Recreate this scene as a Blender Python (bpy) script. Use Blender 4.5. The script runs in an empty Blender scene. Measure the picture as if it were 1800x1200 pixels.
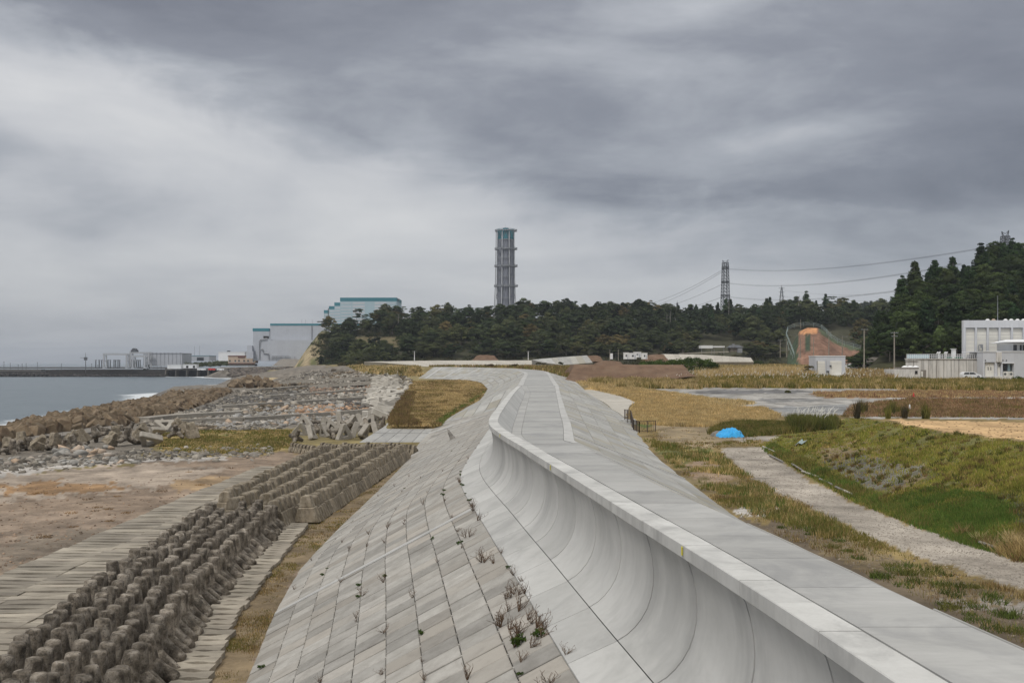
import bpy, bmesh, math, random
import numpy as np
from mathutils import Vector, Matrix, Euler

# ---------------------------------------------------------------- camera, sky, sun, exposure
F = 1750.0; CX = 900.0; EL = 638.0; CZ = 13.6
scene = bpy.context.scene
cam_data = bpy.data.cameras.new('camera')
cam = bpy.data.objects.new('camera', cam_data)
scene.collection.objects.link(cam)
cam.location = (0, 0, CZ)
cam.rotation_euler = (math.radians(90), 0, 0)
cam_data.sensor_width = 36.0
cam_data.lens = 36.0 * F / 1800.0
cam_data.shift_y = 38.0 / 1800.0
cam_data.clip_start = 0.5
cam_data.clip_end = 40000
scene.camera = cam
scene.view_settings.view_transform = 'Standard'
scene.view_settings.look = 'None'
scene.view_settings.exposure = 0.10
scene.view_settings.gamma = 1.0
scene.view_settings.use_curve_mapping = False

SUN_EL, SUN_AZ = 52.0, -150.0      # degrees; azimuth measured clockwise from the view direction
sun_data = bpy.data.lights.new('sun', 'SUN')
sun_data.energy = 1.5
sun_data.angle = math.radians(11)
sun_data.color = (1.0, 0.96, 0.9)
sun = bpy.data.objects.new('sun', sun_data)
scene.collection.objects.link(sun)
_a = math.radians(SUN_AZ); _e = math.radians(SUN_EL)
_d = Vector((math.sin(_a) * math.cos(_e), math.cos(_a) * math.cos(_e), math.sin(_e)))
sun.rotation_euler = _d.to_track_quat('Z', 'Y').to_euler()

world = bpy.data.worlds.new('World'); scene.world = world; world.use_nodes = True

class NT:
    """small node-building helper"""
    def __init__(s, tree):
        s.t = tree; s.n = tree.nodes; s.l = tree.links
    def put(s, sock, v):
        if isinstance(v, (int, float)): sock.default_value = v
        elif isinstance(v, (tuple, list)):
            sock.default_value = tuple(v) if len(v) == len(sock.default_value) else (tuple(v) + (1.0,))
        else: s.l.new(v, sock)
    def m(s, op, a, b=None, c=None, clamp=False):
        n = s.n.new('ShaderNodeMath'); n.operation = op; n.use_clamp = clamp
        s.put(n.inputs[0], a)
        if b is not None: s.put(n.inputs[1], b)
        if c is not None: s.put(n.inputs[2], c)
        return n.outputs[0]
    def vm(s, op, a, b=None):
        n = s.n.new('ShaderNodeVectorMath'); n.operation = op
        s.put(n.inputs[0], a)
        if b is not None:
            if op == 'SCALE': s.put(n.inputs['Scale'], b)
            else: s.put(n.inputs[1], b)
        return n.outputs[0]
    def noise(s, vec, scale, detail=6, rough=.55, dist=0.0):
        n = s.n.new('ShaderNodeTexNoise'); s.put(n.inputs['Vector'], vec)
        n.inputs['Scale'].default_value = scale; n.inputs['Detail'].default_value = detail
        n.inputs['Roughness'].default_value = rough; n.inputs['Distortion'].default_value = dist
        return n.outputs['Fac']
    def mix(s, f, a, b, blend='MIX'):
        n = s.n.new('ShaderNodeMix'); n.data_type = 'RGBA'; n.blend_type = blend
        s.put(n.inputs[0], f); s.put(n.inputs[6], a); s.put(n.inputs[7], b)
        return n.outputs[2]
    def ramp(s, v, stops):
        n = s.n.new('ShaderNodeValToRGB'); s.put(n.inputs[0], v); e = n.color_ramp.elements
        while len(e) < len(stops): e.new(0.5)
        for i, (p, c) in enumerate(stops):
            e[i].position = p; e[i].color = (tuple(c) + (1,)) if not isinstance(c, (int, float)) else (c, c, c, 1)
        return n.outputs[0]
    def sep(s, v):
        n = s.n.new('ShaderNodeSeparateXYZ'); s.put(n.inputs[0], v); return n.outputs
    def comb(s, x, y, z):
        n = s.n.new('ShaderNodeCombineXYZ')
        for i, v in enumerate((x, y, z)): s.put(n.inputs[i], v)
        return n.outputs[0]

def build_world():
    w = NT(world.node_tree); w.n.clear()
    tc = w.n.new('ShaderNodeTexCoord')
    d = w.vm('NORMALIZE', tc.outputs['Generated'])
    x, y, z = w.sep(d)
    zc = w.m('MAXIMUM', z, 0.0)
    # overcast layer seen in perspective on a flat cloud base
    k = w.m('DIVIDE', 1.0, w.m('ADD', zc, 0.11))
    px = w.m('MULTIPLY', x, k); py = w.m('MULTIPLY', y, k)
    p = w.comb(px, w.m('MULTIPLY', py, 1.3), 3.7)
    n1 = w.noise(p, 0.6, 7, .55, .5)
    n2 = w.noise(w.comb(w.m('MULTIPLY', x, 1.7), y, w.m('MULTIPLY', z, 5.0)), 2.0, 8, .55, .35)
    base = w.m('ADD', w.m('MULTIPLY', n1, .34), w.m('ADD', w.m('MULTIPLY', n2, .52), .07))
    n3 = w.noise(w.comb(w.m('MULTIPLY', x, 1.6), y, w.m('MULTIPLY', z, 4.0)), 9.0, 6, .6, .4)
    base = w.m('ADD', base, w.m('MULTIPLY', w.m('SUBTRACT', n3, .5), .10))
    # large masses of the cloud deck (centre az, elevation, widths, amount)
    def blob(ax, ez, sx, sz, amt, tilt=0.0):
        dx = w.m('DIVIDE', w.m('SUBTRACT', x, ax), sx)
        dz = w.m('DIVIDE', w.m('SUBTRACT', w.m('SUBTRACT', z, ez), w.m('MULTIPLY', w.m('SUBTRACT', x, ax), tilt)), sz)
        r = w.m('ADD', w.m('MULTIPLY', dx, dx), w.m('MULTIPLY', dz, dz))
        # only in the front half of the sky
        front = w.m('GREATER_THAN', y, 0.0)
        return w.m('MULTIPLY', w.m('MULTIPLY', w.m('EXPONENT', w.m('MULTIPLY', r, -1.0)), amt), front)
    s = None
    for b in BLOBS:
        o = blob(*b); s = o if s is None else w.m('ADD', s, o)
    # ragged lower edge of the dark cloud deck
    edge = w.m('ADD', .150, w.m('MULTIPLY', w.m('MAXIMUM', w.m('MULTIPLY', x, -1.0), 0.0), .34))
    wob = w.m('MULTIPLY', w.m('SUBTRACT', w.noise(w.comb(w.m('MULTIPLY', x, 3.0), w.m('MULTIPLY', z, 6.0), 1.7), 2.2, 7, .58, .6), .5), .13)
    dd = w.m('ADD', w.m('SUBTRACT', z, edge), wob)
    rise = w.ramp(w.m('ADD', w.m('MULTIPLY', dd, 9.0), .5), [(.38, 0.0), (.72, 1.0)])
    fade = w.ramp(dd, [(.06, 1.0), (.30, .35)])
    deck = w.m('MULTIPLY', w.m('MULTIPLY', rise, fade), -.105)
    t = w.m('ADD', w.m('ADD', base, s), w.m('MULTIPLY', deck, w.m('GREATER_THAN', y, 0.0)))
    col = w.ramp(t, SKYRAMP)
    # CIE overcast growth of brightness towards the zenith
    g = w.m('MULTIPLY', w.m('ADD', 1.0, w.m('MULTIPLY', w.m('POWER', zc, 1.6), 3.0)), 9.3)
    gr = w.m('MULTIPLY', g, w.m('ADD', 1.0, w.m('MULTIPLY', zc, .08))); gb = w.m('MULTIPLY', g, w.m('SUBTRACT', 1.0, w.m('MULTIPLY', zc, .16)))
    colg = w.mix(1.0, col, w.comb(gr, g, gb), 'MULTIPLY')
    sky = w.n.new('ShaderNodeTexSky'); sky.sky_type = 'NISHITA'; sky.sun_disc = False
    sky.sun_elevation = math.radians(SUN_EL); sky.sun_rotation = math.radians(SUN_AZ)
    mx = w.mix(0.93, sky.outputs[0], colg)
    bg = w.n.new('ShaderNodeBackground'); w.l.new(mx, bg.inputs[0]); bg.inputs[1].default_value = 0.1
    out = w.n.new('ShaderNodeOutputWorld'); w.l.new(bg.outputs[0], out.inputs[0])
BLOBS = [
    (-.38, .350, .40, .06, -.15, -.10), (-.36, .225, .20, .055, .11, -.12), (-.15, .150, .24, .045, .14, -.28),
    (-.50, .195, .07, .025, -.16, 0), (-.08, .34, .14, .03, -.03, 0), (.06, .30, .20, .03, .05, -.1),
    (.47, .27, .16, .12, -.09, 0), (.17, .335, .12, .022, .10, .2), (.28, .218, .13, .014, .08, .1),
    (-.02, .115, .40, .03, .07, 0), (.42, .15, .2, .030, -.05, 0.1), (-.45, .08, .30, .07, .12, 0), (.0, .05, .6, .04, .09, 0),
]
SKYRAMP = [(.22, (.135, .146, .180)), (.36, (.195, .210, .250)), (.48, (.315, .335, .378)), (.60, (.455, .470, .505)), (.78, (.58, .59, .61))]
build_world()

# ---------------------------------------------------------------- helpers
rng = np.random.default_rng(7)
R = random.Random(11)
COL = scene.collection

def at(px, py, H=None, Y=None):
    """point seen at photo pixel (px,py), either H metres below eye level or at depth Y"""
    if Y is None: Y = H * F / (py - EL)
    return np.array([(px - CX) * Y / F, Y, CZ - (py - EL) * Y / F])

def proj(X, Y, Z):
    return CX + F * X / Y, EL - F * (Z - CZ) / Y

def tag(o, label=None, cat=None, group=None, kind=None):
    if label: o['label'] = label
    if cat: o['category'] = cat
    if group: o['group'] = group
    if kind: o['kind'] = kind
    return o

def empty(name, loc=(0, 0, 0), rz=0, label=None, cat=None, group=None):
    o = bpy.data.objects.new(name, None); COL.objects.link(o)
    o.empty_display_size = .5
    o.location = loc; o.rotation_euler = (0, 0, rz)
    return tag(o, label, cat, group)

def wloc(o):
    v = Vector((0, 0, 0))
    while o is not None:
        v += o.location; o = o.parent
    return v

def link(name, me, parent=None, loc=(0, 0, 0), rot=(0, 0, 0), sc=(1, 1, 1)):
    o = bpy.data.objects.new(name, me); COL.objects.link(o)
    if parent is not None: o.parent = parent
    o.location = loc; o.rotation_euler = rot; o.scale = sc
    return o

def npmesh(name, V, Fc, mat=None, col=None, smooth=False):
    """mesh from numpy verts and an (m,k) array of k-gons, optional per-vertex colour"""
    V = np.asarray(V, dtype=np.float32); Fc = np.asarray(Fc, dtype=np.int32)
    me = bpy.data.meshes.new(name)
    m, k = Fc.shape
    me.vertices.add(len(V)); me.vertices.foreach_set('co', V.ravel())
    me.loops.add(m * k); me.loops.foreach_set('vertex_index', Fc.ravel())
    me.polygons.add(m)
    me.polygons.foreach_set('loop_start', np.arange(m, dtype=np.int32) * k)
    me.polygons.foreach_set('loop_total', np.full(m, k, dtype=np.int32))
    if smooth: me.polygons.foreach_set('use_smooth', np.ones(m, dtype=bool))
    me.update(calc_edges=True)
    if col is not None:
        a = me.color_attributes.new('col', 'FLOAT_COLOR', 'POINT')
        c = np.ones((len(V), 4), dtype=np.float32); c[:, :3] = col
        a.data.foreach_set('color', c.ravel())
    if mat: me.materials.append(mat)
    return me

class MB:
    """collects boxes, prisms and tubes into one mesh (world coordinates)"""
    def __init__(s): s.v = []; s.f = []
    def quad(s, *pts):
        i = len(s.v); s.v += [tuple(map(float, p)) for p in pts]; s.f.append(list(range(i, i + len(pts))))
    def hexa(s, b, t):
        """two matching loops of points -> closed prism"""
        n = len(b); i = len(s.v)
        s.v += [tuple(map(float, p)) for p in b] + [tuple(map(float, p)) for p in t]
        s.f.append([i + k for k in reversed(range(n))]); s.f.append([i + n + k for k in range(n)])
        for k in range(n):
            j = (k + 1) % n
            s.f.append([i + k, i + j, i + n + j, i + n + k])
    def box(s, x, y, z, sx, sy, sz, rz=0.0):
        """centre x,y, bottom z"""
        c, d = math.cos(rz), math.sin(rz)
        P = [(x + a * sx / 2 * c - b * sy / 2 * d, y + a * sx / 2 * d + b * sy / 2 * c) for a, b in ((-1, -1), (1, -1), (1, 1), (-1, 1))]
        s.hexa([(p[0], p[1], z) for p in P], [(p[0], p[1], z + sz) for p in P]); return s
    def bar(s, p0, p1, r, n=4, r1=None):
        p0 = Vector(p0); p1 = Vector(p1); d = p1 - p0
        if d.length < 1e-6: return s
        q = d.to_track_quat('Z', 'Y'); r1 = r if r1 is None else r1
        L0 = []; L1 = []
        for k in range(n):
            a = 2 * math.pi * (k + .5) / n
            o = q @ Vector((math.cos(a), math.sin(a), 0))
            L0.append(p0 + o * r); L1.append(p1 + o * r1)
        s.hexa(L0, L1); return s
    def poly(s, pts, r, n=4):
        for a, b in zip(pts[:-1], pts[1:]): s.bar(a, b, r, n)
        return s
    def build(s, name, mat, parent=None, smooth=False):
        off = wloc(parent) if parent is not None else Vector((0, 0, 0))
        me = bpy.data.meshes.new(name)
        me.from_pydata([(v[0] - off.x, v[1] - off.y, v[2] - off.z) for v in s.v], [], s.f)
        if smooth: me.polygons.foreach_set('use_smooth', [True] * len(me.polygons))
        me.update()
        if mat: me.materials.append(mat)
        return link(name, me, parent)

def bevel_mesh(me, w, seg=1):
    bm = bmesh.new(); bm.from_mesh(me)
    bmesh.ops.bevel(bm, geom=bm.edges[:], offset=w, segments=seg, affect='EDGES', profile=.6)
    bm.to_mesh(me); bm.free(); return me

def copy_thing(o, loc=None, rot=None, sc=None, label=None, group=None):
    c = o.copy(); COL.objects.link(c)
    if loc is not None: c.location = loc
    if rot is not None: c.rotation_euler = rot
    if sc is not None: c.scale = sc
    if label: c['label'] = label
    if group: c['group'] = group
    for ch in o.children:
        d = ch.copy(); COL.objects.link(d); d.parent = c
        for g in ch.children:
            e = g.copy(); COL.objects.link(e); e.parent = d
    return c

# value noise for numpy
def _h(ix, iy, s):
    n = (ix * 374761393 + iy * 668265263 + s * 1442695041) & 0x7fffffff
    n = (n ^ (n >> 13)) * 1274126177 & 0x7fffffff
    return ((n ^ (n >> 16)) & 0xffff) / 65535.0
def vnoise(x, y, s=0):
    x = np.asarray(x, float); y = np.asarray(y, float)
    ix = np.floor(x).astype(np.int64); iy = np.floor(y).astype(np.int64)
    fx = x - ix; fy = y - iy; fx = fx * fx * (3 - 2 * fx); fy = fy * fy * (3 - 2 * fy)
    a = _h(ix, iy, s); b = _h(ix + 1, iy, s); c = _h(ix, iy + 1, s); d = _h(ix + 1, iy + 1, s)
    return (a * (1 - fx) + b * fx) * (1 - fy) + (c * (1 - fx) + d * fx) * fy
def fbm(x, y, s=0, o=4):
    t = 0; a = .5; n = 0
    for i in range(o):
        t = t + a * vnoise(x, y, s + i); n += a; x = x * 2.03 + 5.1; y = y * 2.03 + 1.7; a *= .5
    return t / n
def sstep(a, b, x):
    t = np.clip((np.asarray(x, float) - a) / (b - a), 0, 1); return t * t * (3 - 2 * t)
def inpoly(x, y, P):
    x = np.asarray(x, float); y = np.asarray(y, float); r = np.zeros(x.shape, bool)
    n = len(P)
    for i in range(n):
        x0, y0 = P[i][:2]; x1, y1 = P[(i + 1) % n][:2]
        if y0 == y1: continue
        c = ((y0 > y) != (y1 > y)) & (x < (x1 - x0) * (y - y0) / (y1 - y0) + x0)
        r ^= c
    return r
def pdist(x, y, P, closed=True):
    d = np.full(np.shape(x), 1e9)
    n = len(P)
    for i in range(n if closed else n - 1):
        x0, y0 = P[i][:2]; x1, y1 = P[(i + 1) % n][:2]
        dx, dy = x1 - x0, y1 - y0; L = dx * dx + dy * dy + 1e-9
        t = np.clip(((x - x0) * dx + (y - y0) * dy) / L, 0, 1)
        d = np.minimum(d, np.hypot(x - x0 - t * dx, y - y0 - t * dy))
    return d
def sdist(x, y, P):
    d = pdist(x, y, P); return np.where(inpoly(x, y, P), d, -d)

# ---------------------------------------------------------------- materials
def pm(name, c1, c2, scale=1.0, rough=.85, bump=.3, bdist=.02, rnd=.15, detail=7, stretch=(1, 1, 1), attr=False,
       stain=None, stain_scale=.4, stain_amt=.5, metal=0.0, spec=.3, fine=9.0, local=False, contrast=(.3, .7), hue=None, streak=0.0, thin=False, pits=0.0):
    mt = bpy.data.materials.new(name); mt.use_nodes = True
    w = NT(mt.node_tree); w.n.clear()
    out = w.n.new('ShaderNodeOutputMaterial'); bs = w.n.new('ShaderNodeBsdfPrincipled')
    w.l.new(bs.outputs[0], out.inputs[0])
    geo = w.n.new('ShaderNodeNewGeometry'); oi = w.n.new('ShaderNodeObjectInfo')
    if local:
        tc = w.n.new('ShaderNodeTexCoord')
        pos = w.vm('ADD', tc.outputs['Object'], w.vm('SCALE', w.comb(31.0, 17.0, 53.0), oi.outputs['Random']))
    else: pos = geo.outputs['Position']
    ps = w.vm('MULTIPLY', pos, stretch)
    n = w.noise(ps, scale, detail, .6)
    nf = w.noise(ps, scale * fine, 5, .65)
    rv = w.m('FRACT', w.m('ADD', oi.outputs['Random'], geo.outputs['Random Per Island']))
    mixn = w.m('ADD', w.m('MULTIPLY', n, .7), w.m('MULTIPLY', nf, .3))
    f = w.ramp(mixn, [(contrast[0], 0.0), (contrast[1], 1.0)])
    if attr:
        ca = w.n.new('ShaderNodeAttribute'); ca.attribute_name = 'col'
        v = w.mix(f, c1, c2)
        base = w.mix(1.0, ca.outputs['Color'], v, 'MULTIPLY')
    else: base = w.mix(f, c1, c2)
    if hue: base = w.mix(w.m('MULTIPLY', w.ramp(w.m('FRACT', w.m('MULTIPLY', rv, 7.31)), [(.55, 0.0), (.95, 1.0)]), 1.0), base, hue)
    if stain:
        sn = w.noise(w.vm('MULTIPLY', pos, (1, 1, .25 if streak else 1)), stain_scale, 6, .65, .6)
        sf = w.m('MULTIPLY', w.ramp(sn, [(.48, 0.0), (.68, 1.0)]), stain_amt)
        base = w.mix(sf, base, stain)
    if streak:
        st = w.noise(w.vm('MULTIPLY', pos, (2.2, 2.2, .09)), 1.0, 6, .7)
        base = w.mix(w.m('MULTIPLY', w.ramp(st, [(.5, 0.0), (.72, 1.0)]), streak), base, (.10, .095, .085))
    if pits:
        pn = w.noise(pos, 13.0, 4, .65)
        base = w.mix(w.m('MULTIPLY', w.ramp(pn, [(.36, 1.0), (.44, 0.0)]), pits), base, (.05, .045, .04))
    if rnd:
        g = w.m('ADD', 1.0 - rnd, w.m('MULTIPLY', rv, 2 * rnd))
        base = w.mix(1.0, base, w.comb(g, g, g), 'MULTIPLY')
    w.put(bs.inputs['Base Color'], base)
    bs.inputs['Roughness'].default_value = rough; bs.inputs['Metallic'].default_value = metal
    bs.inputs['Specular IOR Level'].default_value = spec
    if thin:      # thin blades let light through
        tr = w.n.new('ShaderNodeBsdfTranslucent'); w.put(tr.inputs[0], base); ms = w.n.new('ShaderNodeMixShader'); ms.inputs[0].default_value = .42
        w.l.new(bs.outputs[0], ms.inputs[1]); w.l.new(tr.outputs[0], ms.inputs[2]); w.l.new(ms.outputs[0], out.inputs[0])
    if bump:
        b = w.n.new('ShaderNodeBump'); b.inputs['Strength'].default_value = bump; b.inputs['Distance'].default_value = bdist
        w.put(b.inputs['Height'], w.m('ADD', w.m('MULTIPLY', n, .6), nf)); w.l.new(b.outputs[0], bs.inputs['Normal'])
    return mt

M = {}
M['panel'] = pm('wave_wall_concrete', (.40, .397, .38), (.50, .495, .478), .5, .75, .15, .01, .08, streak=.09, stain=(.27, .268, .26), stain_scale=.45, stain_amt=.55, detail=9)
M['coping'] = pm('coping_concrete', (.43, .425, .405), (.55, .545, .525), 1.2, .85, .3, .01, .07, streak=.15, stain=(.26, .257, .25), stain_scale=.8, stain_amt=.6, detail=9)
M['border'] = pm('border_concrete', (.36, .355, .34), (.47, .465, .45), 1.2, .85, .3, .01, .07, stain=(.27, .267, .26), stain_scale=.8, stain_amt=.5)
M['crown'] = pm('crown_concrete', (.285, .282, .27), (.40, .395, .38), .8, .8, .3, .01, .11, stretch=(.35, 1.6, 1), stain=(.215, .215, .215), stain_scale=.5, stain_amt=.6, detail=9)
M['walk'] = pm('walkway_concrete', (.265, .262, .25), (.39, .387, .372), .8, .8, .3, .01, .10, stretch=(.2, 2.2, 1), stain=(.20, .202, .205), stain_scale=.5, stain_amt=.65, detail=9)
M['block'] = pm('slope_block_concrete', (.24, .227, .205), (.385, .37, .342), 1.3, .9, .5, .015, .21, hue=(.315, .29, .255), stain=(.20, .185, .165), stain_scale=1.1, stain_amt=.5)
M['backblock'] = pm('back_slope_concrete', (.285, .28, .265), (.41, .405, .385), 1.0, .9, .4, .015, .12, stretch=(1, .4, 1), hue=(.31, .29, .24), stain=(.21, .205, .195), stain_scale=.5, stain_amt=.5)
M['joint'] = pm('dark_joint_fill', (.045, .042, .038), (.08, .075, .065), 2, .95, .3)
M['oldconc'] = pm('weathered_concrete', (.068, .056, .043), (.235, .20, .158), 2.6, .95, 1.0, .08, .22, fine=6, stain=(.40, .36, .31), stain_scale=2.6, stain_amt=.65, local=True, pits=.8, contrast=(.40, .60))
M['rowconc'] = pm('weathered_block_concrete', (.10, .082, .055), (.265, .222, .165), 1.8, .95, .8, .05, .20, stretch=(1.4, 1.4, .3), stain=(.40, .355, .29), stain_scale=2.4, stain_amt=.55, local=True, contrast=(.38, .62))
M['cube'] = pm('armour_cube_concrete', (.065, .045, .026), (.235, .18, .12), .7, .95, .7, .05, .28, stain=(.085, .05, .028), stain_scale=.5, stain_amt=.8, local=True)
M['frameconc'] = pm('frame_block_concrete', (.215, .195, .165), (.37, .34, .295), 1.2, .9, .5, .03, .15, stain=(.2, .18, .15), stain_scale=1.0, stain_amt=.5, local=True)
M['whiteconc'] = pm('pale_concrete', (.33, .305, .26), (.47, .44, .39), 1.0, .85, .3, .02, .10, stain=(.42, .40, .36), stain_scale=1.0, stain_amt=.5, local=True)
M['plank'] = pm('slab_concrete', (.155, .135, .11), (.38, .34, .275), 1.3, .95, .7, .03, .28, stretch=(.4, 1.5, 1), stain=(.23, .20, .165), stain_scale=.35, stain_amt=.6)
M['rock'] = pm('rubble_stone', (.48, .47, .45), (1.05, 1.01, .95), 1.2, .9, .5, .04, .10, attr=True)
M['boulder'] = pm('boulder_stone', (.20, .19, .175), (.38, .365, .335), 1.0, .9, .5, .05, .25, local=True, hue=(.42, .31, .22))
M['ground'] = pm('ground_soil', (.52, .50, .47), (1.42, 1.40, 1.36), .33, .95, .9, .10, 0, detail=11, attr=True, fine=9, contrast=(.36, .64))
M['grass'] = pm('grass_blades', (.85, .85, .85), (1.45, 1.42, 1.35), .35, .9, 0, 0, .25, attr=True, thin=True, spec=.1)
M['leaf'] = pm('leaves', (.026, .033, .018), (.062, .068, .030), .22, .9, 0, 0, .32, attr=False, spec=.15)
M['bark'] = pm('bark', (.10, .085, .07), (.22, .20, .17), 3, .95, .4, .03)
M['palewall'] = pm('pale_grey_cladding', (.50, .515, .545), (.58, .595, .625), .3, .6, .05, .01, .03, stain=(.46, .465, .48), stain_scale=.15, stain_amt=.3, streak=.12)
M['white'] = pm('white_wall', (.66, .67, .68), (.76, .77, .78), .5, .7, .05, .01, .03, stain=(.6, .6, .59), stain_scale=.3, stain_amt=.4)
M['greywall'] = pm('grey_panel_wall', (.40, .42, .46), (.46, .48, .52), .3, .6, .05, .01, .03, stain=(.36, .37, .4), stain_scale=.15, stain_amt=.3, streak=.15)
M['cream'] = pm('cream_panel', (.66, .645, .59), (.75, .735, .68), .5, .7, .05, .01, .04)
M['stained'] = pm('stained_concrete_wall', (.56, .54, .51), (.70, .68, .64), .5, .85, .2, .01, 0, streak=.75, stain=(.30, .28, .25), stain_scale=.5, stain_amt=.4)
M['teal'] = pm('teal_cladding', (.045, .18, .225), (.055, .21, .255), .2, .6, 0, 0, .03)
M['paleblue'] = pm('pale_blue_cladding', (.34, .45, .50), (.38, .49, .54), .2, .6, 0, 0, .05)
M['lightsteel'] = pm('painted_light_steel', (.36, .37, .39), (.45, .46, .48), 1, .5, 0, 0, .04)
M['steel'] = pm('galvanised_steel', (.22, .23, .25), (.31, .32, .34), 1, .5, .05, .01, .05, metal=.3)
M['darksteel'] = pm('dark_steel', (.07, .075, .085), (.11, .115, .125), 1, .6, .05, .01, .03)
M['flue'] = pm('flue_cladding', (.19, .20, .24), (.25, .26, .30), .2, .6, 0, 0, .02)
M['glass'] = pm('window_glass', (.03, .035, .04), (.06, .065, .07), 1, .15, 0, 0, 0, spec=.6)
M['dark'] = pm('dark_void', (.02, .02, .02), (.035, .033, .03), 1, .9, 0, 0, 0)
M['brown'] = pm('brown_paint', (.055, .040, .035), (.08, .06, .05), 2, .6, 0, 0, 0)
M['redroof'] = pm('red_brown_roof', (.12, .055, .045), (.17, .08, .065), .5, .8, .1, .01, 0)
M['beige'] = pm('beige_wall', (.42, .32, .24), (.50, .40, .31), .5, .8, .05, .01, 0)
M['tarp'] = pm('blue_tarpaulin', (.02, .30, .70), (.06, .48, .88), 1.6, .4, .9, .12, 0, fine=4, stain=(.10, .32, .55), stain_scale=1.0, stain_amt=.4)
M['earth'] = pm('bare_earth', (.085, .052, .034), (.185, .115, .072), .5, .95, .7, .08, 0, fine=8, stretch=(1, 1, .6), stain=(.22, .15, .10), stain_scale=.25, stain_amt=.5)
M['clay'] = pm('orange_clay', (.17, .085, .055), (.34, .16, .09), .06, .95, .5, .1, 0, fine=6, contrast=(.4, .62))
M['darkrock'] = pm('breakwater_rock', (.020, .018, .017), (.055, .048, .043), .3, .95, .8, .3, 0, fine=4)
M['retain'] = pm('retaining_wall_stone', (.16, .145, .125), (.25, .225, .2), .8, .9, .4, .05, 0, stretch=(1, 1, .6), stain=(.1, .095, .08), stain_scale=.4, stain_amt=.5)
M['paint'] = pm('white_vehicle_paint', (.72, .73, .74), (.78, .79, .8), 1, .25, 0, 0, 0, spec=.5)
M['rubber'] = pm('tyre_rubber', (.015, .015, .015), (.03, .03, .03), 1, .8, 0, 0, 0)
M['red'] = pm('red_plastic', (.45, .03, .025), (.55, .05, .04), 1, .5, 0, 0, 0)
M['yellow'] = pm('yellow_plate', (.55, .48, .04), (.65, .58, .06), 1, .5, 0, 0, 0)
M['whiteplastic'] = pm('white_plastic', (.72, .72, .72), (.8, .8, .8), 1, .5, 0, 0, 0)
M['driftwood'] = pm('grey_driftwood', (.16, .15, .14), (.30, .28, .25), 4, .9, .5, .02)
M['net'] = pm('green_white_netting', (.20, .26, .25), (.30, .36, .35), 1, .8, 0, 0, 0)
M['green'] = pm('green_machinery', (.02, .14, .09), (.03, .18, .12), 1, .5, 0, 0, 0)
# ---------------------------------------------------------------- seawall control lines
def line(tab):
    tab = np.array(tab, float); t = tab[:, 0]
    tt = np.arange(-12, 420, 1.0)
    cols = []
    for k in range(1, tab.shape[1]):
        v = np.interp(tt, t, tab[:, k]); ker = np.array([1, 2, 3, 4, 3, 2, 1.]); ker /= ker.sum()
        vp = np.pad(v, 3, mode='edge'); v = np.convolve(vp, ker, 'valid'); cols.append(v)
    return lambda q: np.array([np.interp(q, tt, c) for c in cols])
# crest outer line: t, X, Y, h(below eye)
LC = line([(-12, 6.1, -12, 3.6), (5, 4.9, 5, 3.6), (9, 4.55, 9, 3.6), (13.4, 4.15, 13.4, 3.6), (16.5, 3.77, 16.5, 3.6), (19.6, 3.42, 19.6, 3.6), (22.7, 2.98, 22.7, 3.6),
           (25.9, 2.59, 25.9, 3.6), (29.2, 2.17, 29.2, 3.6), (32.6, 1.77, 32.6, 3.6), (35.4, 1.38, 35.4, 3.6), (38.9, .95, 38.9, 3.6), (43.2, .42, 43.2, 3.6),
           (48.1, -.25, 48.1, 3.6), (53.8, -.95, 53.8, 3.6), (58.3, -1.35, 58.3, 3.6), (63, -1.5, 63, 3.6), (70, -1.45, 70, 3.6), (84, -1.15, 84, 3.6),
           (101.6, -.75, 101.6, 3.6), (120, -.3, 120, 3.6), (134, .1, 134, 3.6), (157.5, .85, 157.5, 3.6), (200, 1.8, 200, 3.35), (254, 3.2, 254, 2.9),
           (285, 3.0, 284, 2.6), (312, 1.0, 312, 2.25), (341, -5.8, 341, 1.95), (365, -16.5, 361, 1.65), (385, -30, 376, 1.5)])
LR = line([(-12, 9.6, -12, 3.6), (12.5, 6.45, 12.5, 3.6), (14.6, 6.1, 14.6, 3.6), (19.6, 5.6, 19.6, 3.6), (23, 5.2, 23, 3.6), (29, 4.35, 29, 3.6), (34.2, 3.85, 34.2, 3.6),
           (40.9, 3.25, 40.9, 3.6), (48, 3.1, 48, 3.8), (55, 3.45, 55, 4.3), (66, 4.05, 66, 4.6), (76, 4.5, 76, 4.6), (93.6, 5.1, 93.6, 4.6), (122, 6.2, 122, 4.6),
           (145, 7.0, 145, 4.3), (160, 7.5, 160, 3.6), (175, 7.8, 175, 3.5), (239, 9.5, 239, 3.0), (285, 10.5, 290, 2.6), (312, 9.0, 322, 2.3), (341, 1.0, 351, 1.95), (365, -12, 371, 1.65), (385, -26, 386, 1.5)])
LT = line([(-12, -6, -12, 11.9), (20, -7.8, 20, 11.9), (37, -9.9, 37, 11.9), (40, -10.3, 40, 11.9), (46.4, -11.2, 46.4, 11.9), (57.5, -12.3, 57.5, 11.9), (71.6, -12.5, 71.6, 11.9), (87.9, -12.5, 87.9, 11.9),
           (104.6, -12.6, 104.6, 11.9), (125, -12.9, 125, 11.9), (143.6, -13.7, 143.6, 11.9), (150, -13.3, 150, 11.3), (154, -11.6, 154, 9.5), (191, -10.4, 191, 9.45), (244, -8.1, 244, 9.2), (285, -7.1, 290, 7.5), (312, -9.8, 318, 6.2),
           (341, -14.7, 338, 5.8), (365, -24, 350, 5.6), (385, -34, 358, 5.6)])
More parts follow.
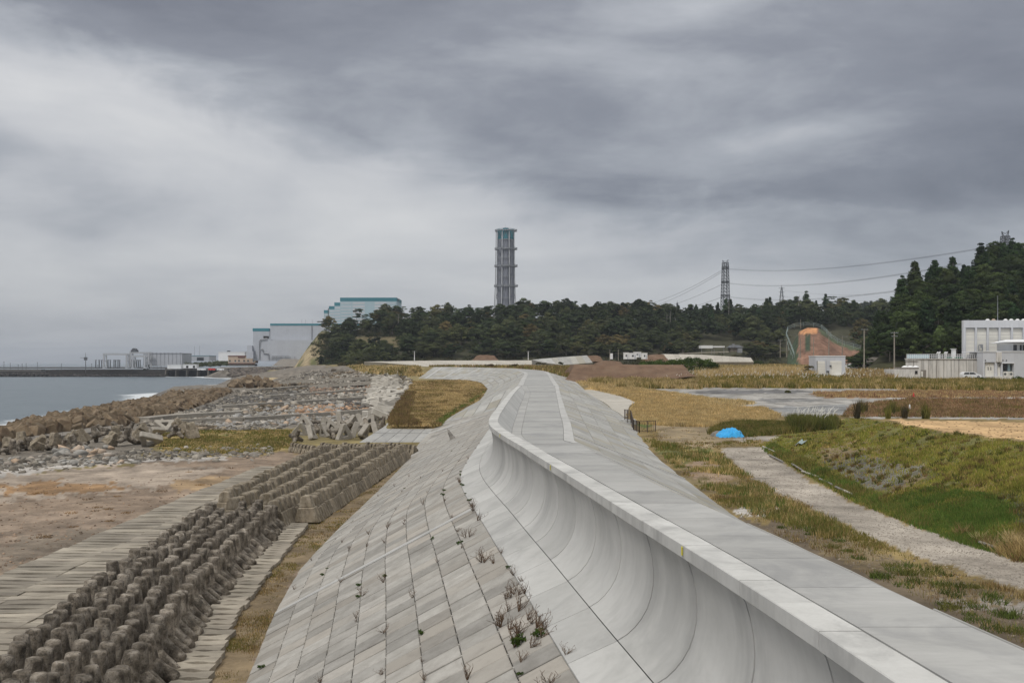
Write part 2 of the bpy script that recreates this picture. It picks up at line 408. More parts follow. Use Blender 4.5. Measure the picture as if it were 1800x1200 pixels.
LB = line([(-12, 17, -12, 7.25), (29, 11.6, 29, 7.25), (46, 10.5, 46, 7.25), (56.8, 10.7, 56.8, 7.25), (66.7, 10.95, 66.7, 7.25), (77.8, 11.3, 77.8, 7.25), (86.9, 11.9, 86.9, 7.25), (97.7, 12.7, 97.7, 7.25),
           (117.8, 14.2, 117.8, 7.2), (129, 14.7, 129, 7.0), (160, 14.8, 160, 6.4), (189, 14.4, 189, 5.5), (239, 15.0, 239, 3.7), (285, 17, 292, 3.2), (312, 15, 330, 2.9), (341, 5, 362, 2.6), (365, -9, 383, 2.5), (385, -24, 397, 2.5)])
T_RECURVE = 157.0
def C_(t): x, y, h = LC(t); return np.array([x, y, CZ - h])
def R_(t): x, y, h = LR(t); return np.array([x, y, CZ - h])
def Tt(t): x, y, h = LT(t); return np.array([x, y, CZ - h])
def B_(t): x, y, h = LB(t); return np.array([x, y, CZ - h])
def prof(t, u, h):
    """point of the wave-return profile: u metres landward of the coping line, h below eye"""
    x, y, _ = LC(t); return np.array([x + u, y, CZ - h])
def A_(t):
    k = float(sstep(157, 166, t)); a = prof(t, -1.7, 6.9); c = C_(t); return a * (1 - k) + c * k

# ---------------------------------------------------------------- ground
HL = lambda Y: np.interp(Y, [0, 160, 250, 350, 450, 550, 650, 900, 7000], [11.9, 11.9, 11.6, 11.0, 10.0, 8.5, 7.3, 6, 6])
HP = lambda Y: np.interp(Y, [0, 150, 191, 244, 294, 323, 355, 420, 550, 7000], [9.5, 9.5, 9.4, 9.2, 7.6, 6.3, 5.6, 4.3, 2.5, 2.0])
HR = lambda Y: np.interp(Y, [0, 100, 130, 170, 200, 230, 250, 300, 350, 420, 500, 600, 7000], [7.2, 7.2, 6.95, 6.1, 5.0, 3.9, 3.3, 2.5, 2.05, 1.9, 1.7, .8, .5])
mid = [tuple((LC(t)[:2] + LR(t)[:2]) / 2) for t in list(range(-12, 330, 12)) + [341, 352, 365, 385]]
LEFTREG = [(5, -300)] + mid + [(-45, 396), (-75, 430), (-110, 520), (-140, 600), (-200, 900), (-400, 2500), (-9000, 2500), (-9000, -300)]
PLAT = [(-11.6, 152.5), (-10.4, 191), (-8.1, 244), (-7, 294), (-10.7, 323), (-14.7, 338), (-27, 355), (0, 330), (5, 300), (6, 200), (6, 152.5)]
PLATL = [(6, 152.8), (-19.2, 152.8), (-22, 190), (-29.6, 262), (-36, 340), (-44, 430), (-70, 520), (-100, 600), (60, 600), (60, 152.8)]
SHORE = [(-900, -100), (-190, 40), (-125, 110), (-92, 165), (-109, 237), (-120, 303), (-122, 340), (-158, 430), (-152, 470), (-131, 474), (-128, 520), (-150, 545), (-176, 570), (-182, 620), (-172, 700), (-205, 800), (-260, 900), (-300, 960), (-460, 1500), (-460, 9000), (9000, 9000), (9000, -100)]
BXB = lambda Y: np.interp(Y, [0, 20, 36, 44.7, 54, 70, 87, 95], [20, 19.5, 18.7, 17.9, 18.6, 20, 21.8, 24])
BXT = lambda Y: np.interp(Y, [0, 20, 52, 66, 80, 95], [28, 27.2, 26.8, 28.3, 28.6, 30])

def gz(X, Y):
    X = np.asarray(X, float); Y = np.asarray(Y, float)
    zl = CZ - HL(Y); zp = CZ - HP(Y); zr = CZ - HR(Y)
    sp = sdist(X, Y, PLATL)
    wp = sstep(-1.5 - 3 * sstep(155, 180, Y), .2, sp)
    zl = zl * (1 - wp) + zp * wp
    sl = sdist(X, Y, LEFTREG)
    wd = 1.0 + 30 * sstep(385, 460, Y)
    w = sstep(-wd, wd, sl)
    z = zr * (1 - w) + zl * w
    ss = sdist(X, Y, SHORE)
    z = np.minimum(z, -1.2 + np.clip(ss, -4, 400) * .42)
    z = np.where(ss < -4, -3.0, z)
    # raised bank on the right
    s = np.clip((X - BXB(Y)) / (BXT(Y) - BXB(Y)), 0, 1)
    s = s + .04 * np.sin(s * 3.14) * (fbm(X * .4, Y * .4, 5) - .5) * 4 * (s > 0)
    k = 1 - sstep(76, 93 + 6 * fbm(X * .15, Y * 0, 3), Y)
    z = z + 2.7 * s * k * (X > 15)
    # little relief
    rel = (fbm(X * .25, Y * .25, 9) - .5) * .25 + (fbm(X * .9, Y * .9, 19) - .5) * .10
    z = z + rel * np.where((Y < 400), 1, 2)
    return z

# colour zones as outlines on the photo's ground (pixel outlines; projected on the real relief)
def Cc(r, g, b): return np.array([r, g, b])
DIRT_L = Cc(.235, .18, .135); SAND = Cc(.33, .275, .225); GREYL = Cc(.17, .152, .13)
GRASSY = Cc(.17, .135, .05); GREEN = Cc(.075, .10, .022); TAN = Cc(.36, .25, .10); BROWNG = Cc(.14, .105, .05)
ASPH = Cc(.29, .282, .27); GRAVEL = Cc(.31, .28, .245); MUD = Cc(.17, .15, .13); ORANGE = Cc(.50, .34, .18)
ZONES = [
    # (polygon px, colour, edge noise px, density)
    ([(-800, 640), (1800, 640), (2900, 640), (2900, 1400), (880, 1400), (905, 640)], Cc(.20, .15, .065), 0),
    ([(-2500, 838), (0, 838), (120, 828), (280, 810), (520, 790), (720, 800), (700, 1400), (-2500, 1400)], DIRT_L, 6),
    ([(-2500, 640), (715, 640), (725, 700), (640, 760), (500, 752), (280, 762), (250, 800), (0, 832), (-2500, 850)], GREYL, 5),
    ([(0, 822), (110, 812), (250, 806), (400, 800), (400, 806), (230, 814), (100, 824), (0, 842), (-900, 900), (-900, 850)], Cc(.40, .38, .36), 3),
    ([(0, 835), (110, 826), (260, 815), (420, 822), (330, 850), (150, 870), (0, 880), (-900, 960), (-900, 880)], SAND, 8),
    ([(0, 905), (120, 900), (260, 905), (210, 925), (60, 940), (0, 980), (-900, 1100), (-900, 960)], Cc(.25, .195, .15), 14),
    ([(0, 850), (130, 846), (230, 856), (150, 866), (0, 868)], Cc(.27, .17, .09), 8),
    ([(300, 845), (400, 838), (430, 846), (380, 860), (310, 866)], Cc(.28, .20, .12), 5),
    ([(0, 955), (100, 935), (200, 925), (160, 950), (60, 985), (0, 1010)], Cc(.20, .165, .13), 8),
    ([(255, 765), (420, 752), (520, 757), (520, 795), (430, 800), (350, 800), (280, 790)], Cc(.25, .19, .08), 5),
    ([(330, 775), (420, 765), (515, 770), (510, 785), (400, 788), (340, 786)], Cc(.15, .15, .045), 6),
    # strip between stored blocks and the slope
    ([(505, 920), (600, 870), (725, 790), (745, 790), (600, 940), (520, 1010), (430, 1200), (380, 1400), (250, 1400), (400, 1100)], Cc(.19, .145, .09), 4),
    # plateau
    ([(690, 750), (705, 700), (722, 670), (845, 668), (870, 690), (840, 712), (770, 750)], Cc(.25, .18, .075), 3),
    ([(690, 750), (688, 738), (712, 690), (740, 700), (730, 735), (770, 750)], Cc(.15, .11, .05), 4),
    ([(770, 738), (800, 715), (850, 690), (862, 690), (845, 712), (775, 748)], GREEN * 1.1, 3),
    ([(610, 640), (740, 640), (760, 664), (720, 668), (640, 655)], Cc(.22, .18, .085), 2),
    # inland
    ([(1150, 684), (1240, 682), (1560, 682), (1600, 690), (1850, 700), (2600, 705), (2600, 740), (1500, 735), (1480, 728), (1380, 732), (1300, 722), (1240, 712), (1130, 712), (1250, 704), (1180, 694), (1060, 678), (1100, 676)], ASPH, 2.0),
    ([(1240, 686), (1400, 685), (1440, 690), (1300, 692), (1200, 690)], Cc(.15, .15, .155), 1.5),
    ([(1330, 700), (1440, 700), (1450, 705), (1350, 708)], Cc(.18, .18, .18), 1.5),
    ([(1330, 716), (1560, 708), (1620, 716), (1560, 728), (1400, 726)], Cc(.20, .205, .21), 2),
    ([(1420, 692), (1500, 686), (1620, 688), (1850, 690), (2600, 692), (2600, 700), (1600, 697), (1520, 700), (1450, 699)], Cc(.25, .16, .09), 1.5),
    ([(1540, 708), (1640, 700), (1850, 702), (2600, 710), (2600, 730), (1560, 730)], Cc(.26, .19, .12), 3),
    ([(1030, 680), (1150, 690), (1250, 704), (1220, 712), (1340, 716), (1370, 730), (1330, 748), (1200, 748), (1120, 742), (1105, 730), (1116, 708), (1030, 688)], TAN, 2),
    ([(1130, 700), (1165, 688), (1170, 705)], Cc(.30, .16, .09), 2),
    ([(1105, 733), (1160, 738), (1165, 746), (1130, 752), (1110, 742)], GREEN * 1.2, 2),
    ([(1150, 745), (1260, 745), (1300, 770), (1240, 790), (1160, 780), (1150, 765)], Cc(.24, .19, .12), 4),
    ([(1200, 812), (1275, 812), (1290, 840), (1230, 850), (1210, 835)], Cc(.27, .20, .14), 5),
    ([(1150, 790), (1250, 785), (1270, 800), (1180, 815), (1160, 800)], Cc(.14, .14, .045), 4),
    ([(1180, 830), (1290, 850), (1380, 890), (1400, 915), (1300, 885), (1200, 850)], Cc(.17, .135, .07), 6),
    ([(1290, 890), (1340, 885), (1380, 895), (1350, 905), (1300, 903)], Cc(.48, .46, .44), 5),
    ([(1290, 915), (1400, 915), (1560, 1000), (1800, 1060), (2900, 1300), (2900, 1500), (1800, 1200), (1500, 1030)], Cc(.115, .09, .062), 8),
    ([(1400, 930), (1500, 950), (1640, 1010), (1800, 1050), (2600, 1260), (1700, 1060), (1480, 990)], Cc(.155, .12, .07), 8),
    ([(1640, 1058), (1800, 1056), (2900, 1200), (2900, 1300), (1800, 1078), (1680, 1068)], Cc(.24, .22, .20), 9),
    # gravel road
    ([(1265, 786), (1335, 784), (1400, 830), (1500, 885), (1625, 930), (1800, 988), (2900, 1330), (2900, 1500), (1800, 1036), (1650, 990), (1500, 930), (1380, 875), (1300, 825)], GRAVEL, 4),
    ([(1290, 768), (1400, 764), (1400, 771), (1290, 776)], GRAVEL * .95, 2),
    # bank
    ([(1340, 783), (1420, 745), (1505, 733), (1600, 750), (1800, 780), (2700, 900), (2900, 1330), (1800, 985), (1625, 928), (1500, 880), (1400, 825)], Cc(.13, .125, .04), 3),
    ([(1440, 775), (1520, 775), (1640, 820), (1600, 860), (1560, 870), (1500, 830), (1440, 800)], Cc(.20, .155, .085), 9),
    ([(1450, 815), (1520, 800), (1640, 825), (1580, 850), (1560, 862), (1480, 835)], Cc(.135, .13, .11), 9),
    ([(1560, 880), (1650, 860), (1760, 880), (1740, 930), (1690, 945), (1600, 910)], Cc(.045, .10, .012), 6),
    ([(1740, 870), (1850, 860), (2300, 900), (2300, 1100), (1850, 960), (1760, 930)], Cc(.07, .075, .035), 8),
    ([(1640, 880), (1720, 840), (1800, 820), (1800, 845), (1700, 880)], Cc(.24, .18, .08), 7),
    ([(1565, 738), (1700, 740), (2900, 745), (2900, 900), (1850, 778), (1650, 757)], ORANGE, 2.5),
]
def zone_colors(X, Y, Z):
    px, py = proj(X, Y, Z)
    n1 = (fbm(px / 18., py / 7., 31) - .5) * 2; n2 = (fbm(px / 18., py / 7., 57) - .5) * 2
    c = np.tile(Cc(.19, .155, .07), (len(px), 1))
    for P, colr, e in ZONES:
        m = inpoly(px + n1 * e * 3.2, py + n2 * e * 1.6, P)
        c[m] = colr
    yard = (py > 800) & (px < 560) & (X < -14) & (Y < 200)
    c = np.where(yard[:, None], c * (.68 + .62 * fbm(px / 60. + py / 25., py / 4.5, 61))[:, None], c)
    flat = (py > 680) & (py < 740) & (px > 1100)
    c = np.where(flat[:, None], c * (.72 + .54 * fbm(px / 45., py / 1.6, 63))[:, None], c)
    return px, py, c

GRID = {}
def build_ground():
    Ys = [9.0]
    while Ys[-1] < 1000: Ys.append(Ys[-1] * 1.0125 + .02)
    while Ys[-1] < 9000: Ys.append(Ys[-1] * 1.08)
    Ys = np.array(Ys)
    u = np.concatenate([np.linspace(-2.2, -.58, 40)[:-1], np.linspace(-.58, .58, 460), np.linspace(.58, 2.2, 40)[1:]])
    YY, UU = np.meshgrid(Ys, u, indexing='ij')
    XX = UU * YY
    sh = XX.shape
    X = XX.ravel(); Y = YY.ravel(); Z = gz(X, Y)
    _, _, c = zone_colors(X, Y, Z)
    ss = sdist(X, Y, SHORE)
    wet = (ss < 8)[:, None]
    c = np.where(wet, Cc(.12, .11, .10), c)
    # mild patchiness
    nn = fbm(X * .12, Y * .12, 77)[:, None]
    c = c * (.8 + .4 * nn) * (.78 + .44 * fbm(X * .6, Y * .22, 78)[:, None])
    idx = np.arange(sh[0] * sh[1]).reshape(sh)
    q = np.stack([idx[:-1, :-1], idx[:-1, 1:], idx[1:, 1:], idx[1:, :-1]], -1).reshape(-1, 4)
    GRID['Y'] = Ys; GRID['u'] = u; GRID['Z'] = Z.reshape(sh)
    me = npmesh('ground', np.stack([X, Y, Z], 1), q, M['ground'], c, True)
    o = link('ground', me); tag(o, kind='structure')
build_ground()
def gz(X, Y):
    """ground height read back from the finished sheet"""
    X = np.asarray(X, float); Y = np.asarray(Y, float); Ys, u, G = GRID['Y'], GRID['u'], GRID['Z']
    Yc = np.clip(Y, Ys[0], Ys[-1] - .01); U = np.clip(X / Yc, u[0], u[-1] - 1e-6)
    i = np.clip(np.searchsorted(Ys, Yc, 'right') - 1, 0, len(Ys) - 2); j = np.clip(np.searchsorted(u, U, 'right') - 1, 0, len(u) - 2)
    a = (Yc - Ys[i]) / (Ys[i + 1] - Ys[i]); b = (U - u[j]) / (u[j + 1] - u[j])
    return (G[i, j] * (1 - b) + G[i, j + 1] * b) * (1 - a) + (G[i + 1, j] * (1 - b) + G[i + 1, j + 1] * b) * a

def grid_sheet(name, P, mat, kind='structure', col=None):
    """P: (a,b,3) array of points"""
    a, b, _ = P.shape; idx = np.arange(a * b).reshape(a, b)
    q = np.stack([idx[:-1, :-1], idx[:-1, 1:], idx[1:, 1:], idx[1:, :-1]], -1).reshape(-1, 4)
    o = link(name, npmesh(name, P.reshape(-1, 3), q, mat, col, True)); tag(o, kind=kind); return o

# sea
def sea_mat():
    mt = bpy.data.materials.new('sea_water'); mt.use_nodes = True; w = NT(mt.node_tree); w.n.clear()
    out = w.n.new('ShaderNodeOutputMaterial'); bs = w.n.new('ShaderNodeBsdfPrincipled'); w.l.new(bs.outputs[0], out.inputs[0])
    geo = w.n.new('ShaderNodeNewGeometry'); pos = geo.outputs['Position']
    n1 = w.noise(w.vm('MULTIPLY', pos, (.07, .30, 1)), 1.0, 8, .68, .5)
    n2 = w.noise(w.vm('MULTIPLY', pos, (.7, 1.5, 1)), 1.0, 4, .6)
    ca = w.n.new('ShaderNodeAttribute'); ca.attribute_name = 'col'
    fo = w.sep(ca.outputs['Color'])[0]
    fn = w.noise(w.vm('MULTIPLY', pos, (.25, .5, 1)), 1.0, 6, .7, .8)
    f = w.ramp(w.m('ADD', w.m('MULTIPLY', fo, .55), w.m('MULTIPLY', fn, .6)), [(.60, 0.0), (.72, 1.0)])
    base = w.mix(w.ramp(n1, [(.35, 0.), (.7, 1.)]), (.055, .085, .11), (.13, .165, .185))
    base = w.mix(f, base, (.62, .65, .67))
    w.put(bs.inputs['Base Color'], base); w.put(bs.inputs['Roughness'], w.m('ADD', .28, w.m('MULTIPLY', f, .5)))
    b = w.n.new('ShaderNodeBump'); b.inputs['Strength'].default_value = .9; b.inputs['Distance'].default_value = 1.6
    w.put(b.inputs['Height'], w.m('ADD', n1, w.m('MULTIPLY', n2, .25))); w.l.new(b.outputs[0], bs.inputs['Normal'])
    return mt
def build_sea():
    Ys = np.concatenate([np.linspace(40, 1000, 260), np.geomspace(1010, 30000, 40)])
    u = np.concatenate([np.geomspace(-4, -.6, 12)[:-1], np.linspace(-.6, .05, 200)])
    YY, UU = np.meshgrid(Ys, u, indexing='ij'); XX = UU * YY
    X = XX.ravel(); Y = YY.ravel()
    Z = .35 * (fbm(X * .06, Y * .16, 4) - .5) + .5 * (fbm(X * .02, Y * .05, 8) - .5)
    Z = np.where(Y > 1200, 0, Z)
    s = -sdist(X, Y, SHORE)
    foam = np.clip(1 - s / 22, 0, 1); foam = np.where(Y > 980, 0, foam)
    foam = np.maximum(foam, np.clip(1 - (992 - Y) / 40, 0, 1) * (Y < 993) * .9)
    # swell lines
    foam = foam + .12 * (np.abs(((Y + 12 * fbm(X * .02, Y * 0, 2)) % 47) - 6) < 4)
    grid_sheet('sea', np.stack([XX, YY, Z.reshape(XX.shape)], -1), sea_mat(), col=np.stack([foam, foam, foam], 1))
build_sea()

# ---------------------------------------------------------------- forested hills (terrain)
SIL_R = ([470, 516, 524, 534, 545, 556, 565, 580, 600, 640, 668, 700, 760, 800, 870, 905, 930, 1000, 1030, 1080, 1160, 1182, 1197, 1240, 1290, 1340, 1400, 1500, 1540, 1560, 1600, 1700],
         [650, 646, 634, 619, 604, 590, 579, 569, 563, 549, 541, 545, 546, 541, 545, 540, 533, 531, 536, 538, 531, 541, 543, 534, 541, 536, 529, 528, 530, 524, 530, 540])
def sil_ridge(px): return np.interp(px, SIL_R[0], SIL_R[1])
def ridge_z(px, Y):
    """height of the ridge terrain for a bearing px and a depth Y"""
    px = np.asarray(px, float); Y = np.asarray(Y, float)
    bare = 1 - sstep(560, 600, px)
    top = CZ + (EL - sil_ridge(px)) * 705 / F - 10.5 * (1 - bare) - .5 * bare
    base = CZ - HR(580) + 0 * px
    base = np.where(px < 620, CZ - 8, base)
    y0 = 560 + 50 * (1 - sstep(640, 760, px)) + 14 * (fbm(px / 60., px * 0, 3) - .5)
    s = np.clip((Y - y0) / (705 - y0), 0, 1)
    s = s ** .75
    z = base + (top - base) * s + (fbm(px / 30., Y / 30., 12) - .5) * 5 * np.sin(np.clip(s, 0, 1) * 3.14)
    z = z - sstep(730, 900, Y) * 8
    return z
def hill_top_y(px): return np.interp(px, [1505, 1518, 1530, 1540, 1560, 1575, 1600, 1650, 1665, 1700, 1730, 1745, 1800, 1900, 2050, 2300], [650, 640, 612, 585, 548, 520, 500, 480, 474, 476, 445, 437, 432, 412, 400, 380])
def hill_z(px, Y):
    px = np.asarray(px, float); Y = np.asarray(Y, float)
    dep = np.interp(px, [1505, 1560, 1700, 1900], [345, 370, 400, 420])
    th = np.interp(px, [1505, 1530, 1560, 1650], [0, 2, 5, 8])
    top = CZ + (EL - hill_top_y(px)) * dep / F - th
    y0 = 300.
    s = np.clip((Y - y0) / (dep - y0), 0, 1) ** .8
    base = CZ - 2.3
    z = base + (top - base) * s - sstep(dep + 25, dep + 120, Y) * 20
    return z + (fbm(px / 25., Y / 20., 15) - .5) * 3 * np.sin(s * 3.14)
def build_hills():
    pxs = np.arange(470, 1720, 6.); Ys = np.concatenate([np.linspace(540, 720, 40), np.linspace(730, 1150, 14)])
    YY, PP = np.meshgrid(Ys, pxs, indexing='ij'); ZZ = ridge_z(PP, YY)
    ZZ = np.where(YY <= 541, 0, ZZ)
    XX = (PP - CX) * YY / F
    n = fbm(PP / 12., YY / 14., 44)
    col = np.zeros(PP.shape + (3,)); col[:] = Cc(.05, .05, .028)
    bare = (1 - sstep(548, 580, PP + (n - .5) * 60))[..., None]
    tan = Cc(.33, .27, .17) * (.6 + .8 * n[..., None])
    gr = Cc(.12, .125, .05)
    tg = np.where((fbm(PP / 7., YY / 20., 91) > .52)[..., None], gr, tan)
    col = col * (1 - bare) + tg * bare
    # grassy slope patches in the wood
    def patch(x0, x1, ya, yb, c):
        py = EL - F * (ZZ - CZ) / YY
        m = (PP > x0) & (PP < x1) & (py > ya) & (py < yb)
        col[m] = c
    patch(622, 700, 592, 622, Cc(.13, .11, .06)); patch(598, 614, 572, 590, Cc(.40, .31, .23)); patch(925, 1000, 563, 580, Cc(.20, .17, .075))
    grid_sheet('forest_ridge_ground', np.stack([XX, YY, ZZ], -1), M['ground'], col=col.reshape(-1, 3))
    pxs = np.arange(1505, 2300, 9.); Ys = np.linspace(299, 560, 50)
    YY, PP = np.meshgrid(Ys, pxs, indexing='ij'); ZZ = hill_z(PP, YY); XX = (PP - CX) * YY / F
    ZZ[0] = 8
    col = np.zeros((ZZ.size, 3)); col[:] = Cc(.045, .045, .022)
    grid_sheet('wooded_hill_ground', np.stack([XX, YY, ZZ], -1), M['ground'], col=col)
    # distant hill
    pxs = np.arange(1380, 2100, 12.); Ys = np.linspace(1150, 1500, 14)
    YY, PP = np.meshgrid(Ys, pxs, indexing='ij')
    top = np.interp(PP, [1380, 1480, 1540, 1556, 1600, 1800, 2100], [545, 534, 527, 525, 532, 540, 545])
    s = np.clip((YY - 1150) / 200, 0, 1) ** .7
    ZZ = 10 + (CZ + (EL - top) * 1350 / F - 14 - 10) * s
    grid_sheet('far_hill_ground', np.stack([(PP - CX) * YY / F, YY, ZZ], -1), M['ground'], col=np.tile(Cc(.045, .05, .03), (ZZ.size, 1)))
    # bare clay slope
    pxs = np.arange(1384, 1545, 3.); Ys = np.linspace(480, 575, 24)
    YY, PP = np.meshgrid(Ys, pxs, indexing='ij')
    top = np.interp(PP, [1384, 1396, 1405, 1420, 1440, 1452, 1463, 1480, 1500, 1515, 1545], [626, 600, 583, 576, 577, 584, 594, 603, 609, 614, 640])
    s = np.clip((YY - 482) / 60, 0, 1) ** .8
    ZZ = 9 + (CZ + (EL - top) * 545 / F - 9) * s + (fbm(PP / 8., YY / 6., 9) - .5) * 1.6 * np.sin(s * 3.1)
    n = fbm(PP / 9., YY / 8., 23)
    col = np.zeros(PP.shape + (3,)); col[:] = Cc(.20, .115, .08); col = col * (.6 + .8 * n[..., None])
    py = EL - F * (ZZ - CZ) / YY
    m = (py < 586) & (PP > 1403) & (PP < 1437); col[m] = Cc(.50, .25, .12)
    m = (PP + (n - .5) * 10 < 1403); col[m] = Cc(.05, .075, .04)
    m = (np.abs(PP - 1420) < 5 + (n - .5) * 6) & (py > 588) & (py < 618); col[m] = Cc(.04, .06, .035)
    m = (PP > 1440) & (py < np.interp(PP, [1440, 1463, 1500], [584, 603, 616])) ; col[m] = Cc(.08, .10, .055)
    grid_sheet('clay_slope', np.stack([(PP - CX) * YY / F, YY, ZZ], -1), M['ground'], col=col.reshape(-1, 3))
build_hills()
def gpts(px, py):
    """where the sight lines through photo pixels meet the ground"""
    px = np.asarray(px, float); py = np.maximum(np.asarray(py, float), EL + .5)
    Ys, u, G = GRID['Y'], GRID['u'], GRID['Z']; out = []; oks = []
    for c in range(0, len(px), 4000):
        x = px[c:c + 4000]; y = py[c:c + 4000]; U = (x - CX) / F
        j = np.clip(np.searchsorted(u, U, 'right') - 1, 0, len(u) - 2); b = (U - u[j]) / (u[j + 1] - u[j])
        g = G[:, j] * (1 - b) + G[:, j + 1] * b                      # rows x rays
        r = CZ - (y - EL)[None, :] * Ys[:, None] / F
        d = r - g; k = np.argmax(d <= 0, 0); ok = k > 0; k = np.maximum(k, 1); q = np.arange(len(x))
        f = np.clip(d[k - 1, q] / (d[k - 1, q] - d[k, q] + 1e-9), 0, 1)
        Y = Ys[k - 1] * (1 - f) + Ys[k] * f
        z = g[k - 1, q] * (1 - f) + g[k, q] * f
        out.append(np.stack([U * Y, Y, z], 1)); oks.append(ok)
    P = np.concatenate(out); ok = np.concatenate(oks)
    return P[ok], ok
def gpt(px, py):
    P, ok = gpts([px], [py])
    return P[0] if len(P) else at(px, py, H=3.0)

# ---------------------------------------------------------------- the seawall
def build_seawall():
    root = empty('seawall', (0, 60, 6), label='long pale concrete seawall with curved wave return, block slopes and a walkway on its crest', cat='seawall')
    def lift(p, q, r, s, d):
        n = np.cross(np.subtract(r, p), np.subtract(s, q)); n = n / (np.linalg.norm(n) + 1e-9)
        if n[2] < 0: n = -n
        return n * d
    # core body, a few centimetres under the facing
    ts = [t for t in range(-12, 386, 4)]
    prof_pts = []
    for t in ts:
        a = A_(t) + (0, 0, -.10 - .5 * float(sstep(143, 150, t) * (1 - sstep(172, 180, t)))); c = C_(t)
        k = t < T_RECURVE
        row = [Tt(t) + (0, 0, -.15), Tt(t) * .5 + a * .5 + (0, 0, -.06), a]
        if k:
            row += [prof(t, -.5, 6.5), prof(t, .1, 6.2), prof(t, .45, 5.0), prof(t, .40, 4.0)]
        else: row += [a, a, c + (.1, 0, -.1), c + (.2, 0, -.1)]
        r = R_(t) + (0, 0, -.12); b = B_(t)
        hw = LR(t)[2]
        row += [np.array([LC(t)[0] + (1.5 if hw > 3.7 else .7), LC(t)[1], CZ - max(hw, LC(t)[2]) - .12]), r, r * .5 + b * .5 + (0, 0, -.06), b + (0, 0, -.2)]
        prof_pts.append(row)
    P = np.array(prof_pts) - np.array([0, 60, 6])
    a_, b_, _ = P.shape; idx = np.arange(a_ * b_).reshape(a_, b_)
    q = np.stack([idx[:-1, :-1], idx[:-1, 1:], idx[1:, 1:], idx[1:, :-1]], -1).reshape(-1, 4)
    link('wall_core', npmesh('wall_core', P.reshape(-1, 3), q, M['joint']), root)
    # coping
    J = [13.4 + 3.13 * k for k in range(-7, 47)]
    J = [t for t in J if t < T_RECURVE + 2]
    g = .012
    def poly_at(t, pts): return [prof(t, u, h) for u, h in pts]
    for i, (t0, t1) in enumerate(zip(J[:-1], J[1:])):
        mb = MB(); tm = (t0 + t1) / 2
        dz = R.uniform(-.006, .006)
        c = [(0, 3.86), (0, 3.615), (.015, 3.6), (.585, 3.6), (.6, 3.615), (.6, 3.9)]
        c = [(u, h - dz) for u, h in c]
        mb.hexa(poly_at(t0 + g, c), poly_at(tm, c)); mb.hexa(poly_at(tm, c), poly_at(t1 - g, c))
        mb.build('coping_block', M['coping'], root)
    # curved panels
    pts = [(.05, 3.86), (.11, 3.98), (.18, 4.22), (.235, 4.5), (.26, 4.8), (.25, 5.08), (.20, 5.36), (.11, 5.62), (-.02, 5.85), (-.17, 6.04), (-.34, 6.2), (-.56, 6.34)]
    for t0, t1 in zip(J[:-1], J[1:]):
        V = []; Fc = []
        rows = np.linspace(t0 + .032, t1 - .032, 4)
        for t in rows:
            for u, h in pts: V.append(prof(t, u, h) - (0, 60, 6))
        n = len(pts)
        for a in range(3):
            for b in range(n - 1): Fc.append([a * n + b, a * n + b + 1, (a + 1) * n + b + 1, (a + 1) * n + b])
        k = len(V)
        for e, t in ((0, rows[0]), (1, rows[-1])):
            for u, h in pts: V.append(prof(t, u, h) - (0, 60, 6))
            for u, h in pts: V.append(prof(t, u + .14, h + (.0 if h < 5.6 else .12)) - (0, 60, 6))
            for b in range(n - 1): Fc.append([k + b, k + n + b, k + n + b + 1, k + b + 1])
            k += 2 * n
        link('curved_panel', npmesh('curved_panel', V, Fc, M['panel'], None, True), root)
    # apron slabs
    for t0, t1 in zip(J[:-1], J[1:]):
        mb = MB(); g2 = .014
        for ta, tb in ((t0 + g2, (t0 + t1) / 2), ((t0 + t1) / 2, t1 - g2)):
            b = [prof(ta, -.575, 6.36 + .15), prof(ta, -1.7, 6.9 + .15), prof(tb, -1.7, 6.9 + .15), prof(tb, -.575, 6.36 + .15)]
            t = [prof(ta, -.575, 6.355), prof(ta, -1.7, 6.87), prof(tb, -1.7, 6.87), prof(tb, -.575, 6.355)]
            mb.hexa(b, t)
        mb.build('apron_slab', M['panel'], root)
    # end wall of the curved part
    mb = MB(); t = J[-1]
    c = [(0, 3.6), (.6, 3.6), (.6, 6.3), (-1.7, 6.95), (-.56, 6.3), (.2, 5.2), (.2, 4.2), (0, 3.9)]
    mb.hexa([prof(t, u, h) for u, h in c], [prof(t + .6, u, h) for u, h in c]); mb.build('end_wall', M['coping'], root)
    # generic thin slab from four corners
    def slab(mb, p00, p10, p11, p01, th=.12, gap=.012, up=0.0, ch=.0, jig=0.0, rowgap=None):
        P = [np.array(p, float) for p in (p00, p10, p11, p01)]
        c = sum(P) / 4
        n = lift(P[0], P[1], P[2], P[3], 1.0)
        Q = []
        for i in range(4):
            a = P[(i + 1) % 4] - P[i]; b = P[(i - 1) % 4] - P[i]
            ga = gap if (rowgap is None or i % 2 == 0) else rowgap; gb = gap if (rowgap is None or i % 2 == 1) else rowgap
            Q.append(P[i] + a / (np.linalg.norm(a) + 1e-9) * ga + b / (np.linalg.norm(b) + 1e-9) * gb)
        up_ = [up + R.uniform(-jig, jig) for _ in range(4)]
        bot = [q - n * th for q in Q]; mid_ = [q + n * (u - ch) for q, u in zip(Q, up_)]
        i0 = len(mb.v)
        top = []
        for i in range(4):
            a = c - Q[i]; a = a / np.linalg.norm(a)
            top.append(Q[i] + a * ch * 1.4 + n * up_[i])
        mb.v += [tuple(v) for v in bot + mid_ + top]
        for i in range(4):
            j = (i + 1) % 4
            mb.f.append([i0 + i, i0 + j, i0 + 4 + j, i0 + 4 + i])
            mb.f.append([i0 + 4 + i, i0 + 4 + j, i0 + 8 + j, i0 + 8 + i])
        mb.f.append([i0 + 8, i0 + 9, i0 + 10, i0 + 11])
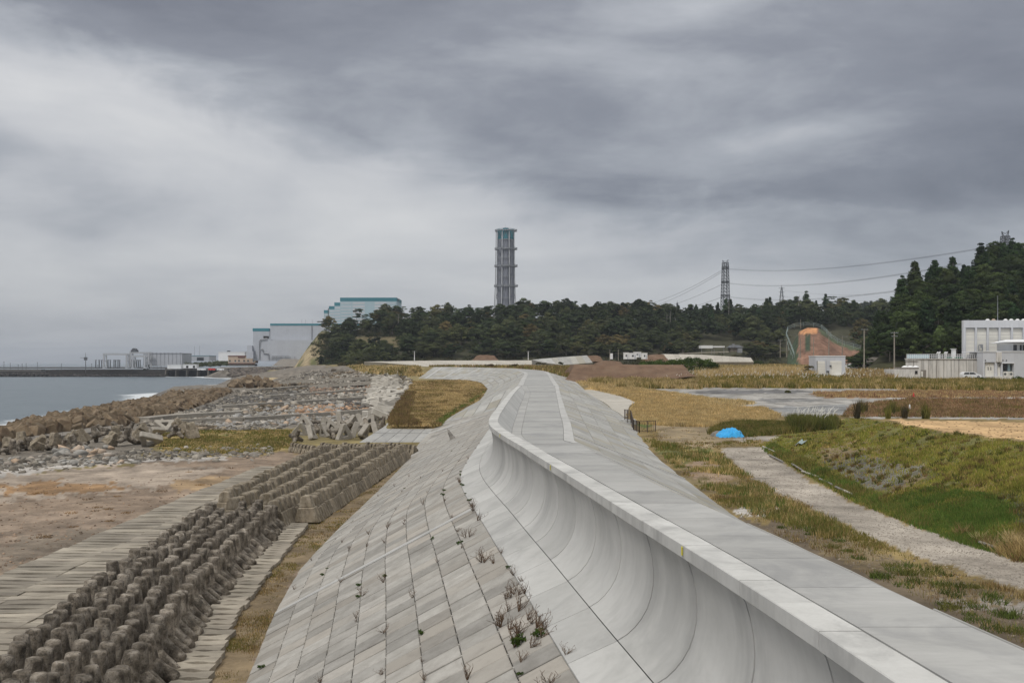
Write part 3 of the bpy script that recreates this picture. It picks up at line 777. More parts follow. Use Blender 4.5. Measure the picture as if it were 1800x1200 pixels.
    # crown / walkway
    def inner(t):
        x, y, _ = LC(t); hw = LR(t)[2]; k = float(sstep(3.62, 4.4, hw)) if t < 158 else 0
        return np.array([x + .615 + .85 * k, y, CZ - hw - (.0)])
    tt = 4.0
    while tt < 384:
        st = 2.4 if tt < 50 else (3.1 if tt < 160 else 6.0)
        t0, t1 = tt, min(tt + st, 386); tt = t1
        if t0 < 158:
            i0, i1 = inner(t0), inner(t1)
        else:
            i0, i1 = C_(t0), C_(t1); i1 = i1 + (.0, 0, 0)
        r0, r1 = R_(t0), R_(t1)
        if t0 > 46 and t0 < 158:
            # gutter strip, walkway, pale border
            g0 = i0 + (r0 - i0) * .16; g1 = i1 + (r1 - i1) * .16
            b0 = r0 - (r0 - i0) / np.linalg.norm(r0 - i0) * min(.62, .04 * (t0 - 40)); b1 = r1 - (r1 - i1) / np.linalg.norm(r1 - i1) * min(.62, .04 * (t1 - 40))
            mb = MB(); slab(mb, i0, g0, g1, i1, gap=.008); mb.build('gutter_slab', M['crown'], root)
            mb = MB(); slab(mb, g0, b0, b1, g1, gap=.010); mb.build('walkway_slab', M['walk'], root)
            mb = MB(); slab(mb, b0, r0, r1, b1, gap=.008, up=.03, ch=.01); mb.build('border_block', M['border'], root)
            # inclined inner face of the parapet
            c0 = prof(t0, .6, 3.64); c1 = prof(t1, .6, 3.64)
            mb = MB(); slab(mb, c0, i0, i1, c1, th=.08, gap=.008); mb.build('parapet_panel', M['panel'], root)
        elif t0 >= 158:
            b0 = i0 + (r0 - i0) * .14; b1 = i1 + (r1 - i1) * .14; e0 = i0 + (r0 - i0) * .88; e1 = i1 + (r1 - i1) * .88
            mb = MB(); slab(mb, i0, b0, b1, i1, gap=.006, up=.03); mb.build('border_block', M['border'], root)
            mb = MB(); slab(mb, b0, e0, e1, b1, gap=.01); mb.build('walkway_slab', M['walk'], root)
            mb = MB(); slab(mb, e0, r0, r1, e1, gap=.006, up=.03); mb.build('border_block', M['border'], root)
        else:
            mb = MB(); slab(mb, i0, r0, r1, i1, gap=.010); mb.build('crown_slab', M['crown'], root)
    # step where the sunken walkway meets the crest again
    # front slope blocks
    def face(top, bot, t, v, sag=0.0):
        a, b = top(t), bot(t); p = a + (b - a) * v
        return p
    strips = [47.0, 107.0, 151.0]
    RF = lambda t: float(np.interp(t, [30, 60, 100], [1, .35, .12]))
    for st in strips:
        for t0, t1 in ((st, st + .26), (st + .27, st + .53)):
            mb = MB(); slab(mb, face(A_, Tt, t0, 0), face(A_, Tt, t0, 1), face(A_, Tt, t1, 1), face(A_, Tt, t1, 0), gap=.01, up=.03, th=.1, ch=.02)
            mb.build('joint_strip', M['border'], root)
    NC = 9; cnt = 0; rest = MB(); cells = []
    for sa, sb in ((20.0, 47.0), (47.54, 107.0), (107.54, 151.0), (151.54, 156.0)):
        for c in range(NC):
            cuts = [sa]; q = sa + .35 + .37 * ((c * 2) % 3)
            while q < sb - .25: cuts.append(q); q += 1.08
            cuts.append(sb)
            cells += [(p, r, c) for p, r in zip(cuts[:-1], cuts[1:])]
    cells.sort()
    for t0, t1, c in cells:
        v0, v1 = c / NC, (c + 1) / NC
        ps = (face(A_, Tt, t0, v0), face(A_, Tt, t0, v1), face(A_, Tt, t1, v1), face(A_, Tt, t1, v0))
        if cnt < 300:
            mb = MB(); slab(mb, *ps, gap=.013, rowgap=.036, up=R.uniform(.0, .035) * RF(t0), ch=.02, th=.1, jig=.010 * RF(t0)); mb.build('slope_block', M['block'], root); cnt += 1
        else: slab(rest, *ps, gap=.016, rowgap=.034, up=R.uniform(.0, .03) * RF(t0), ch=.01, th=.1)
    # vertical joint ribs of the near slope (small raised nubs on the columns)
    nub = MB()
    for t0, t1, c in cells:
        if c and t0 < 110:
            p = face(A_, Tt, t0, c / NC); nub.box(p[0], p[1], p[2] - .05, .05, .09, .085)
    o = nub.build('joint_nub', M['block'], root); o['kind'] = 'stuff'
    o = rest.build('slope_block', M['block'], root); o['kind'] = 'stuff'
    # far front slope: big pale slabs
    far = []; t = 156.0
    while t < 385:
        t1 = min(t + 3.0, 385.5)
        for c in range(6):
            mb = MB()
            slab(mb, face(A_, Tt, t, c / 6), face(A_, Tt, t, (c + 1) / 6), face(A_, Tt, t1, (c + 1) / 6), face(A_, Tt, t1, c / 6), gap=.04, up=.01, th=.1, ch=.01)
            far.append(mb)
        t = t1
    allf = MB()
    for mb in far:
        k = len(allf.v); allf.v += mb.v; allf.f += [[i + k for i in f] for f in mb.f]
    o = allf.build('far_slope_block', M['backblock'], root); o['kind'] = 'stuff'
    for t in (200, 262, 318, 352, 366, 378):
        mb = MB(); slab(mb, face(A_, Tt, t, 0), face(A_, Tt, t, 1), face(A_, Tt, t + (.5 if t < 340 else 1.6), 1), face(A_, Tt, t + (.5 if t < 340 else 1.6), 0), gap=.01, up=.09, th=.1, ch=.02)
        mb.build('joint_strip', M['border'], root)
    # back slope blocks
    cnt = 0; rest = MB(); t = 12.0; NB = 5
    bstr = [40, 62, 84, 104, 123, 141, 160, 190, 220, 250]
    while t < 385:
        st = 2.6 if t < 160 else 5
        hit = [s for s in bstr if t < s <= t + st]
        if hit:
            s = hit[0]
            mb = MB(); slab(mb, face(R_, B_, s, 0), face(R_, B_, s, 1), face(R_, B_, s + .4, 1), face(R_, B_, s + .4, 0), gap=.01, up=.05, th=.1, ch=.02)
            mb.build('joint_strip', M['border'], root)
            t1 = s
        else: t1 = t + st
        for c in range(NB):
            v0, v1 = c / NB, (c + 1) / NB
            ps = (face(R_, B_, t, v0), face(R_, B_, t, v1), face(R_, B_, t1, v1), face(R_, B_, t1, v0))
            if np.linalg.norm(ps[0] - ps[3]) > .25:
                if cnt < 300:
                    mb = MB(); slab(mb, *ps, gap=.018, up=R.uniform(0, .03) * RF(t), ch=.015, th=.12, jig=.008 * RF(t)); mb.build('back_slope_block', M['backblock'], root); cnt += 1
                else: slab(rest, *ps, gap=.03, up=.01, ch=.01, th=.12)
        t = t1 + (.4 if hit else 0)
    o = rest.build('back_slope_block', M['backblock'], root); o['kind'] = 'stuff'
    # yellow survey plates and boards on the coping front
    for t in (19.75, 35.5, 51.0):
        mb = MB(); p = prof(t, -.012, 3.74); mb.box(p[0], p[1], p[2] - .06, .02, .12, .16, -.08); mb.build('marker_plate', M['yellow'], root)
    return root
seawall = build_seawall()

# sloping concrete face that closes the grass plateau
def build_plateau_face():
    root = empty('retaining_slope', (-15, 152, 1.7), label='sloping grey concrete face holding up the grass plateau beside the seawall', cat='retaining wall')
    tl, tr, br, bl = at(681, 746, Y=154.3), np.array([-11.2, 154.3, 4.12]), np.array([-13.0, 149.2, 1.75]), at(655, 770, Y=158.0)
    tl[2] = 4.12; bl = np.array([-23.0, 149.2, 1.7])
    n = 5
    for r in range(2):
        for k in range(n):
            mb = MB()
            def P(a, b): 
                top = tl + (tr - tl) * a; bot = bl + (br - bl) * a; return top + (bot - top) * b
            a0, a1, b0, b1 = k / n + .004, (k + 1) / n - .004, r / 2 + .006, (r + 1) / 2 - .006
            q = [P(a0, b0), P(a1, b0), P(a1, b1), P(a0, b1)]
            mb.hexa([p + (0, .4, -.3) for p in q], q)
            mb.build('concrete_panel', M['crown'], root)
    mb = MB(); mb.hexa([tl + (-.2, .1, -.3), tr + (.2, .1, -.3), tr + (.2, .7, -.3), tl + (-.2, .7, -.3)], [tl + (-.2, .1, .12), tr + (.2, .1, .12), tr + (.2, .7, .12), tl + (-.2, .7, .12)])
    mb.build('edge_beam', M['coping'], root)
    for k in range(6):     # side slabs turning the corner towards the sea
        pass
build_plateau_face()

# pale concrete pad at the foot of the landward slope
def build_pad():
    root = empty('concrete_pad', tuple(gpt(1075, 712)), label='flat pale concrete pad at the landward foot of the seawall by golden grass', cat='concrete pad')
    rows = [(686, 1020, 1040), (691, 1028, 1066), (696, 1038, 1086), (702, 1050, 1104), (708, 1062, 1116), (714, 1070, 1107), (721, 1076, 1104), (727, 1088, 1110), (734, 1096, 1118)]
    for (y0, a0, b0), (y1, a1, b1) in zip(rows[:-1], rows[1:]):
        mb = MB(); q = []
        for x, y in ((a0, y0 + .12), (b0, y0 + .12), (b1, y1 - .12), (a1, y1 - .12)):
            p = gpt(x, y); q.append(p + (0, 0, .14))
        mb.hexa([p - (0, 0, .5) for p in q], q); mb.build('concrete_slab', M['whiteconc'], root)
build_pad()

# ---------------------------------------------------------------- stored tetrapods, beam rows, slab mats
def rough_up(me, amp, sc, seed=0):
    n = len(me.vertices); co = np.empty(n * 3, np.float32); me.vertices.foreach_get('co', co); co = co.reshape(-1, 3)
    for k in range(3):
        co[:, k] += amp * 2 * (fbm(co[:, (k + 1) % 3] * sc + seed, co[:, (k + 2) % 3] * sc + co[:, k] * sc * .7, 3 + k + seed) - .5)
    me.vertices.foreach_set('co', co.ravel()); me.update()
def tetrapod_mesh(seed):
    bm = bmesh.new()
    dirs = [Vector((0, 0, 1))]
    for k in range(3):
        a = math.radians(-20 + 120 * k); dirs.append(Vector((math.cos(a) * .943, math.sin(a) * .943, -.333)))
    bmesh.ops.create_icosphere(bm, subdivisions=2, radius=.40)
    for n, d in enumerate(dirs):
        q = d.to_track_quat('Z', 'Y'); rings = []
        up = ((0, .42), (.25, .385), (.5, .345), (.75, .315), (.97, .295), (1.04, .275), (1.07, .20)); lo = ((0, .40), (.3, .35), (.6, .305), (.9, .275), (1.2, .25), (1.29, .225), (1.33, .14))
        for z, r in (up if n == 0 else lo):
            rings.append([bm.verts.new(q @ Vector((r * math.cos(2 * math.pi * i / 14), r * math.sin(2 * math.pi * i / 14), z))) for i in range(14)])
        for A, B in zip(rings[:-1], rings[1:]):
            for i in range(14): bm.faces.new([A[i], A[(i + 1) % 14], B[(i + 1) % 14], B[i]])
        bm.faces.new(rings[-1])
    me = bpy.data.meshes.new('tetrapod'); bm.to_mesh(me); bm.free()
    rough_up(me, .03, 2.6, seed); rough_up(me, .018, 8.5, seed + 20)
    me.polygons.foreach_set('use_smooth', [True] * len(me.polygons)); me.materials.append(M['oldconc'])
    return me
TET = [tetrapod_mesh(s) for s in range(5)]
XR = lambda Y: np.interp(Y, [20, 30, 37, 47, 62, 73], [-11.6, -12.6, -13.6, -15.2, -16.5, -17.3])
ONES = ['', 'first', 'second', 'third', 'fourth', 'fifth', 'sixth', 'seventh', 'eighth', 'ninth', 'tenth', 'eleventh', 'twelfth', 'thirteenth', 'fourteenth', 'fifteenth', 'sixteenth', 'seventeenth', 'eighteenth', 'nineteenth']
TENS = {2: ('twenty', 'twentieth'), 3: ('thirty', 'thirtieth'), 4: ('forty', 'fortieth'), 5: ('fifty', 'fiftieth'), 6: ('sixty', 'sixtieth')}
def ordinal(n):
    if n < 20: return ONES[n]
    return TENS[n // 10][1] if n % 10 == 0 else TENS[n // 10][0] + '-' + ONES[n % 10]
def label_row(objs, fmt):
    """objs run from near to far: count them from the far end"""
    for k, o in enumerate(reversed(objs)): o['label'] = fmt % ordinal(k + 1)
def build_tetrapods():
    names = ['tetrapod row nearest the seawall', 'second tetrapod row from the seawall', 'middle tetrapod row', 'fourth tetrapod row from the seawall', 'tetrapod row beside the wide mat']
    for r in range(5):
        row = []
        y = 27.0 + .3 * r
        while y < 72.5 - (3 if r == 3 else 0) :
            me = R.choice(TET)
            z = 2.30 + R.uniform(0, .22)
            x = XR(y) + .05 - 1.10 * r + R.uniform(-.07, .07)
            o = link('tetrapod', me, None, (x, y, z), (R.uniform(-.11, .11), R.uniform(-.06, .15), R.uniform(-.2, .2)), (.96, .96, 1.08 * R.uniform(.92, 1.14)))
            row.append(tag(o, 'tetrapod', 'tetrapod', 'stored tetrapods in nested rows'))
            y += R.uniform(.94, 1.10)
        label_row(row, 'brown tetrapod, %s from the far end of the ' + names[r])
build_tetrapods()

def rowblock_mesh(seed):
    # a thick tapering concrete unit with a notched top, stored on edge (row runs along local Y)
    mb = MB(); t = .64; u = .43
    lo = [(-.75, 0), (1.0, 0), (.60, .95), (-.46, .95)]; hi = [(-.44, .94), (.52, .94), (.32, 1.62), (.22, 1.68), (-.18, 1.68), (-.36, 1.5)]
    mb.hexa([(x, -t, z) for x, z in lo], [(x, t, z) for x, z in lo])
    mb.hexa([(x, -u, z) for x, z in hi], [(x, u, z) for x, z in hi])
    me = bpy.data.meshes.new('beam_block'); me.from_pydata(mb.v, [], mb.f)
    bm = bmesh.new(); bm.from_mesh(me); bmesh.ops.remove_doubles(bm, verts=bm.verts, dist=.001)
    bmesh.ops.recalc_face_normals(bm, faces=bm.faces); bmesh.ops.bevel(bm, geom=bm.edges[:], offset=.05, segments=1, affect='EDGES')
    bm.to_mesh(me); bm.free(); rough_up(me, .03, 1.7, seed); me.materials.append(M['rowconc']); return me
RB = [rowblock_mesh(s) for s in range(4)]
def build_rows():
    nm = ['wedge row nearest the seawall', 'second wedge row from the seawall', 'middle wedge row', 'fourth wedge row from the seawall', 'wedge row nearest the yard']
    y0s = [74.5, 72, 76, 74, 78]
    for r in range(5):
        row = []; y = y0s[r]
        while y < 124:
            f = (y - 73) / 50.
            x = (-15.4 - 1.75 * r) * (1 - f) + (-13.6 - 2.35 * r) * f
            o = link('wedge_block', R.choice(RB), None, (x, y, 1.72 + R.uniform(-.03, .05)), (R.uniform(-.05, .05), R.uniform(-.04, .05), R.uniform(-.06, .06) - .02), (1.1, 1, R.uniform(1.05, 1.2)))
            row.append(tag(o, 'wedge', 'concrete block', 'stored wedge blocks in long rows'))
            y += R.uniform(1.28, 1.38)
        label_row(row, 'grey wedge block, %s from the far end of the ' + nm[r])
    # short cross rows at the far end
    for c, px in enumerate((520, 572, 610, 650, 690)):
        row = []
        base = at(px, 790, H=11.8)
        for k in range(7):
            x = base[0] + .1 + k * .60; y = 134.5 - k * .75
            o = link('wedge_block', RB[k % 4], None, (x - .2, y, 1.75), (0, 0, math.pi / 2 - .35 + R.uniform(-.08, .08)), (1.25, .38, R.uniform(.62, .74)))
            tag(o, 'grey wedge block, %s from the left in the %s short cross row' % (ordinal(k + 1), ['leftmost', 'second', 'middle', 'fourth', 'rightmost'][c]), 'concrete block', 'wedge blocks in the short cross rows')
build_rows()

def plank_mesh(seed, L):
    mb = MB(); rr = random.Random(seed)
    n = 6; xs = [-L / 2 + L * k / n for k in range(n + 1)]
    w = [.43, .42, .33, .27, .33, .42, .43]
    lo = []; hi = []
    F0 = [(x, -w[i] + rr.uniform(-.02, .02)) for i, x in enumerate(xs)]; F1 = [(x, w[i] + rr.uniform(-.02, .02)) for i, x in enumerate(xs)]
    loop = F0 + F1[::-1]
    mb.hexa([(x, y, -.12) for x, y in loop], [(x, y, .12) for x, y in loop])
    me = bpy.data.meshes.new('slab'); me.from_pydata(mb.v, [], mb.f); me.materials.append(M['plank']); return me
def build_mats():
    PL = [plank_mesh(s, 3.25) for s in range(8)]
    root = empty('slab_mat', (-22, 60, 1.75), label='wide ribbed mat of pale concrete slabs between the dirt yard and the tetrapods', cat='slab mat')
    for c in range(3):
        y = 27.0
        for k in range(100):
            x = -26.6 + 3.3 * c + .012 * (y - 60) * 0 + .35 * math.sin(y * .05 + c)
            o = link('slab', R.choice(PL), root, (x + 22, y - 60, float(gz(x, y)) - 1.75 + .16 + R.uniform(-.03, .03) + .10 * (2 - c) * 0), (R.uniform(-.03, .03), R.uniform(-.02, .02), R.uniform(-.025, .025)))
            y += .86
    PS = [plank_mesh(s + 50, 1.5) for s in range(4)]
    root = empty('slab_mat', (-13.2, 48, 1.75), label='narrow strip of pale concrete slabs along the seaward grass strip under the tetrapods', cat='slab mat')
    y = 27.0
    while y < 73:
        x = float(XR(y)) + 1.62 + R.uniform(-.12, .12)
        link('slab', R.choice(PS), root, (x + 13.2, y - 48, float(gz(x, y)) - 1.75 + .14), (R.uniform(-.03, .03), R.uniform(-.03, .03), R.uniform(-.03, .03))); y += .86
build_mats()

# triangular frame blocks
def frame_mesh(seed, mat, a=2.0, b=.72, d=.5):
    bm = bmesh.new(); rr = random.Random(seed)
    def ring(r, z, k): return [bm.verts.new((r * math.cos(math.pi / 2 + 2 * math.pi * i / 3 + s), r * math.sin(math.pi / 2 + 2 * math.pi * i / 3 + s), z)) for i in range(3) for s in ((-k, k))]
    o0, o1 = ring(a, -d, .10), ring(a, d, .10); i0, i1 = ring(b, -d, .12), ring(b, d, .12)
    for A, B in ((o0, o1), (i1, i0), (o1, i1), (i0, o0)):
        for k in range(6): bm.faces.new([A[k], A[(k + 1) % 6], B[(k + 1) % 6], B[k]])
    bmesh.ops.recalc_face_normals(bm, faces=bm.faces)
    bmesh.ops.bevel(bm, geom=bm.edges[:], offset=.08, segments=1, affect='EDGES')
    me = bpy.data.meshes.new('frame_block'); bm.to_mesh(me); bm.free(); rough_up(me, .05, 1.3, seed); me.materials.append(mat); return me
FR = [frame_mesh(s, M['frameconc']) for s in range(3)]; FW = [frame_mesh(s + 9, M['whiteconc']) for s in range(3)]
def build_frames():
    spots = [(536, 752, .9), (560, 765, .9), (575, 757, .9), (597, 748, 1.0), (612, 760, .95), (622, 768, .9), (634, 752, .95), (646, 760, 1), (655, 748, 1.05), (640, 771, .9), (585, 771, .8), (548, 772, .8), (604, 772, .85), (520, 778, .8), (662, 768, .9), (528, 765, .8), (553, 748, .8), (583, 762, .9), (606, 770, .8), (628, 745, .9), (650, 753, 1.0), (618, 750, .8), (672, 757, .9), (570, 768, .8)]
    for i, (px, py, s) in enumerate(spots):
        p = gpt(px, py)
        isT = i % 3 == 1
        me = R.choice(TET) if isT else R.choice(FR)
        o = link('tetrapod' if isT else 'frame_block', me, None, (p[0], p[1], p[2] + 1.0 * s), (R.uniform(.7, 2.0), R.uniform(-.5, .5), R.uniform(0, 6.3)), (s * (1.35 if isT else .95),) * 3)
        tag(o, ('toppled grey tetrapod' if isT else 'tilted grey triangular frame block') + ' in the heap beside the retaining face, %s part' % ('left' if px < 570 else 'middle' if px < 620 else 'right'), 'tetrapod' if isT else 'frame block', 'jumbled armour blocks by the retaining face, ' + ('tetrapods' if isT else 'frames'))
    # pale ones laid along the edge of the plateau
    k = 0
    for py in np.concatenate([np.linspace(742, 706, 9), np.linspace(702, 668, 14)]):
        for j in range(2 if py > 715 else 3):
            px = np.interp(py, [665, 700, 745], [700, 690, 668]) - j * np.interp(py, [665, 745], [16, 15]) + R.uniform(-3, 3)
            p = gpt(px, py); s = R.uniform(.85, 1.1) * np.interp(p[1], [150, 300], [1.0, 1.5])
            o = link('frame_block', R.choice(FW), None, (p[0], p[1], p[2] + .35 * s + (1.0 if j == 0 else .3)), (R.uniform(-.3, .3) + .2, R.uniform(-.3, .2), R.uniform(0, 6.3)), (s, s, s))
            w = 'near end' if py > 715 else ('middle stretch' if py > 690 else 'far end')
            tag(o, 'pale triangular frame block lying along the seaward edge of the grass plateau, %s' % w, 'frame block', 'pale frame blocks edging the plateau, ' + w); k += 1
    # heap on the left
    for i, (px, py, kind, s) in enumerate([(168, 778, 0, 1), (190, 785, 2, 1), (204, 776, 2, 1.1), (222, 783, 0, 1.05), (238, 781, 2, 1.0), (262, 785, 1, 1.0), (228, 765, 0, .9), (290, 757, 1, 1), (310, 772, 0, .95), (325, 765, 2, 1.35), (250, 764, 2, 1), (205, 762, 0, .9), (275, 768, 1, .8), (180, 768, 0, .9), (338, 772, 2, 1.2)]):
        p = gpt(px, py); me = [TET[i % 5], FR[i % 3], RB[i % 4]][kind]; nm = ['tetrapod', 'frame_block', 'wedge_block'][kind]
        s2 = s * [1.25, .95, 1.15][kind]
        o = link(nm, me, None, (p[0], p[1], p[2] + [1.0, 1.0, .3][kind] * s2), (R.uniform(-.9, .9), R.uniform(-.7, .7), R.uniform(0, 6.3)), (s2,) * 3)
        tag(o, ['leaning grey tetrapod', 'tilted frame block', 'tilted wedge block'][kind] + ' in the broken heap between the dirt yard and the rubble shore', ['tetrapod', 'frame block', 'concrete block'][kind], 'broken blocks in the left heap, ' + nm.replace('_', ' '))
    for i in range(17):
        px = 2 + i * 9.2; py = 797 - i * .7 + R.uniform(-3, 3)
        p = gpt(px, py); kind = i % 3; me = TET[i % 5] if kind != 1 else RB[i % 4]; s2 = R.uniform(1.0, 1.35)
        o = link('tetrapod' if kind != 1 else 'wedge_block', me, None, (p[0], p[1], p[2] + .55 * s2), (R.uniform(-.5, .5), R.uniform(-.5, .5), R.uniform(0, 6.3)), (s2,) * 3)
        tag(o, 'dark weathered %s in the row at the left edge below the concrete strip' % ('tetrapod' if kind != 1 else 'wedge block'), 'tetrapod' if kind != 1 else 'concrete block', 'dark blocks at the left edge, ' + ('tetrapods' if kind != 1 else 'wedges'))
build_frames()

# cubes along the shore
def cube_mesh(seed):
    bm = bmesh.new(); bmesh.ops.create_cube(bm, size=2.0)
    bmesh.ops.bevel(bm, geom=bm.edges[:], offset=.11, segments=1, affect='EDGES')
    me = bpy.data.meshes.new('armour_cube'); bm.to_mesh(me); bm.free(); rough_up(me, .025, .9, seed); me.materials.append(M['cube']); return me
CU = [cube_mesh(s) for s in range(4)]
def build_cubes():
    pts = []
    sea_e = [(-60, 760), (0, 756), (35, 741), (60, 735), (125, 722), (175, 713), (237, 703), (287, 697), (300, 688), (362, 684), (400, 684)]
    land_e = [(-60, 782), (0, 770), (82, 758), (150, 752), (215, 746), (250, 735), (300, 727), (350, 712), (375, 705), (395, 695), (404, 688)]
    for i in range(2200):
        t = R.random() ** .9; k = R.random()
        a = [np.interp(t, np.linspace(0, 1, 11), [e[j] for e in sea_e]) for j in (0, 1)]; b = [np.interp(t, np.linspace(0, 1, 11), [e[j] for e in land_e]) for j in (0, 1)]
        px = a[0] + (b[0] - a[0]) * k; py = a[1] + (b[1] - a[1]) * k
        z = 1.0 + 1.8 * math.sin(math.pi * min(1, k * .9 + .05)) + .3
        Y = (CZ - z - .6) * F / (py - EL); X = (px - CX) * Y / F
        pts.append((X, Y, z))
    keep = []
    for p in pts:
        if all((p[0] - q[0]) ** 2 + (p[1] - q[1]) ** 2 + 1.5 * (p[2] - q[2]) ** 2 > 2.0 ** 2 for q in keep): keep.append(p)
    keep.sort(key=lambda p: p[1])
    V = []; Fq = []
    for i, p in enumerate(keep):
        s = R.uniform(.82, 1.02) * (1.0 if p[1] < 330 else 1.15); rot = (R.uniform(0, 6.3), R.uniform(-.8, .8), R.uniform(0, 6.3))
        if i < 290:
            o = link('armour_cube', R.choice(CU), None, p, rot, (s,) * 3)
            w = 'near the left edge' if p[1] < 190 else ('in the middle of the bank' if p[1] < 260 else 'towards its far end')
            tag(o, 'rust stained concrete cube tumbled in the shore bank, %s' % w, 'concrete cube', 'tumbled cubes of the shore bank, ' + w)
        else: V.append((p, rot, s))
    if V:
        mb = MB()
        me = CU[0]; co = [v.co.copy() for v in me.vertices]; fs = [list(f.vertices) for f in me.polygons]
        for p, rot, s in V:
            m = Matrix.LocRotScale(Vector(p), Euler(rot), Vector((s, s, s))); k = len(mb.v)
            mb.v += [tuple(m @ c) for c in co]; mb.f += [[i + k for i in f] for f in fs]
        o = mb.build('armour_cubes', M['cube']); tag(o, 'far end of the tumbled concrete cube bank by the cove', 'concrete cubes', kind='stuff')
    # second mound of cubes across the cove
    for i in range(95):
        t = R.random(); px = 405 + 88 * t; top = np.interp(px, [403, 425, 450, 475, 493], [672, 660, 657, 657, 661]); bot = np.interp(px, [403, 440, 493], [682, 682, 672])
        py = top + (bot - top) * R.random()
        p0 = gpt(px, 674 + 8 * R.random()); X, Y, z = p0; z += 3.2 * R.random() * math.sin(math.pi * min(1, t * 1.1 + .02))
        s = R.uniform(1.0, 1.5)
        o = link('armour_cube', R.choice(CU), None, (X, Y, z - .3), (R.uniform(0, 6), R.uniform(-.8, .8), R.uniform(0, 6)), (s,) * 3)
        tag(o, 'brown concrete cube in the small mound across the cove', 'concrete cube', 'cubes of the small mound across the cove')
build_cubes()

# ---------------------------------------------------------------- rubble
def rock_shapes(n, seed, pts=11, flat=.65):
    out = []
    rr = np.random.default_rng(seed)
    for i in range(n):
        bm = bmesh.new()
        P = rr.normal(size=(pts, 3)); P /= np.linalg.norm(P, axis=1)[:, None]; P *= rr.uniform(.75, 1.1, (pts, 1)); P[:, 2] *= flat; P[:, 0] *= rr.uniform(.9, 1.3)
        for p in P: bm.verts.new(p)
        r = bmesh.ops.convex_hull(bm, input=bm.verts)
        bmesh.ops.triangulate(bm, faces=bm.faces)
        loose = [v for v in bm.verts if not v.link_faces]; bmesh.ops.delete(bm, geom=loose, context='VERTS')
        bm.verts.index_update(); bmesh.ops.recalc_face_normals(bm, faces=bm.faces)
        out.append((np.array([v.co[:] for v in bm.verts]), np.array([[v.index for v in f.verts] for f in bm.faces]))); bm.free()
    return out
RS = rock_shapes(10, 5)
def merge_rocks(P, S, C):
    V = []; Fc = []; Cl = []; k = 0
    for p, s, c in zip(P, S, C):
        v, f = RS[rng.integers(len(RS))]
        a = rng.uniform(0, 6.283); b = rng.uniform(-.5, .5)
        ca, sa, cb, sb = math.cos(a), math.sin(a), math.cos(b), math.sin(b)
        w = np.stack([v[:, 0] * ca - v[:, 1] * sa, v[:, 0] * sa + v[:, 1] * ca, v[:, 2]], 1)
        w = np.stack([w[:, 0], w[:, 1] * cb - w[:, 2] * sb, w[:, 1] * sb + w[:, 2] * cb], 1)
        V.append(w * s + p); Fc.append(f + k); k += len(v); Cl.append(np.tile(c, (len(v), 1)))
    return np.concatenate(V), np.concatenate(Fc), np.concatenate(Cl)
RUB = [(405, 690), (440, 684), (500, 668), (540, 652), (640, 650), (700, 652), (725, 668), (716, 690), (700, 712), (665, 744), (610, 748), (520, 745), (480, 756), (350, 757), (330, 752), (240, 748), (260, 738), (330, 722), (380, 708)]
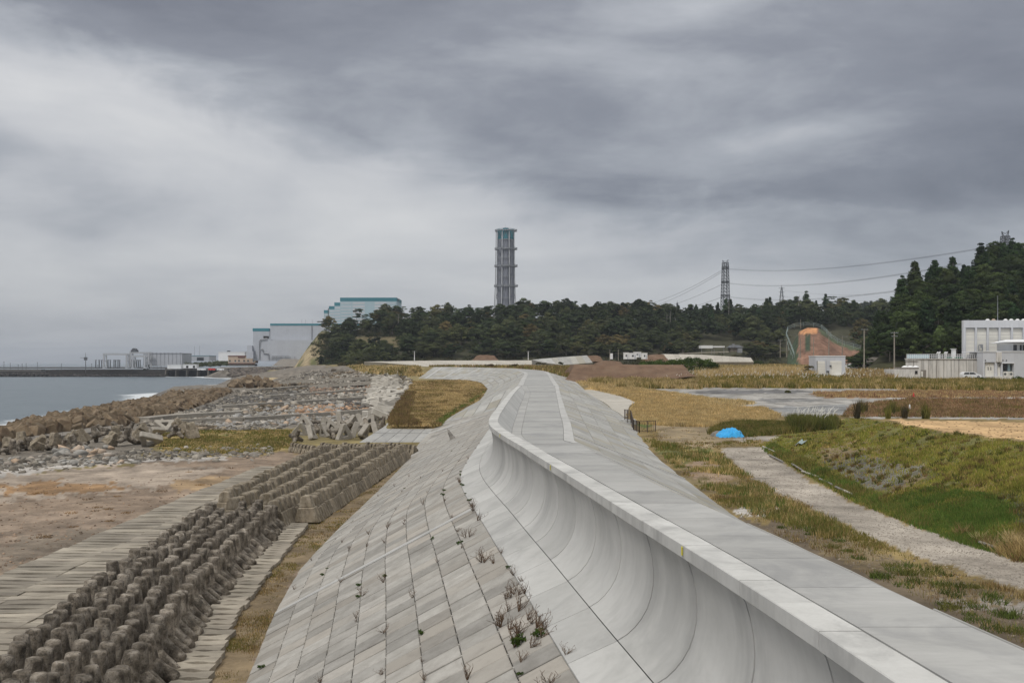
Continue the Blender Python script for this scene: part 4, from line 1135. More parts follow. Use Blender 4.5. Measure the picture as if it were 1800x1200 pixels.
def build_rubble():
    n = 26000
    px = rng.uniform(240, 725, n); py = EL + 12 + (760 - EL - 12) * rng.uniform(0, 1, n) ** .85
    m = inpoly(px, py, RUB); px = px[m]; py = py[m]
    P, ok = gpts(px, py); px = px[ok]; py = py[ok]
    S = rng.lognormal(-.95, .48, len(P)) * np.interp(P[:, 1], [150, 300, 600], [.8, 1.0, 1.5])
    nn = fbm(px / 60., py / 7., 41)
    base = np.array([[.22, .20, .175], [.30, .275, .24], [.37, .345, .305], [.15, .14, .125], [.42, .40, .37]])
    C = base[rng.integers(0, 5, len(P))] * rng.uniform(.6, 1.3, (len(P), 1)) * (.42 + .95 * nn)[:, None]; C[nn < .42] *= np.array([1.0, .88, .72])
    def zone(x0, x1, y0, y1, col, pr):
        yy = py + (px - 500) * .07
        mm = (px > x0) & (px < x1) & (yy > y0) & (yy < y1) & (rng.uniform(size=len(px)) < pr)
        C[mm] = np.array(col) * rng.uniform(.75, 1.25, (mm.sum(), 1))
    zone(520, 650, 716, 738, (.50, .33, .22), .8); zone(545, 660, 685, 700, (.36, .255, .19), .6); zone(590, 720, 665, 720, (.46, .44, .40), .55)
    zone(600, 680, 712, 730, (.11, .10, .095), .5); zone(300, 520, 690, 712, (.15, .145, .14), .6); zone(380, 600, 716, 750, (.36, .36, .36), .4)
    V, Fc, Cl = merge_rocks(P + np.array([0, 0, .1]), S, C)
    o = link('rubble', npmesh('rubble', V, Fc, M['rock'], Cl)); tag(o, 'broken grey and orange rubble stones spread over the shore', 'rubble', kind='stuff')
    # stones and gravel on the yard edge and shore strip
    n = 2600
    n = 1500; px = rng.uniform(-60, 480, n); py = np.interp(px, [0, 250, 480], [820, 800, 792]) + rng.normal(0, 5.5, n)
    P, ok = gpts(px, py); S = rng.lognormal(-1.35, .5, len(P)); C = base[rng.integers(0, 5, len(P))] * rng.uniform(.6, 1.1, (len(P), 1))
    V, Fc, Cl = merge_rocks(P, S, C)
    o = link('shingle', npmesh('shingle', V, Fc, M['rock'], Cl)); tag(o, 'small pale stones strewn along the edge of the dirt yard', 'stones', kind='stuff')
    # breakwater rock on the far shore strip under the cliff
    n = 1400
    px = rng.uniform(405, 660, n); py = rng.uniform(646, 659, n)
    Y = np.interp(py, [646, 659], [760, 640]); X = (px - CX) * Y / F; Z = CZ - (py - EL) * Y / F
    P = np.stack([X, Y, Z - .5], 1); S = rng.uniform(1.2, 2.6, n); C = np.array([.12, .105, .095]) * rng.uniform(.6, 1.7, (n, 1))
    V, Fc, Cl = merge_rocks(P, S, C)
    o = link('shore_rocks', npmesh('shore_rocks', V, Fc, M['rock'], Cl)); tag(o, 'dark rocks of the far shore below the wooded headland', 'rocks', kind='stuff')
    # individual boulders
    bms = []
    for v, f in rock_shapes(6, 21, 16, .75):
        me = npmesh('boulder', v * np.array([1.1, 1, .8]), f, M['boulder']); bms.append(me)
    k = 0
    groups = [('beside the broken heap left of the yard', lambda: (R.uniform(95, 200), R.uniform(788, 806)), 34, .5, 1.0),
              ('along the shingle strip at the edge of the dirt yard', lambda: (R.uniform(0, 260), R.uniform(806, 819)), 40, .3, .62),
              ('among the rubble in front of the grass tuft strip', lambda: (R.uniform(330, 660), R.uniform(736, 750)), 50, .45, .95),
              ('in the middle of the rubble shore', lambda: (R.uniform(430, 690), R.uniform(690, 733)), 55, .7, 1.3)]
    for w, fn, n, a, b in groups:
        for _ in range(n):
            x, y = fn(); p = gpt(x, y); s = R.uniform(a, b)
            o = link('boulder', R.choice(bms), None, (p[0], p[1], p[2] + .25 * s), (R.uniform(-.6, .6), R.uniform(-.6, .6), R.uniform(0, 6.3)), (s * 1.1, s, s))
            tag(o, 'grey boulder lying %s' % w, 'boulder', 'boulders ' + w)
build_rubble()

def strip(name, pts, w, h, mat, label, cat, zoff=0.0):
    """low beam along ground pixels"""
    P = [gpt(x, y) for x, y in pts]; Q = []
    for a, b in zip(P[:-1], P[1:]):
        n = max(1, int(np.linalg.norm(b - a) / 5))
        for k in range(n): Q.append(a + (b - a) * k / n)
    Q.append(P[-1]); root = empty(name, tuple(Q[len(Q) // 2]), label=label, cat=cat)
    for a, b in zip(Q[:-1], Q[1:]):
        d = b - a; L = np.linalg.norm(d[:2]); nx, ny = -d[1] / L * w / 2, d[0] / L * w / 2; dd = d / L * .04
        mb = MB(); j = R.uniform(-.04, .04)
        c = [a + dd + (nx, ny, 0), a + dd - (nx, ny, 0), b - dd - (nx, ny, 0), b - dd + (nx, ny, 0)]
        mb.hexa([p + (0, 0, -.5) for p in c], [p + (0, 0, h + zoff + .25 + j) for p in c]); mb.build('concrete_segment', mat, root)
for pts, w, lab in [([(300, 746), (425, 742), (560, 733), (676, 724)], 1.6, 'concrete strip across the rubble nearest the grass tufts'),
                    ([(385, 719), (470, 714), (575, 707), (680, 700)], 2.0, 'concrete strip across the rubble, second one out from the yard'),
                    ([(470, 700), (560, 694), (668, 685)], 2.2, 'concrete strip across the rubble, middle of the five'),
                    ([(436, 689), (540, 681), (660, 673)], 2.4, 'concrete strip across the rubble, fourth one out'),
                    ([(470, 676), (560, 670), (680, 664)], 3.0, 'farthest concrete strip across the rubble shore'),
                    ([(250, 742), (300, 737), (360, 733), (420, 730)], 3.0, 'broad cracked concrete strip beside the tumbled cubes')]:
    strip('concrete_strip', pts, w, .75, M['frameconc'], lab, 'concrete strip')
def build_ledge():
    root = empty('concrete_ledge', tuple(gpt(80, 775)), label='broad dark concrete ledge behind the row of dark tetrapods at the left edge', cat='concrete ledge')
    top = [(-90, 778), (0, 774), (60, 768), (110, 762), (160, 757), (212, 753)]; bot = [(-90, 792), (0, 787), (60, 781), (110, 775), (160, 768), (200, 762)]
    for k in range(5):
        q = [gpt(*bot[k]), gpt(*bot[k + 1]), gpt(*top[k + 1]), gpt(*top[k])]
        c = sum(q) / 4; q = [c + (p - c) * .995 for p in q]
        mb = MB(); mb.hexa([p + (0, 0, -.6) for p in q], [np.array([p[0], p[1], 2.45 + .02 * k]) for p in q]); mb.build('concrete_segment', M['retain'], root)
build_ledge()
def X_(px, Y): return (px - CX) * Y / F
def Z_(py, Y): return CZ - (py - EL) * Y / F
def skewbox(mb, x0, x1, z0, z1, Y, depth):
    """building block whose left flank runs along the sight line (the building stands slightly turned)"""
    a, b, c = X_(x0, Y), X_(x1, Y), X_(x0 + .4, Y + depth)
    mb.hexa([(a, Y, z0), (b, Y, z0), (b, Y + depth, z0), (c, Y + depth, z0)], [(a, Y, z1), (b, Y, z1), (b, Y + depth, z1), (c, Y + depth, z1)]); return mb
def pxbox(mb, x0, x1, y0, y1, Y, depth, rz=0):
    """box whose front face fills the photo rectangle at depth Y"""
    a, b = X_(x0, Y), X_(x1, Y); mb.box((a + b) / 2, Y + depth / 2, Z_(y1, Y), b - a, depth, Z_(y0, Y) - Z_(y1, Y), rz); return mb

# ---------------------------------------------------------------- power station
def build_stack():
    Y = 950.0; u = Y / F; cx = X_(889, Y); zb = 38.0; zt = Z_(403, Y)
    root = empty('vent_stack', (cx, Y, zb), label='tall grey lattice braced vent stack with teal tops rising behind the wooded ridge', cat='vent stack')
    wd = lambda z: np.interp(z, [zb, Z_(545, Y), Z_(500, Y), Z_(405, Y)], [12.5, 10.6, 9.4, 8.6])
    for dx, dy in ((-5.6, 0), (0, -5.2), (5.6, 0), (0, 5.6)):
        mb = MB(); mb.bar((cx + dx, Y + dy, zb), (cx + dx * .93, Y + dy * .93, Z_(421, Y)), 2.9, 14); f = mb.build('flue', M['flue'], root)
        mb = MB(); mb.bar((cx + dx * .93, Y + dy * .93, Z_(421, Y)), (cx + dx * .93, Y + dy * .93, zt + (.5 if dy < 0 else 0)), 2.95, 14); mb.build('teal_top', M['teal'], f)
    angs = [math.radians(22.5 + 45 * k) for k in range(8)]
    lv = [zb] + [Z_(y, Y) for y in (545, 524, 503, 487, 468, 454, 438, 422, 406)]
    for a in angs:
        mb = MB()
        for z0, z1 in zip(lv[:-1], lv[1:]):
            mb.bar((cx + wd(z0) * math.cos(a), Y + wd(z0) * math.sin(a), z0), (cx + wd(z1) * math.cos(a), Y + wd(z1) * math.sin(a), z1), .42, 5)
        mb.build('column', M['palewall'], root)
    for i, z in enumerate(lv[1:]):
        big = i in (2, 4, 6, 8)
        mb = MB()
        for k in range(8):
            a, b = angs[k], angs[(k + 1) % 8]; r = wd(z) + (.9 if big else 0)
            mb.bar((cx + r * math.cos(a), Y + r * math.sin(a), z), (cx + r * math.cos(b), Y + r * math.sin(b), z), .75 if big else .35, 4)
            if big: mb.bar((cx + r * math.cos(a), Y + r * math.sin(a), z + 1.6), (cx + r * math.cos(b), Y + r * math.sin(b), z + 1.6), .15, 4)
        if big: mb.box(cx + wd(z) + 1.3, Y - 1, z - .8, 1.8, 2.5, 2.2); mb.box(cx - wd(z) - 1.0, Y - 1, z - .8, 1.4, 2.5, 2.0)
        mb.build('platform' if big else 'ring_beam', M['steel'], root)
    mb = MB()
    for z0, z1 in zip(lv[:-1], lv[1:]):
        for k in range(8):
            a, b = angs[k], angs[(k + 1) % 8]; zm = (z0 + z1) / 2; c = (a + b) / 2 if k < 7 else a + math.pi / 8
            for s, e in ((a, c), (b, c)):
                mb.bar((cx + wd(z0) * math.cos(s), Y + wd(z0) * math.sin(s), z0), (cx + wd(z1) * .95 * math.cos(e), Y + wd(z1) * .95 * math.sin(e), z1), .17, 4)
    mb.build('bracing', M['steel'], root)
    mb = MB(); 
    for i, (z0, z1) in enumerate(zip(lv[1:-1], lv[2:])): mb.bar((cx - wd(z0) - .4, Y - 3, z0), (cx - wd(z1) - .4, Y - 3, z1), .5, 4)
    mb.build('stair_shaft', M['steel'], root)
    mb = MB(); mb.bar((cx, Y, zt), (cx, Y, Z_(392, Y)), .12, 4, .05); mb.build('lightning_rod', M['steel'], root)
build_stack()

def build_reactors():
    spec = [(598, 697, 523, 1000, 4, 'nearest and widest teal banded reactor building behind the headland'), (588, 598, 531.5, 1075, 5, 'second teal banded reactor building, just left of the widest one'),
            (578.5, 588, 538, 1150, 5, 'third teal banded reactor building from the right'), (569.5, 578, 545, 1225, 5, 'farthest and leftmost teal banded reactor building')]
    for i, (x0, x1, y0, Y, side, lab) in enumerate(spec):
        a, b = X_(x0, Y), X_(x1, Y) + (0 if i == 0 else 40); zt = Z_(y0, Y); zb = 14.0; D = 45
        root = empty('reactor_building', ((a + b) / 2, Y, zb), label=lab, cat='industrial building', group='teal banded reactor buildings')
        mb = MB(); mb.box((a + b) / 2, Y + D / 2, zb, b - a, D, zt - zb - 3.6); mb.build('wall', M['paleblue'], root)
        mb = MB(); mb.box((a + b) / 2, Y + D / 2, zt - 3.6, b - a + .3, D + .3, 3.6); mb.build('roof_band', M['teal'], root)
        n = 7
        for k in range(n):
            z = zt - 6.5 - k * 3.2
            if i == 0:
                for s0, s1 in ((0.22, .435), (.61, .82)) if k < 6 else ((.22, .435),):
                    mb = MB(); mb.box(a + (b - a) * (s0 + s1) / 2, Y - .06, z, (b - a) * (s1 - s0), .1, 1.9); mb.build('white_band', M['palewall'], root)
                for s0, s1 in ((0.01, .2), (.83, .99)):
                    mb = MB(); mb.box(a + (b - a) * (s0 + s1) / 2, Y - .06, z + .3, (b - a) * (s1 - s0), .1, 1.0); mb.build('white_band', M['palewall'], root)
            else:
                mb = MB(); mb.box((a + b) / 2, Y - .06, z, b - a - 1, .1, 1.5); mb.build('white_band', M['palewall'], root)
            mb = MB(); mb.box(a - .06, Y + D / 2, z, .1, D - 1, 1.5); mb.build('white_band', M['palewall'], root)
    for px, py, Y, lab in ((698, 526, 1010, 'hooked exhaust pipe at the right end of the widest reactor building'), (577, 541, 1200, 'hooked exhaust pipe beside the farthest reactor building')):
        mb = MB(); x = X_(px, Y); z = Z_(py, Y); mb.poly([(x, Y, z - 22), (x, Y, z - 2), (x + .8, Y, z - .4), (x + 2.5, Y, z)], .55, 6)
        tag(mb.build('exhaust_pipe', M['darksteel']), lab, 'pipe')
build_reactors()

def build_turbine():
    Y = 880.0; root = empty('turbine_hall', (X_(505, Y), Y, 5), label='large windowless grey turbine hall with a teal roof edge beside the cliff', cat='industrial building')
    mb = MB(); pxbox(mb, 475, 640, 572, 630, Y, 60); mb.build('wall', M['greywall'], root)
    mb = MB(); pxbox(mb, 474.8, 640, 568.5, 571.9, Y - .2, 60.4); mb.build('roof_edge', M['teal'], root)
    mb = MB(); pxbox(mb, 444.5, 474, 582, 634, Y + 4, 50); mb.build('annex_wall', M['greywall'], root)
    mb = MB(); pxbox(mb, 444, 473.6, 576.8, 581.9, Y + 3.8, 50); mb.build('annex_roof_edge', M['teal'], root)
    mb = MB(); pxbox(mb, 457, 475.5, 596, 634, Y - 8, 20); pxbox(mb, 475.5, 560, 597.5, 634, Y - 8, 7.8); mb.build('lower_wall', M['greywall'], root)
    mb = MB(); pxbox(mb, 463, 472.5, 590.5, 595.3, Y - .6, .6); mb.build('louvre', M['dark'], root)
    mb = MB(); pxbox(mb, 547, 549, 571.9, 597, Y - .6, .5); mb.build('downpipe', M['steel'], root)
    mb = MB(); pxbox(mb, 434, 443, 607, 618, Y, 10); pxbox(mb, 433, 445, 617, 630, Y - 2, 12); mb.build('vent_tower', M['greywall'], root)
    mb = MB(); u = Y - 9; 
    P = lambda x, y: (X_(x, u), u, Z_(y, u))
    mb.poly([P(456, 632), P(456, 600), P(459, 596), P(470, 595)], .45, 5); mb.poly([P(458, 613.5), P(462, 613.5), P(463, 620), P(472, 621), P(473, 632)], .45, 5); mb.build('duct', M['steel'], root)
    mb = MB()
    for x in np.arange(478, 520, 8): mb.bar(P(x, 634), P(x, 626), .25)
    mb.bar(P(478, 626), P(508, 626), .35); mb.bar(P(478, 629), P(508, 629), .2); mb.build('pipe_rack', M['steel'], root)
    mb = MB()
    for x in (530.5, 537, 549): mb.bar((X_(x, Y), Y, Z_(568.5, Y)), (X_(x, Y), Y, Z_(561, Y)), .12)
    mb.build('roof_mast', M['steel'], root)
build_turbine()

M['quay'] = pm('dark_quay_concrete', (.07, .065, .06), (.13, .12, .11), .3, .9, .3, .05, 0)
def build_harbour():
    # quay ground
    Y = 990.0
    q = [(-9000, 992), (X_(400, 992), 992), (X_(470, 830), 830), (X_(560, 780), 780), (X_(640, 800), 800), (-60, 1500), (-260, 2600), (-9000, 2600)]
    mb = MB(); mb.hexa([(x, y, -2) for x, y in q[1:7]] , [(x, y, 6.4) for x, y in q[1:7]]); tag(mb.build('harbour_ground', M['retain']), kind='structure')
    # breakwater: two segments of dark wall with toe rocks
    root = empty('breakwater', (X_(160, Y), Y, 0), label='long dark breakwater with rocky toe and quay openings across the bay', cat='breakwater')
    mb = MB(); pxbox(mb, -420, 80, 653, 663, Y, 14); mb.build('outer_wall', M['darkrock'], root)
    mb = MB(); pxbox(mb, 78, 290, 649.5, 663, Y + 6, 60); mb.build('quay_wall', M['darkrock'], root)
    mb = MB(); pxbox(mb, 290, 401, 647.5, 651, Y + 5, 60); mb.build('quay_deck', M['quay'], root)
    mb = MB(); pxbox(mb, 290, 401, 651, 663, Y + 12, 40); mb.build('quay_recess', M['dark'], root)
    for x in (288, 306, 325, 344, 363, 382, 401):
        mb = MB(); mb.hexa([(X_(x - 1, Y), Y + 4, 0), (X_(x + 1.2, Y), Y + 4, 0), (X_(x + 1.2, Y), Y + 12, 0), (X_(x - 1, Y), Y + 12, 0)],
                           [(X_(x, Y), Y + 4, Z_(651, Y)), (X_(x + 1.2, Y), Y + 4, Z_(651, Y)), (X_(x + 1.2, Y), Y + 12, Z_(651, Y)), (X_(x, Y), Y + 12, Z_(651, Y))]); mb.build('quay_pier', M['retain'], root)
    mb = MB(); pxbox(mb, 401, 436, 648.5, 662, Y - 30, 40); mb.build('quay_wall', M['darkrock'], root)
    mb = MB(); pxbox(mb, -420, 72, 649, 652.8, Y + 160, 10); pxbox(mb, -420, 300, 645, 647.5, 1500, 10); mb.build('inner_wall', M['quay'], root)
    n = 1500; px = rng.uniform(-60, 290, n); P = np.stack([X_(px, Y - 3), np.full(n, Y - 4) + rng.uniform(-4, 3, n), rng.uniform(-.3, 3.2, n)], 1)
    P[px > 90, 2] *= .5
    V, Fc, Cl = merge_rocks(P, rng.uniform(1.0, 2.2, n), np.array([.06, .055, .055]) * rng.uniform(.5, 1.6, (n, 1)))
    o = link('toe_rocks', npmesh('toe_rocks', V - np.array([X_(160, Y), Y, 0]), Fc, M['rock'], Cl), root); o['kind'] = 'stuff'
    # warehouse
    def house(name, x0, x1, y0, y1, Y, D, mw, mr, lab, cat, roofh=.6, extra=None):
        root = empty(name, (X_((x0 + x1) / 2, Y), Y, Z_(y1, Y)), label=lab, cat=cat)
        mb = MB(); pxbox(mb, x0, x1, y0, y1, Y, D); mb.build('wall', mw, root)
        mb = MB(); u = .25; a, b = X_(x0, Y) - u, X_(x1, Y) + u; mb.box((a + b) / 2, Y + D / 2, Z_(y0, Y) + .003, b - a, D + .5, roofh); mb.build('roof', mr, root)
        return root
    w = house('warehouse', 252, 320, 621.5, 643, 1010, 30, M['greywall'], M['steel'], 'long grey warehouse behind the gantry cranes', 'warehouse')
    for x in np.arange(268, 320, 7):
        mb = MB(); mb.box(X_(x, 1009.8), 1009.8, Z_(622, 1010) + .5, 1.2, 1.2, .8); mb.build('roof_vent', M['steel'], w)
        mb = MB(); pxbox(mb, x, x + .4, 623, 642, 1009.7, .2); mb.build('wall_rib', M['steel'], w)
    w = house('control_building', 329, 368, 625.5, 634, 1080, 25, M['greywall'], M['teal'], 'low grey control building with two masts on the grassy rise', 'building', .5)
    mb = MB(); pxbox(mb, 346, 358, 628, 634, 1079.7, .2); mb.build('window', M['glass'], w)
    for x in (342, 351):
        mb = MB(); mb.bar((X_(x, 1085), 1085, Z_(625, 1085)), (X_(x, 1085), 1085, Z_(608, 1085)), .15); mb.build('mast', M['steel'], w)
    w = house('storage_shed', 294, 318, 641, 648, 985, 8, M['white'], M['whiteplastic'], 'small plain white shed on the quay, left one of two', 'shed', .3)
    w = house('storage_shed', 322, 345, 640.5, 647, 985, 8, M['white'], M['whiteplastic'], 'small white shed with dark doorways on the quay, right one of two', 'shed', .3)
    for x in (329, 341):
        mb = MB(); pxbox(mb, x - 2, x + 2, 642.5, 646.5, 984.9, .3); mb.build('doorway', M['dark'], w)
    w = house('white_factory', 384, 430, 619, 634, 950, 20, M['white'], M['whiteplastic'], 'white low factory building behind the beige lodging house', 'building', .4)
    mb = MB(); pxbox(mb, 399, 403, 616, 619, 951, 4); mb.build('roof_unit', M['darksteel'], w)
    w = house('lodging_house', 401, 449, 626.5, 638, 900, 10, M['beige'], M['redroof'], 'long beige two storey house with red brown roof by the quay', 'house', .9)
    for x in (404, 413.5, 420, 429, 436, 445.5):
        mb = MB(); pxbox(mb, x - 1.3, x + 1.3, 632.5, 635.5, 899.8, .3); f = mb.build('window', M['glass'], w)
        mb = MB(); pxbox(mb, x - 1.8, x + 1.8, 635.6, 636.1, 899.6, .3); mb.build('sill', M['white'], f)
    mb = MB(); pxbox(mb, 418, 430, 626, 628.6, 899.5, .6); mb.build('porch_roof', M['redroof'], w)
    mb = MB(); pxbox(mb, 401, 448, 638, 639.4, 898.7, .9); mb.build('lower_eave', M['redroof'], w)
    mb = MB(); pxbox(mb, 402, 448, 639.4, 643, 899.6, 9); mb.build('ground_floor', M['retain'], w)
    # low vehicles on the quay
    for x, c, l in ((356, 'paint', 'white van parked on the quay left of the red truck'), (376, 'red', 'red truck parked on the quay by the lodging house'), (388, 'paint', 'white truck parked on the quay right of the red truck')):
        Yv = 940; root = empty('truck', (X_(x, Yv), Yv, 6.4), label=l, cat='truck')
        mb = MB(); mb.box(X_(x, Yv), Yv, 7.0, 6.0, 2, 1.5); mb.build('cargo_bed', M[c], root)
        mb = MB(); mb.box(X_(x, Yv) - 4.0, Yv, 6.9, 1.7, 2, 1.9); mb.build('cab', M[c], root)
        for dx in (-4, -1.5, 2):
            mb = MB(); mb.bar((X_(x, Yv) + dx, Yv - 1.1, 6.85), (X_(x, Yv) + dx, Yv - .8, 6.85), .45, 10); mb.build('wheel', M['rubber'], root)
    # gantry cranes
    def gantry(x0, x1, ytop, ybot, Y, lab, drum):
        root = empty('gantry_crane', (X_((x0 + x1) / 2, Y), Y, Z_(ybot, Y)), label=lab, cat='gantry crane', group='gantry cranes on the quay')
        for x, s in ((x0 + 1.5, 1.0), (x1 - 1.5, 1.15)):
            for dy in (0, 7):
                mb = MB(); mb.bar((X_(x, Y), Y + dy, Z_(ybot, Y)), (X_(x, Y), Y + dy * .8, Z_(ytop, Y)), .85 * s, 4, .75 * s); mb.build('leg', M['lightsteel'], root)
            mb = MB(); mb.bar((X_(x, Y), Y, Z_((ytop + ybot) / 2, Y)), (X_(x, Y), Y + 7, Z_((ytop + ybot) / 2, Y)), .3); mb.build('cross_beam', M['lightsteel'], root)
            mb = MB(); pxbox(mb, x - 2.5, x + 2.5, ybot - 2.2, ybot, Y - .5, 8); mb.build('bogie', M['lightsteel'], root)
        for dy in (.2, 5):
            mb = MB(); a, b = X_(x0, Y), X_(x1, Y); mb.box((a + b) / 2, Y + dy, Z_(ytop + 2.5, Y), b - a, 1.2, 1.6); mb.build('girder', M['lightsteel'], root)
        mb = MB()
        for x in np.linspace(x0, x1, 14): mb.bar((X_(x, Y), Y - .4, Z_(ytop + 1, Y)), (X_(x, Y), Y - .4, Z_(ytop - 1.3, Y)), .1)
        mb.bar((X_(x0, Y), Y - .4, Z_(ytop - 1.3, Y)), (X_(x1, Y), Y - .4, Z_(ytop - 1.3, Y)), .1); mb.build('handrail', M['lightsteel'], root)
        if drum:
            mb = MB(); mb.box(X_(x0 + 7, Y), Y + 2.5, Z_(ytop, Y), 6, 5, 2.2); mb.bar((X_(x0 + 7, Y), Y - .3, Z_(ytop - 3.5, Y)), (X_(x0 + 7, Y), Y + 5, Z_(ytop - 3.5, Y)), 2.2, 10); mb.build('hoist_house', M['darksteel'], root)
    gantry(181, 224, 621.5, 647.5, 985, 'pale grey gantry crane on the quay, left one of two', False)
    gantry(228, 263, 619, 647.5, 1000, 'grey gantry crane with a drum hoist on the quay, right one of two', True)
    gantry(232, 256, 625, 647.5, 960, 'smaller white gantry frame standing under the right crane', False)
    for i, x in enumerate((168, 174, 178.5, 189.5, 193.5, 200, 203, 207, 210, 232, 235.5, 240, 243, 246)):
        Yp = 975; root = empty('intake_screen', (X_(x, Yp), Yp, 6.4), label='slim grey intake post in the row on the quay under and beside the gantry cranes', cat='intake post', group='intake posts on the quay')
        mb = MB(); pxbox(mb, x - .55, x + .55, 634, 647.5, Yp, 1); mb.build('post', M['darksteel'], root)
        mb = MB(); pxbox(mb, x - 1.1, x + 1.1, 632, 634, Yp - .1, 1.2); mb.build('cap', M['steel'], root)
    # mast with cross arm and harbour lights
    x = 150.5; root = empty('harbour_mast', (X_(x, 985), 985, 4), label='tall harbour mast with a cross arm left of the gantry cranes', cat='mast')
    mb = MB(); mb.bar((X_(x, 985), 985, 4), (X_(x, 985), 985, Z_(620, 985)), .45, 6, .15); mb.build('pole', M['darksteel'], root)
    mb = MB(); mb.bar((X_(141, 985), 985, Z_(628.5, 985)), (X_(155, 985), 985, Z_(629.5, 985)), .2); mb.build('cross_arm', M['darksteel'], root)
    mb = MB(); mb.box(X_(x, 985), 985, Z_(633, 985), 3, 1, 3); mb.build('lamp_cluster', M['darksteel'], root)
    for x in (7, 18, 32, 39, 46, 66, 108, 161, 172, 276, 283):
        h = R.uniform(5, 9); mb = MB(); z = Z_(649, 1150); mb.bar((X_(x, 1155), 1155, z), (X_(x, 1155), 1155, z + h), .28, 5, .2)
        mb.box(X_(x, 1155), 1155, z + h - .3, 1.2, .5, .4)
        tag(mb.build('harbour_light', M['darksteel']), 'thin dark harbour light post standing on the far breakwater', 'light post', 'light posts along the far breakwater')
    # fence at the foot of the headland
    root = empty('shore_fence', (X_(470, 800), 800, 6), label='tall grey corrugated shore fence running below the cliff', cat='fence')
    for x in np.arange(436, 548, 5.0):
        mb = MB(); pxbox(mb, x, x + 4.7, 644 + R.uniform(-.2, .2), 653, 800, .4); mb.build('fence_panel', M['frameconc'] if R.random() < .8 else M['retain'], root)
    for x, h in ((433, 646), (472, 645)):
        mb = MB(); pxbox(mb, x - 3, x + 3, h, 655, 790, 4); tag(mb.build('fence_tower', M['retain']), 'dark ribbed steel box at the %s of the shore fence' % ('left end' if x < 440 else 'middle'), 'steel box')
    mb = MB(); mb.bar((X_(529.5, 780), 780, 5), (X_(529.5, 780), 780, Z_(628, 780)), .45, 6); tag(mb.build('white_post', M['white']), 'tall white post standing in front of the sandy cliff foot', 'post')
    for x, y in ((501, 650), (519, 650), (580, 648.5)):
        mb = MB(); a = Y_ = 640; mb.box(X_(x, a), a, Z_(y + 2, a), 1.8, 1.4, 1.0); mb.box(X_(x, a), a, Z_(y + 2, a) + 1.003, 1.2, .9, .4)
        tag(mb.build('white_crate', M['white']), 'small white box on the far shore rocks, ' + ('left of three' if x == 501 else 'middle of three' if x == 519 else 'right of three'), 'box')
build_harbour()

# ---------------------------------------------------------------- far seawalls, earth mounds, sheds
def slope_wall(name, top, bot, Y0, Y1, lab, n, th=1.5, mat='whiteconc'):
    """inclined slab wall: top and bottom outlines in photo pixels, foot at depth Y0, head at Y1"""
    xs = [t[0] for t in top]; root = empty(name, (X_(np.mean(xs), Y0), Y0, 10), label=lab, cat='seawall')
    x0, x1 = xs[0], xs[-1]
    T = lambda s: (np.interp(s, np.linspace(0, 1, len(top)), [p[0] for p in top]), np.interp(s, np.linspace(0, 1, len(top)), [p[1] for p in top]))
    B = lambda s: (np.interp(s, np.linspace(0, 1, len(bot)), [p[0] for p in bot]), np.interp(s, np.linspace(0, 1, len(bot)), [p[1] for p in bot]))
    for k in range(n):
        s0, s1 = k / n, (k + .985) / n; q = []
        for s, f in ((s0, B), (s1, B), (s1, T), (s0, T)):
            x, y = f(s); Y = Y0 if f is B else Y1; q.append(np.array([X_(x, Y), Y, Z_(y, Y)]))
        b = [p + (0, 1.5, -2.5) for p in q]
        mb = MB(); mb.hexa(b, q); mb.build('slope_panel', M[mat], root)
        mb = MB(); mb.hexa([q[3] + (0, 1.5, -1.2), q[2] + (0, 1.5, -1.2), q[2] + (0, 5, -1.2), q[3] + (0, 5, -1.2)], [q[3] + (0, .01, .003), q[2] + (0, .01, .003), q[2] + (0, 5, .003), q[3] + (0, 5, .003)]); mb.build('crest_slab', M['coping'], root)
slope_wall('far_seawall', [(640, 635.5), (760, 633.5), (1000, 633)], [(672, 637), (760, 645), (900, 642.5), (1000, 640)], 500, 508, 'long low white seawall running across behind the grass plateau', 24)
slope_wall('far_seawall', [(935, 632), (985, 627.5), (1032, 624.3)], [(955, 637), (990, 641.5), (1042, 637)], 455, 462, 'rising pale block seawall ramp at the end of the long white one', 9, mat='backblock')
slope_wall('far_seawall', [(1165, 622), (1230, 623), (1320, 628.5)], [(1175, 632), (1230, 636), (1325, 636)], 470, 476, 'white seawall section behind the green thicket', 14)
slope_wall('far_seawall', [(678, 643.5), (722, 643.5)], [(680, 646.5), (728, 646.5)], 430, 432, 'short white kerb wall on the far grass flat left of the seawall bend', 5)

